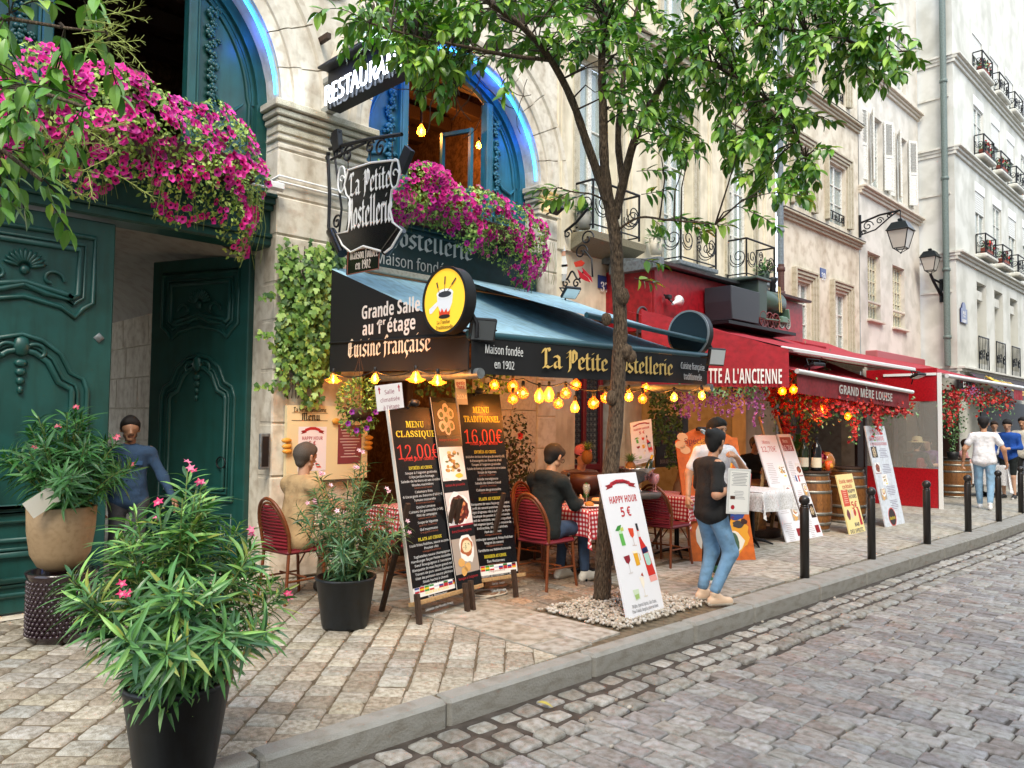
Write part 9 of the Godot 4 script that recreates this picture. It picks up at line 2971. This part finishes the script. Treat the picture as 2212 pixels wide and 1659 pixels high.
# ================= people
func field_mesh(st: SurfaceTool, bones: Array, cell: float, k: float) -> void:
	var lo := Vector3.ONE * 1e9
	var hi := -lo
	for q in bones:
		var r: float = maxf(q[2], q[3]) + k * 3.0 + cell
		for p in [q[0], q[1]]:
			lo = lo.min(p - Vector3.ONE * r); hi = hi.max(p + Vector3.ONE * r)
	var nx := int((hi.x - lo.x) / cell) + 2; var ny := int((hi.y - lo.y) / cell) + 2; var nz := int((hi.z - lo.z) / cell) + 2
	var acc := PackedFloat32Array(); acc.resize(nx * ny * nz)
	var own := PackedInt32Array(); own.resize(nx * ny * nz)
	var top := PackedFloat32Array(); top.resize(nx * ny * nz)
	for bi in bones.size():
		var q: Array = bones[bi]
		var a: Vector3 = q[0]; var b: Vector3 = q[1]
		var ra: float = q[2]; var rb: float = q[3]
		var r := maxf(ra, rb) + k * 3.0
		var l := ((a.min(b) - Vector3.ONE * r - lo) / cell).floor(); var h := ((a.max(b) + Vector3.ONE * r - lo) / cell).ceil()
		var ab := b - a
		var il := 1.0 / maxf(ab.length_squared(), 1e-9)
		for z in range(maxi(0, int(l.z)), mini(nz, int(h.z) + 1)):
			for y in range(maxi(0, int(l.y)), mini(ny, int(h.y) + 1)):
				var row := (z * ny + y) * nx
				var p := Vector3(0, lo.y + y * cell, lo.z + z * cell)
				for x in range(maxi(0, int(l.x)), mini(nx, int(h.x) + 1)):
					p.x = lo.x + x * cell
					var t := clampf((p - a).dot(ab) * il, 0.0, 1.0)
					var d := p.distance_to(a + ab * t) - (ra + (rb - ra) * t)
					if d > k * 3.2: continue
					var e := exp(-maxf(d, -k * 6.0) / k)
					var i := row + x
					acc[i] += e
					if e > top[i]:
						top[i] = e
						own[i] = bi
	var vid := {}
	var pos := PackedVector3Array(); var cols := PackedColorArray()
	var offs := [0, 1, nx, nx + 1, nx * ny, nx * ny + 1, nx * ny + nx, nx * ny + nx + 1]
	for z in nz - 1:
		for y in ny - 1:
			var row := (z * ny + y) * nx
			for x in nx - 1:
				var i := row + x
				var m := 0
				for c in 8:
					if acc[i + offs[c]] > 1.0: m += 1
				if m == 0 or m == 8: continue
				var sum := Vector3(); var cnt := 0
				for e in [[0, 1], [2, 3], [4, 5], [6, 7], [0, 2], [1, 3], [4, 6], [5, 7], [0, 4], [1, 5], [2, 6], [3, 7]]:
					var v0 := acc[i + offs[e[0]]]; var v1 := acc[i + offs[e[1]]]
					if (v0 > 1.0) == (v1 > 1.0): continue
					var f0 := log(maxf(v0, 1e-3)); var f1 := log(maxf(v1, 1e-3))
					var t := f0 / (f0 - f1)
					var A := Vector3(e[0] & 1, (e[0] >> 1) & 1, e[0] >> 2); var B := Vector3(e[1] & 1, (e[1] >> 1) & 1, e[1] >> 2)
					sum += A.lerp(B, t); cnt += 1
				vid[i] = pos.size()
				pos.append(lo + (Vector3(x, y, z) + sum / cnt) * cell)
				var bt := 0.0; var bo := 0
				for c in 8:
					if top[i + offs[c]] > bt: bt = top[i + offs[c]]; bo = own[i + offs[c]]
				cols.append(bones[bo][4])
	var sg := 1
	for i in vid:
		var x: int = i % nx; var y: int = (i / nx) % ny; var z: int = i / (nx * ny)
		var inside := acc[i] > 1.0
		for ax in 3:
			var j: int = i + [1, nx, nx * ny][ax]
			if inside == (acc[j] > 1.0): continue
			var u: int = [nx, nx * ny, 1][ax]; var w: int = [nx * ny, 1, nx][ax]
			if not (vid.has(i - u) and vid.has(i - w) and vid.has(i - u - w)): continue
			var q := [vid[i], vid[i - u], vid[i - u - w], vid[i - w]]
			if inside: q.reverse()
			st.set_smooth_group(sg)
			for k2 in [0, 1, 2, 0, 2, 3]:
				st.set_color(cols[q[k2]])
				st.add_vertex(pos[q[k2]])
func skin_part(b: Node3D, called: String, sets: Array, m: Material) -> void:
	var st := SurfaceTool.new()
	st.begin(Mesh.PRIMITIVE_TRIANGLES)
	for q in sets: field_mesh(st, q[0], q[1], q[2])
	st.generate_normals()
	part(called, st.commit(), m, b)
func mirror(v: Vector3, s: float) -> Vector3:
	return V(v.x * s, v.y, v.z)
func hand_bones(p: Vector3, d: Vector3, n: Vector3, s: float, curl: float, c: Color, sc := 1.0) -> Array:
	d = d.normalized()
	var side := d.cross(n).normalized() * s
	n = side.cross(d).normalized() * s
	var r := [[p - d * 0.03 * sc, p + d * 0.035 * sc + side * 0.015 * sc, 0.026 * sc, 0.022 * sc, c], [p - d * 0.02 * sc, p + d * 0.035 * sc - side * 0.018 * sc, 0.024 * sc, 0.02 * sc, c]]
	for i in 4:
		var o := p + d * 0.045 * sc + side * (0.027 - 0.018 * i) * sc
		var ln: float = [0.035, 0.042, 0.039, 0.03][i] * sc
		var d1 := (d * cos(curl * 0.6) - n * sin(curl * 0.6)).normalized()
		var d2 := (d * cos(curl * 1.6) - n * sin(curl * 1.6)).normalized()
		r.append([o, o + d1 * ln, 0.0092 * sc, 0.0088 * sc, c])
		r.append([o + d1 * ln, o + d1 * ln + d2 * ln * 0.9, 0.0088 * sc, 0.0074 * sc, c])
	var th := p + side * 0.03 * sc - d * 0.01 * sc
	var td := (side * 0.7 + d * 0.7 - n * 0.35 * curl).normalized()
	r.append([th, th + td * 0.035 * sc, 0.0115 * sc, 0.0105 * sc, c])
	r.append([th + td * 0.035 * sc, th + td * 0.035 * sc + (td + d * 0.6 - n * curl * 0.4).normalized() * 0.028 * sc, 0.0105 * sc, 0.0085 * sc, c])
	return r
func head_bones(h: Vector3, f: Vector3, u: Vector3, skin: Color, hair: Color, beard: bool, sc: float, plain_face := false) -> Array:
	f = f.normalized()
	var x := u.cross(f).normalized()
	u = f.cross(x).normalized()
	var P := func(a: float, b: float, c: float) -> Vector3: return h + (x * a + u * b + f * c) * sc
	var lip := Color(skin.r * 0.75, skin.g * 0.5, skin.b * 0.5)
	var jaw := hair.lerp(skin, 0.25) if beard else skin
	var r := [
		[P.call(0, 0.035, -0.02), P.call(0, 0.03, 0.02), 0.083 * sc, 0.078 * sc, skin],
		[P.call(0, 0.0, 0.03), P.call(0, -0.075, 0.045), 0.06 * sc, 0.034 * sc, skin],
		[P.call(-0.035, -0.05, 0.02), P.call(0, -0.088, 0.052), 0.032 * sc, 0.022 * sc, jaw],
		[P.call(0.035, -0.05, 0.02), P.call(0, -0.088, 0.052), 0.032 * sc, 0.022 * sc, jaw],
		[P.call(0, 0.015, 0.092), P.call(0, -0.022, 0.108), 0.008 * sc, 0.0125 * sc, skin],
		[P.call(-0.011, -0.026, 0.098), P.call(0.011, -0.026, 0.098), 0.009 * sc, 0.009 * sc, skin],
		[P.call(-0.02, -0.054, 0.086), P.call(0.02, -0.054, 0.086), 0.007 * sc, 0.007 * sc, lip]]
	for e in [-1, 1]:
		r.append([P.call(e * 0.078, 0.02, -0.008), P.call(e * 0.08, -0.015, -0.002), 0.017 * sc, 0.011 * sc, skin])
		if plain_face: continue
		r.append([P.call(e * 0.03, 0.014, 0.095), P.call(e * 0.038, 0.014, 0.091), 0.0048 * sc, 0.0046 * sc, S("#3a2a24")])
		r.append([P.call(e * 0.018, 0.037, 0.1), P.call(e * 0.05, 0.036, 0.086), 0.0036 * sc, 0.003 * sc, hair.lerp(skin, 0.45)])
		if beard: r.append([P.call(e * 0.055, -0.01, 0.025), P.call(e * 0.045, -0.06, 0.035), 0.03 * sc, 0.028 * sc, jaw])
	if beard: r.append([P.call(-0.022, -0.041, 0.09), P.call(0.022, -0.041, 0.09), 0.006 * sc, 0.006 * sc, jaw])
	return r
func hair_bones(h: Vector3, f: Vector3, u: Vector3, hair: Color, style: String, sc: float) -> Array:
	f = f.normalized()
	var x := u.cross(f).normalized()
	u = f.cross(x).normalized()
	var P := func(a: float, b: float, c: float) -> Vector3: return h + (x * a + u * b + f * c) * sc
	var r := [[P.call(0, 0.048, -0.03), P.call(0, 0.05, -0.02), 0.09 * sc, 0.09 * sc, hair], [P.call(-0.032, 0.08, 0.05), P.call(0.032, 0.08, 0.05), 0.041 * sc, 0.041 * sc, hair], [P.call(0, 0.1, 0.0), P.call(0, 0.095, 0.04), 0.05 * sc, 0.045 * sc, hair], [P.call(-0.06, 0.06, 0.025), P.call(-0.072, 0.0, 0.0), 0.028 * sc, 0.014 * sc, hair], [P.call(0.06, 0.06, 0.025), P.call(0.072, 0.0, 0.0), 0.028 * sc, 0.014 * sc, hair], [P.call(0, 0.02, -0.05), P.call(0, -0.04, -0.05), 0.07 * sc, 0.05 * sc, hair]]
	if style == "bun": r.append_array([[P.call(0, 0.09, -0.1), P.call(0.01, 0.1, -0.12), 0.045 * sc, 0.04 * sc, hair], [P.call(0, -0.02, -0.06), P.call(0, -0.06, -0.05), 0.05 * sc, 0.035 * sc, hair]])
	if style == "back": r.append_array([[P.call(0, -0.03, -0.06), P.call(0, -0.08, -0.05), 0.05 * sc, 0.03 * sc, hair]])
	return r
func person(label: String, at: Vector3, turn: float, hgt: float, J: Dictionary, C: Dictionary, cell := 0.018, group := "") -> Node3D:
	var b := thing("person", label, "person", group, at, turn)
	var k := hgt / 1.75
	var D := {pelvis = V(0, 0.96, 0), chest = V(0, 1.27, 0.01), neck = V(0, 1.47, -0.01), head = V(0, 1.63, 0.03), look = V(0, 0, 1), up = V(0, 1, 0),
		sl = V(0.185, 1.42, -0.01), sr = V(-0.185, 1.42, -0.01), el = V(0.25, 1.14, -0.03), er = V(-0.25, 1.14, -0.03), wl = V(0.25, 0.9, 0.06), wr = V(-0.25, 0.9, 0.06),
		hl = V(0.095, 0.93, 0), hr = V(-0.095, 0.93, 0), kl = V(0.1, 0.5, 0.03), kr = V(-0.1, 0.5, 0.03), al = V(0.1, 0.085, -0.02), ar = V(-0.1, 0.085, -0.02), tl = V(0.12, 0.03, 0.15), tr = V(-0.12, 0.03, 0.15), belly = 0.0, girth = 1.0}
	for q in J: D[q] = J[q]
	for q in D:
		if D[q] is Vector3 and q != "look" and q != "up": D[q] = D[q] * k
	var g: float = D.girth * k
	var sk: Color = S(C.skin)
	var hair: Color = S(C.hair)
	var top: Color = S(C.top)
	var leg: Color = S(C.leg)
	var shoe: Color = S(C.shoe)
	var body := [[D.neck + V(0, -0.05, 0), D.head + V(0, -0.05, -0.01), 0.055 * k, 0.05 * k, sk],
		[D.chest, D.neck + V(0, -0.06, 0), 0.06 * k, 0.055 * k, sk], [D.pelvis, D.chest, 0.06 * k, 0.06 * k, sk],
		[D.sl, D.el, 0.045 * g, 0.04 * g, sk], [D.el, D.wl, 0.04 * g, 0.027 * g, sk], [D.sr, D.er, 0.045 * g, 0.04 * g, sk], [D.er, D.wr, 0.04 * g, 0.027 * g, sk],
		[D.chest + V(0, 0.1 * k, 0), D.sl, 0.05 * k, 0.04 * k, sk], [D.chest + V(0, 0.1 * k, 0), D.sr, 0.05 * k, 0.04 * k, sk],
		[D.hl, D.kl, 0.06 * g, 0.048 * g, sk], [D.kl, D.al, 0.05 * g, 0.035 * g, sk], [D.hr, D.kr, 0.06 * g, 0.048 * g, sk], [D.kr, D.ar, 0.05 * g, 0.035 * g, sk], [D.hl, D.hr, 0.06 * k, 0.06 * k, sk]]
	var hc := minf(cell, 0.0065)
	var sets := [[body, cell, 0.012], [head_bones(D.head, D.look, D.up, sk, hair, C.get("beard", false), k * 1.02, cell > 0.025 or C.get("plain", false)), hc if cell < 0.025 else 0.016, 0.006]]
	for e in [["l", 1.0], ["r", -1.0]]:
		var w: Vector3 = D["w" + e[0]]
		var d: Vector3 = D.get("h" + e[0] + "d", (w - D["e" + e[0]])).normalized()
		var n: Vector3 = D.get("h" + e[0] + "n", V(e[1], 0, 0.2))
		if cell < 0.025: sets.append([hand_bones(w + d * 0.05 * k, d, n, e[1], D.get("curl" + e[0], 0.7), sk, k), 0.0065, 0.004])
		else: sets.append([[[w, w + d * 0.09 * k, 0.032 * k, 0.026 * k, sk], [w + d * 0.09 * k, w + d * 0.15 * k, 0.024 * k, 0.014 * k, sk]], 0.016, 0.006])
	skin_part(b, "body", sets, M.skin)
	var sl: float = C.get("sleeve", 0.45)
	var loose: float = C.get("loose", 1.0)
	var fr := V(0, 0, 1)
	var across: Vector3 = (D.sl - D.sr).normalized()
	var tor := []
	var cz: Vector3 = (D.chest - D.pelvis).normalized()
	var c0: Vector3 = D.chest + cz * 0.11 * k
	for e in [-1, 0, 1]:
		tor.append([c0 + across * e * 0.085 * k, D.pelvis + cz * 0.12 * k + across * e * 0.07 * g, 0.088 * k * loose, 0.086 * g * loose, top])
		tor.append([D.pelvis + cz * 0.12 * k + across * e * 0.07 * g, D.pelvis + cz * C.get("hem", -0.03) * k + across * e * 0.085 * g, 0.09 * g * loose, 0.11 * g * loose, top])
	for e in [-1, 1]:
		var s0: Vector3 = D.sl if e > 0 else D.sr
		var e0: Vector3 = D.el if e > 0 else D.er
		var w0: Vector3 = D.wl if e > 0 else D.wr
		tor.append([c0, s0 - cz * 0.035 * k, 0.06 * k, 0.05 * k * loose, top])
		tor.append([D.neck - cz * 0.05 * k, s0 - cz * 0.02 * k, 0.048 * k, 0.046 * k, top])
		tor.append([s0 - cz * 0.02 * k, s0.lerp(e0, minf(sl, 1.0)), 0.054 * k * loose, (0.056 if sl < 1 else 0.047) * g * loose, top])
		if sl > 1.0: tor.append([e0, e0.lerp(w0, sl - 1.0), 0.046 * g * loose, 0.034 * g * loose, top])
	if D.belly > 0: tor.append([D.pelvis + V(0, 0.16 * k, 0.06 * k), D.pelvis + V(0, 0.05 * k, 0.07 * k), (0.1 + D.belly) * k, (0.1 + D.belly) * k, top])
	if C.get("collar", false): tor.append([D.neck + V(-0.04 * k, -0.02 * k, 0.03 * k), D.neck + V(0.04 * k, -0.02 * k, 0.03 * k), 0.03 * k, 0.03 * k, top])
	if C.get("hood", false): tor.append([D.neck + V(-0.06 * k, -0.02 * k, -0.07 * k), D.neck + V(0.06 * k, -0.02 * k, -0.07 * k), 0.055 * k, 0.055 * k, top])
	skin_part(b, C.get("top_name", "shirt"), [[tor, cell * 0.85, 0.018]], M.fabric_vc)
	var lg := [[D.hl + V(0, -0.02 * k, 0), D.hr + V(0, -0.02 * k, 0), 0.098 * g, 0.098 * g, leg]]
	var cut: float = C.get("leg_to", 1.0)
	for e in ["l", "r"]:
		lg.append([D["h" + e], D["k" + e].lerp(D["h" + e], 0.0 if cut > 0.2 else 0.15), 0.09 * g, 0.064 * g, leg])
		if cut > 0.2: lg.append([D["k" + e], D["k" + e].lerp(D["a" + e], cut * 0.93), 0.064 * g, 0.047 * g * C.get("flare", 1.0), leg])
	skin_part(b, "trousers", [[lg, cell * 0.85, 0.013]], M.fabric_vc)
	for e in ["l", "r"]:
		var a0: Vector3 = D["a" + e]; var t0: Vector3 = D["t" + e]
		var dir := (t0 - a0); dir.y = 0; dir = dir.normalized()
		var fl: float = t0.y
		var sh := [[V(a0.x, fl + 0.02 * k, a0.z) - dir * 0.035 * k, V(a0.x, fl + 0.015 * k, a0.z) + dir * 0.17 * k, 0.04 * k, 0.036 * k, shoe], [a0 + V(0, -0.015, 0), V(a0.x, fl + 0.03 * k, a0.z) + dir * 0.09 * k, 0.044 * k, 0.034 * k, shoe], [V(a0.x, fl - 0.002 * k, a0.z) - dir * 0.045 * k, V(a0.x, fl - 0.004 * k, a0.z) + dir * 0.18 * k, 0.031 * k, 0.031 * k, S(C.get("sole", C.shoe))]]
		skin_part(b, "shoe", [[sh, minf(cell, 0.014), 0.006]], M.shoe)
	if C.get("style", "short") != "none": skin_part(b, "hair", [[hair_bones(D.head, D.look, D.up, hair, C.get("style", "short"), k * 1.02), minf(cell, 0.014), 0.01]], mat("#ffffff", 0.8, {vc = true, tex = M.wood.albedo_texture, scale = 9.0, world = false}))
	return b
func cap(b: Node3D, h: Vector3, f: Vector3, c: String, called := "cap", brim := true) -> void:
	f = f.normalized()
	var x := Vector3.UP.cross(f).normalized()
	var u := f.cross(x)
	var bs := Basis(x, u, f)
	var s := Sh.new()
	s.lathe(h + u * 0.05, [Vector2(0.103, -0.015), Vector2(0.104, 0.02), Vector2(0.09, 0.06), Vector2(0.05, 0.085), Vector2(0, 0.09)], 18, bs)
	if brim:
		var poly := PackedVector2Array()
		for i in 13: poly.append(Vector2(cos(PI * i / 12) * 0.08, sin(PI * i / 12) * 0.09 + 0.07))
		s.prism(poly, Transform3D(Basis(x, f, -u), h + u * 0.05), 0.008)
	part(called, s, mat(c, 0.8), b)
func people() -> void:
	rng.seed = 701
	var tri := func(u: float, v: float) -> Vector3: return on_y(u, v)
	var RIGHT := PI / 4
	var AWAY := PI * 0.75
	var at := on_y(1552, 1306)
	var H := 1.57
	var b := person("woman in black shirt and pale jeans stepping along the kerb holding a menu", at + V(-0.02, 0, -0.05), RIGHT + 0.25, H, {
		pelvis = V(0, 0.98, -0.02), chest = V(0, 1.28, -0.02), neck = V(0, 1.47, -0.01), head = V(0, 1.63, 0.04), look = V(0.55, -0.06, 1.0),
		sr = V(-0.19, 1.42, -0.04), er = V(-0.27, 1.13, -0.1), wr = V(-0.2, 1.2, 0.17), hrd = V(0.25, 0.25, 0.9), hrn = V(-1, 0.2, 0), curlr = 1.1,
		sl = V(0.19, 1.42, -0.04), el = V(0.24, 1.14, -0.02), wl = V(0.12, 1.16, 0.2),
		hr = V(-0.1, 0.95, -0.02), kr = V(-0.1, 0.53, 0.15), ar = V(-0.09, 0.14, -0.03), tr = V(-0.09, 0.035, 0.15),
		hl = V(0.1, 0.95, -0.03), kl = V(0.1, 0.52, 0.05), al = V(0.1, 0.14, -0.06), tl = V(0.1, 0.05, 0.1), belly = 0.03, girth = 1.15}, {
		skin = "#b98a6c", hair = "#15110f", top = "#16171b", leg = "#6f95b5", shoe = "#cdb094", sole = "#e6ddcc", sleeve = 0.85, style = "bun", loose = 1.0, hem = -0.05}, 0.016)
	var s := Sh.new()
	var k := H / 1.75
	var mp := V(-0.285, 1.16, 0.13) * k
	var bs := Basis(Vector3.UP, -PI / 2 + 0.1) * Basis(Vector3.BACK, -0.06)
	var mn := thing("menu_card", "printed menu card in a clear sleeve held by the woman in black", "menu", "", b.to_global(mp), b.rotation.y)
	s.box(Vector3.ZERO, V(0.24, 0.4, 0.012), bs, 0.003)
	part("card", s, mat("#c9c9c4", 0.35), mn)
	s = Sh.new()
	var t := Transform3D(bs, bs.z * 0.0075 - bs.x * 0.12 - bs.y * 0.2)
	flatq(s, t, 0.02, 0.02, 0.2, 0.36, 0.0, "#e2e0da")
	grey_lines(s, t, 0.03, 0.24, 0.36, 0.18, 9, 0.0006, "#77757a"); grey_lines(s, t, 0.05, 0.12, 0.2, 0.14, 6, 0.0006, "#9a989c")
	flatq(s, t, 0.03, 0.13, 0.05, 0.03, 0.0008, "#4a2a20")
	s.col = S("#a8202c"); s.flat(disc(Vector2(0.06, 0.06), 0.02, 0.02), t, 0.0008)
	part("print", s, M.print, mn)
	s = Sh.new()
	s.tube(arc(V(0, 1.735, -0.085) * k + V(0, 0.0, 0), 0.04, 0, TAU, 12, Vector3.RIGHT, V(0, 0.6, -0.8)), 0.01, 5, false)
	part("hair_band", s, mat("#9aa4a8", 0.7), b)
	at = on_y(1545, 1250)
	b = person("woman in white shirt and black leggings walking behind the woman in black", at, -PI / 4 + 0.25, 1.68, {
		look = V(0.35, -0.12, 1.0), head = V(0, 1.63, 0.04),
		er = V(-0.3, 1.16, -0.04), wr = V(-0.36, 0.92, 0.06), hrd = V(-0.1, -1, 0.15), curlr = 0.9,
		el = V(0.33, 1.18, 0.06), wl = V(0.16, 1.33, 0.2), hld = V(-0.7, 0.4, 0.3), curll = 1.0,
		kr = V(-0.14, 0.5, 0.12), ar = V(-0.17, 0.1, 0.1), tr = V(-0.2, 0.03, 0.27), kl = V(0.1, 0.5, 0.0), al = V(0.1, 0.12, -0.14), tl = V(0.1, 0.04, 0.02), girth = 1.05}, {
		skin = "#b48666", hair = "#1c1715", top = "#dedee2", leg = "#17181c", shoe = "#1f5a40", sole = "#e8e6de", sleeve = 0.75, style = "back"}, 0.016)
	var dp := on_z(283, 905, -0.45)
	b = person("bearded man in a blue denim shirt standing in the carriage doorway", V(dp.x, 0, dp.z), -PI / 4 + 0.3, 1.63, {
		look = V(0.25, -0.05, 1.0), el = V(0.32, 1.15, 0.02), wl = V(0.43, 0.95, 0.12), er = V(-0.25, 1.13, 0.0), wr = V(-0.22, 0.9, 0.12)}, {
		skin = "#946e56", hair = "#0e0c0b", top = "#27425e", leg = "#4a4c52", shoe = "#2a2624", sleeve = 1.92, beard = true, collar = true, plain = true}, 0.017)
	s = Sh.new()
	var kk := 1.63 / 1.75
	for i in 6: s.ball(V(0.0, 1.36 - i * 0.075, 0.115) * kk, Vector3.ONE * 0.008, 6)
	s.box(V(0.09, 1.3, 0.112) * kk, V(0.09, 0.04, 0.008), Basis(Vector3.UP, 0.35), 0.002)
	part("shirt_buttons", s, mat("#24486e", 0.6), b)
	var seat := {pelvis = V(0, 0.58, -0.05), chest = V(0, 0.9, 0.02), neck = V(0, 1.1, 0.04), head = V(0, 1.25, 0.1), look = V(0, -0.5, 1.0), sl = V(0.19, 1.05, 0.02), sr = V(-0.19, 1.05, 0.02), el = V(0.25, 0.8, 0.14), er = V(-0.25, 0.8, 0.14), wl = V(0.12, 0.8, 0.38), wr = V(-0.12, 0.8, 0.38), hl = V(0.1, 0.56, 0.0), hr = V(-0.1, 0.56, 0.0), kl = V(0.13, 0.55, 0.42), kr = V(-0.13, 0.55, 0.42), al = V(0.13, 0.1, 0.36), ar = V(-0.13, 0.1, 0.44), tl = V(0.13, 0.03, 0.52), tr = V(-0.13, 0.03, 0.6)}
	var t1 := on_y(1262, 1090, 0.76)
	b = person("dark haired man in a black jacket bent over his phone at the gingham table", V(t1.x - 0.62, 0, t1.z + 0.02), PI / 2, 1.78, seat, {
		skin = "#b58a68", hair = "#0f0d0d", top = "#15161b", leg = "#33465f", shoe = "#c9c2b4", sole = "#e2ddd0", sleeve = 1.95, loose = 1.15, hood = true, top_name = "jacket"}, 0.016)
	s = Sh.new()
	var hd: Vector3 = seat.head * (1.78 / 1.75)
	for e in [-1, 1]:
		s.tube(arc(hd + V(e * 0.035, -0.03, 0.1), 0.024, 0, TAU, 12), 0.003, 4, false)
		s.tube([hd + V(e * 0.06, -0.025, 0.1), hd + V(e * 0.085, 0.0, 0.0)], 0.003, 4)
	part("glasses", s, M.black, b)
	b = person("grey haired man in a tan shirt seated with his back to the pale oleander", V(3.66, 0, 0.83), PI / 2 + 0.1, 1.76, seat.merged({look = V(0.1, -0.1, 1.0), head = V(0, 1.27, 0.06)}, true), {
		skin = "#b98e74", hair = "#5c5651", top = "#b3966e", leg = "#b9a68a", shoe = "#3a322c", sleeve = 0.9, loose = 1.2}, 0.018)
	at = on_y(2128, 1100)
	b = person("man in white t-shirt, light jeans and black cap walking away", at, PI / 2 + 0.25, 1.8, {
		look = V(0, -0.05, 1.0), el = V(0.32, 1.15, -0.05), wl = V(0.35, 0.9, 0.02), er = V(-0.32, 1.15, -0.02), wr = V(-0.36, 0.92, 0.05), kl = V(0.1, 0.5, 0.1), al = V(0.08, 0.09, 0.12), tl = V(0.08, 0.03, 0.28), kr = V(-0.1, 0.5, -0.02), ar = V(-0.08, 0.14, -0.2), tr = V(-0.08, 0.04, -0.03), girth = 1.08}, {
		skin = "#b98868", hair = "#1a1513", top = "#e4e4e8", leg = "#86aac6", shoe = "#e2e2e0", sleeve = 0.6, loose = 1.05}, 0.02)
	cap(b, V(0, 1.655, 0.03) * (1.8 / 1.75), V(0, 0, 1), "#15161a")
	at = on_y(2180, 1078)
	b = person("young man in a blue jacket and black shorts standing up the street", at, -PI / 2 - 0.1, 1.78, {el = V(0.25, 1.14, 0.02), wl = V(0.1, 1.12, 0.24), er = V(-0.26, 1.14, 0.0), wr = V(-0.24, 0.92, 0.14), look = V(0.2, -0.35, 1.0)}, {skin = "#c69c80", hair = "#1a1412", top = "#1a4a9c", leg = "#15161a", shoe = "#17181c", sole = "#d9d9d6", sleeve = 1.9, leg_to = 0.1, top_name = "jacket"}, 0.026)
	at = on_y(2214, 1072)
	b = person("bearded man in a cream jacket reaching out at the far right", at, -PI / 2, 1.84, {er = V(-0.32, 1.2, 0.2), wr = V(-0.22, 1.22, 0.46), look = V(-0.2, -0.1, 1.0)}, {skin = "#b98a6a", hair = "#17110f", top = "#cfc8b8", leg = "#17181c", shoe = "#2a2a2c", sleeve = 1.9, leg_to = 0.1, beard = true, top_name = "jacket"}, 0.026)
	b.set_meta("label", "bearded man in a cream jacket reaching out beside the young man in blue")
	at = on_y(2150, 1052)
	b = person("man in a white shirt half hidden behind the walker with the black cap", at, -PI / 2 + 0.3, 1.75, {look = V(0, -0.1, 1)}, {skin = "#c39a80", hair = "#3a2a20", top = "#dcdce0", leg = "#3a4656", shoe = "#2a2a2c", sleeve = 0.6}, 0.028)
	var t5 := on_y(2140, 1002, 0.76)
	b = person("woman in a pink blouse seated at the farthest white table", V(t5.x + 0.2, 0, t5.z - 0.65), 0.1, 1.66, seat.merged({look = V(-0.2, -0.1, 1)}, true), {skin = "#c69c86", hair = "#4a3426", top = "#d9a0a0", leg = "#3a3a44", shoe = "#2a2a2c", sleeve = 0.9}, 0.028)
	b = person("man in a lilac shirt seated behind the clear screen", V(18.0, 0, on_x(2008, 970, 18.0).z), -PI / 2 - 0.2, 1.76, seat.merged({look = V(0, -0.1, 1)}, true), {skin = "#b58a70", hair = "#4a3a30", top = "#7a5a8a", leg = "#2f4a72", shoe = "#26262a", sleeve = 0.9}, 0.028)
	b = person("person in a straw hat and dark jacket seated behind the clear screen", V(17.35, 0, on_x(1978, 975, 17.35).z), PI / 2, 1.72, seat.merged({look = V(0, -0.1, 1)}, true), {skin = "#b08468", hair = "#2a201c", top = "#24262c", leg = "#2a2c34", shoe = "#26262a", sleeve = 1.9, top_name = "jacket"}, 0.028)
	var hh: Vector3 = (seat.head as Vector3) * (1.72 / 1.75) + V(0, 0.075, 0)
	s = Sh.new()
	s.lathe(hh, [Vector2(0.19, -0.02), Vector2(0.12, 0.0), Vector2(0.105, 0.01), Vector2(0.095, 0.09), Vector2(0.05, 0.11), Vector2(0, 0.1)], 20)
	part("straw_hat", s, mat("#cdbb8c", 0.85), b)
	b = person("man in a brown shirt sitting deep under the red awning", V(9.75, 0, 1.05), 0.6, 1.76, seat.merged({look = V(0, -0.1, 1)}, true), {skin = "#9a7058", hair = "#5a4a3e", top = "#7d5a40", leg = "#2f3440", shoe = "#26262a", sleeve = 0.9}, 0.028)
	b = person("person in a dusky pink cap seated behind the tree trunk", V(t1.x + 0.75, 0, t1.z - 0.7), -0.5, 1.7, seat.merged({look = V(0, -0.3, 1)}, true), {skin = "#b98a70", hair = "#3a2a24", top = "#6a5a60", leg = "#2f3440", shoe = "#26262a", sleeve = 0.9}, 0.028)
	cap(b, (seat.head as Vector3) * (1.7 / 1.75) + V(0, 0.02, 0), V(0, -0.3, 1), "#a85a72")
	b = person("dark suited man seated inside behind the demijohn", V(12.4, 0, 0.75), -0.4, 1.78, seat.merged({look = V(0, -0.2, 1)}, true), {skin = "#b08468", hair = "#6a625c", top = "#1c1d22", leg = "#1c1d22", shoe = "#1c1d22", sleeve = 1.9, top_name = "jacket"}, 0.028)
func _ready() -> void:
	stage()
	materials()
	ground()
	arch_house()
	plain_houses()
	added_opposite_row()
	awnings()
	signs()
	lamps()
	bulbs()
	locomotive()
	street_tree()
	fallen_leaves()
	overhanging_tree()
	pots_and_oleanders()
	climbers()
	garlands()
	menu_boards()
	bollards()
	furniture()
	people()
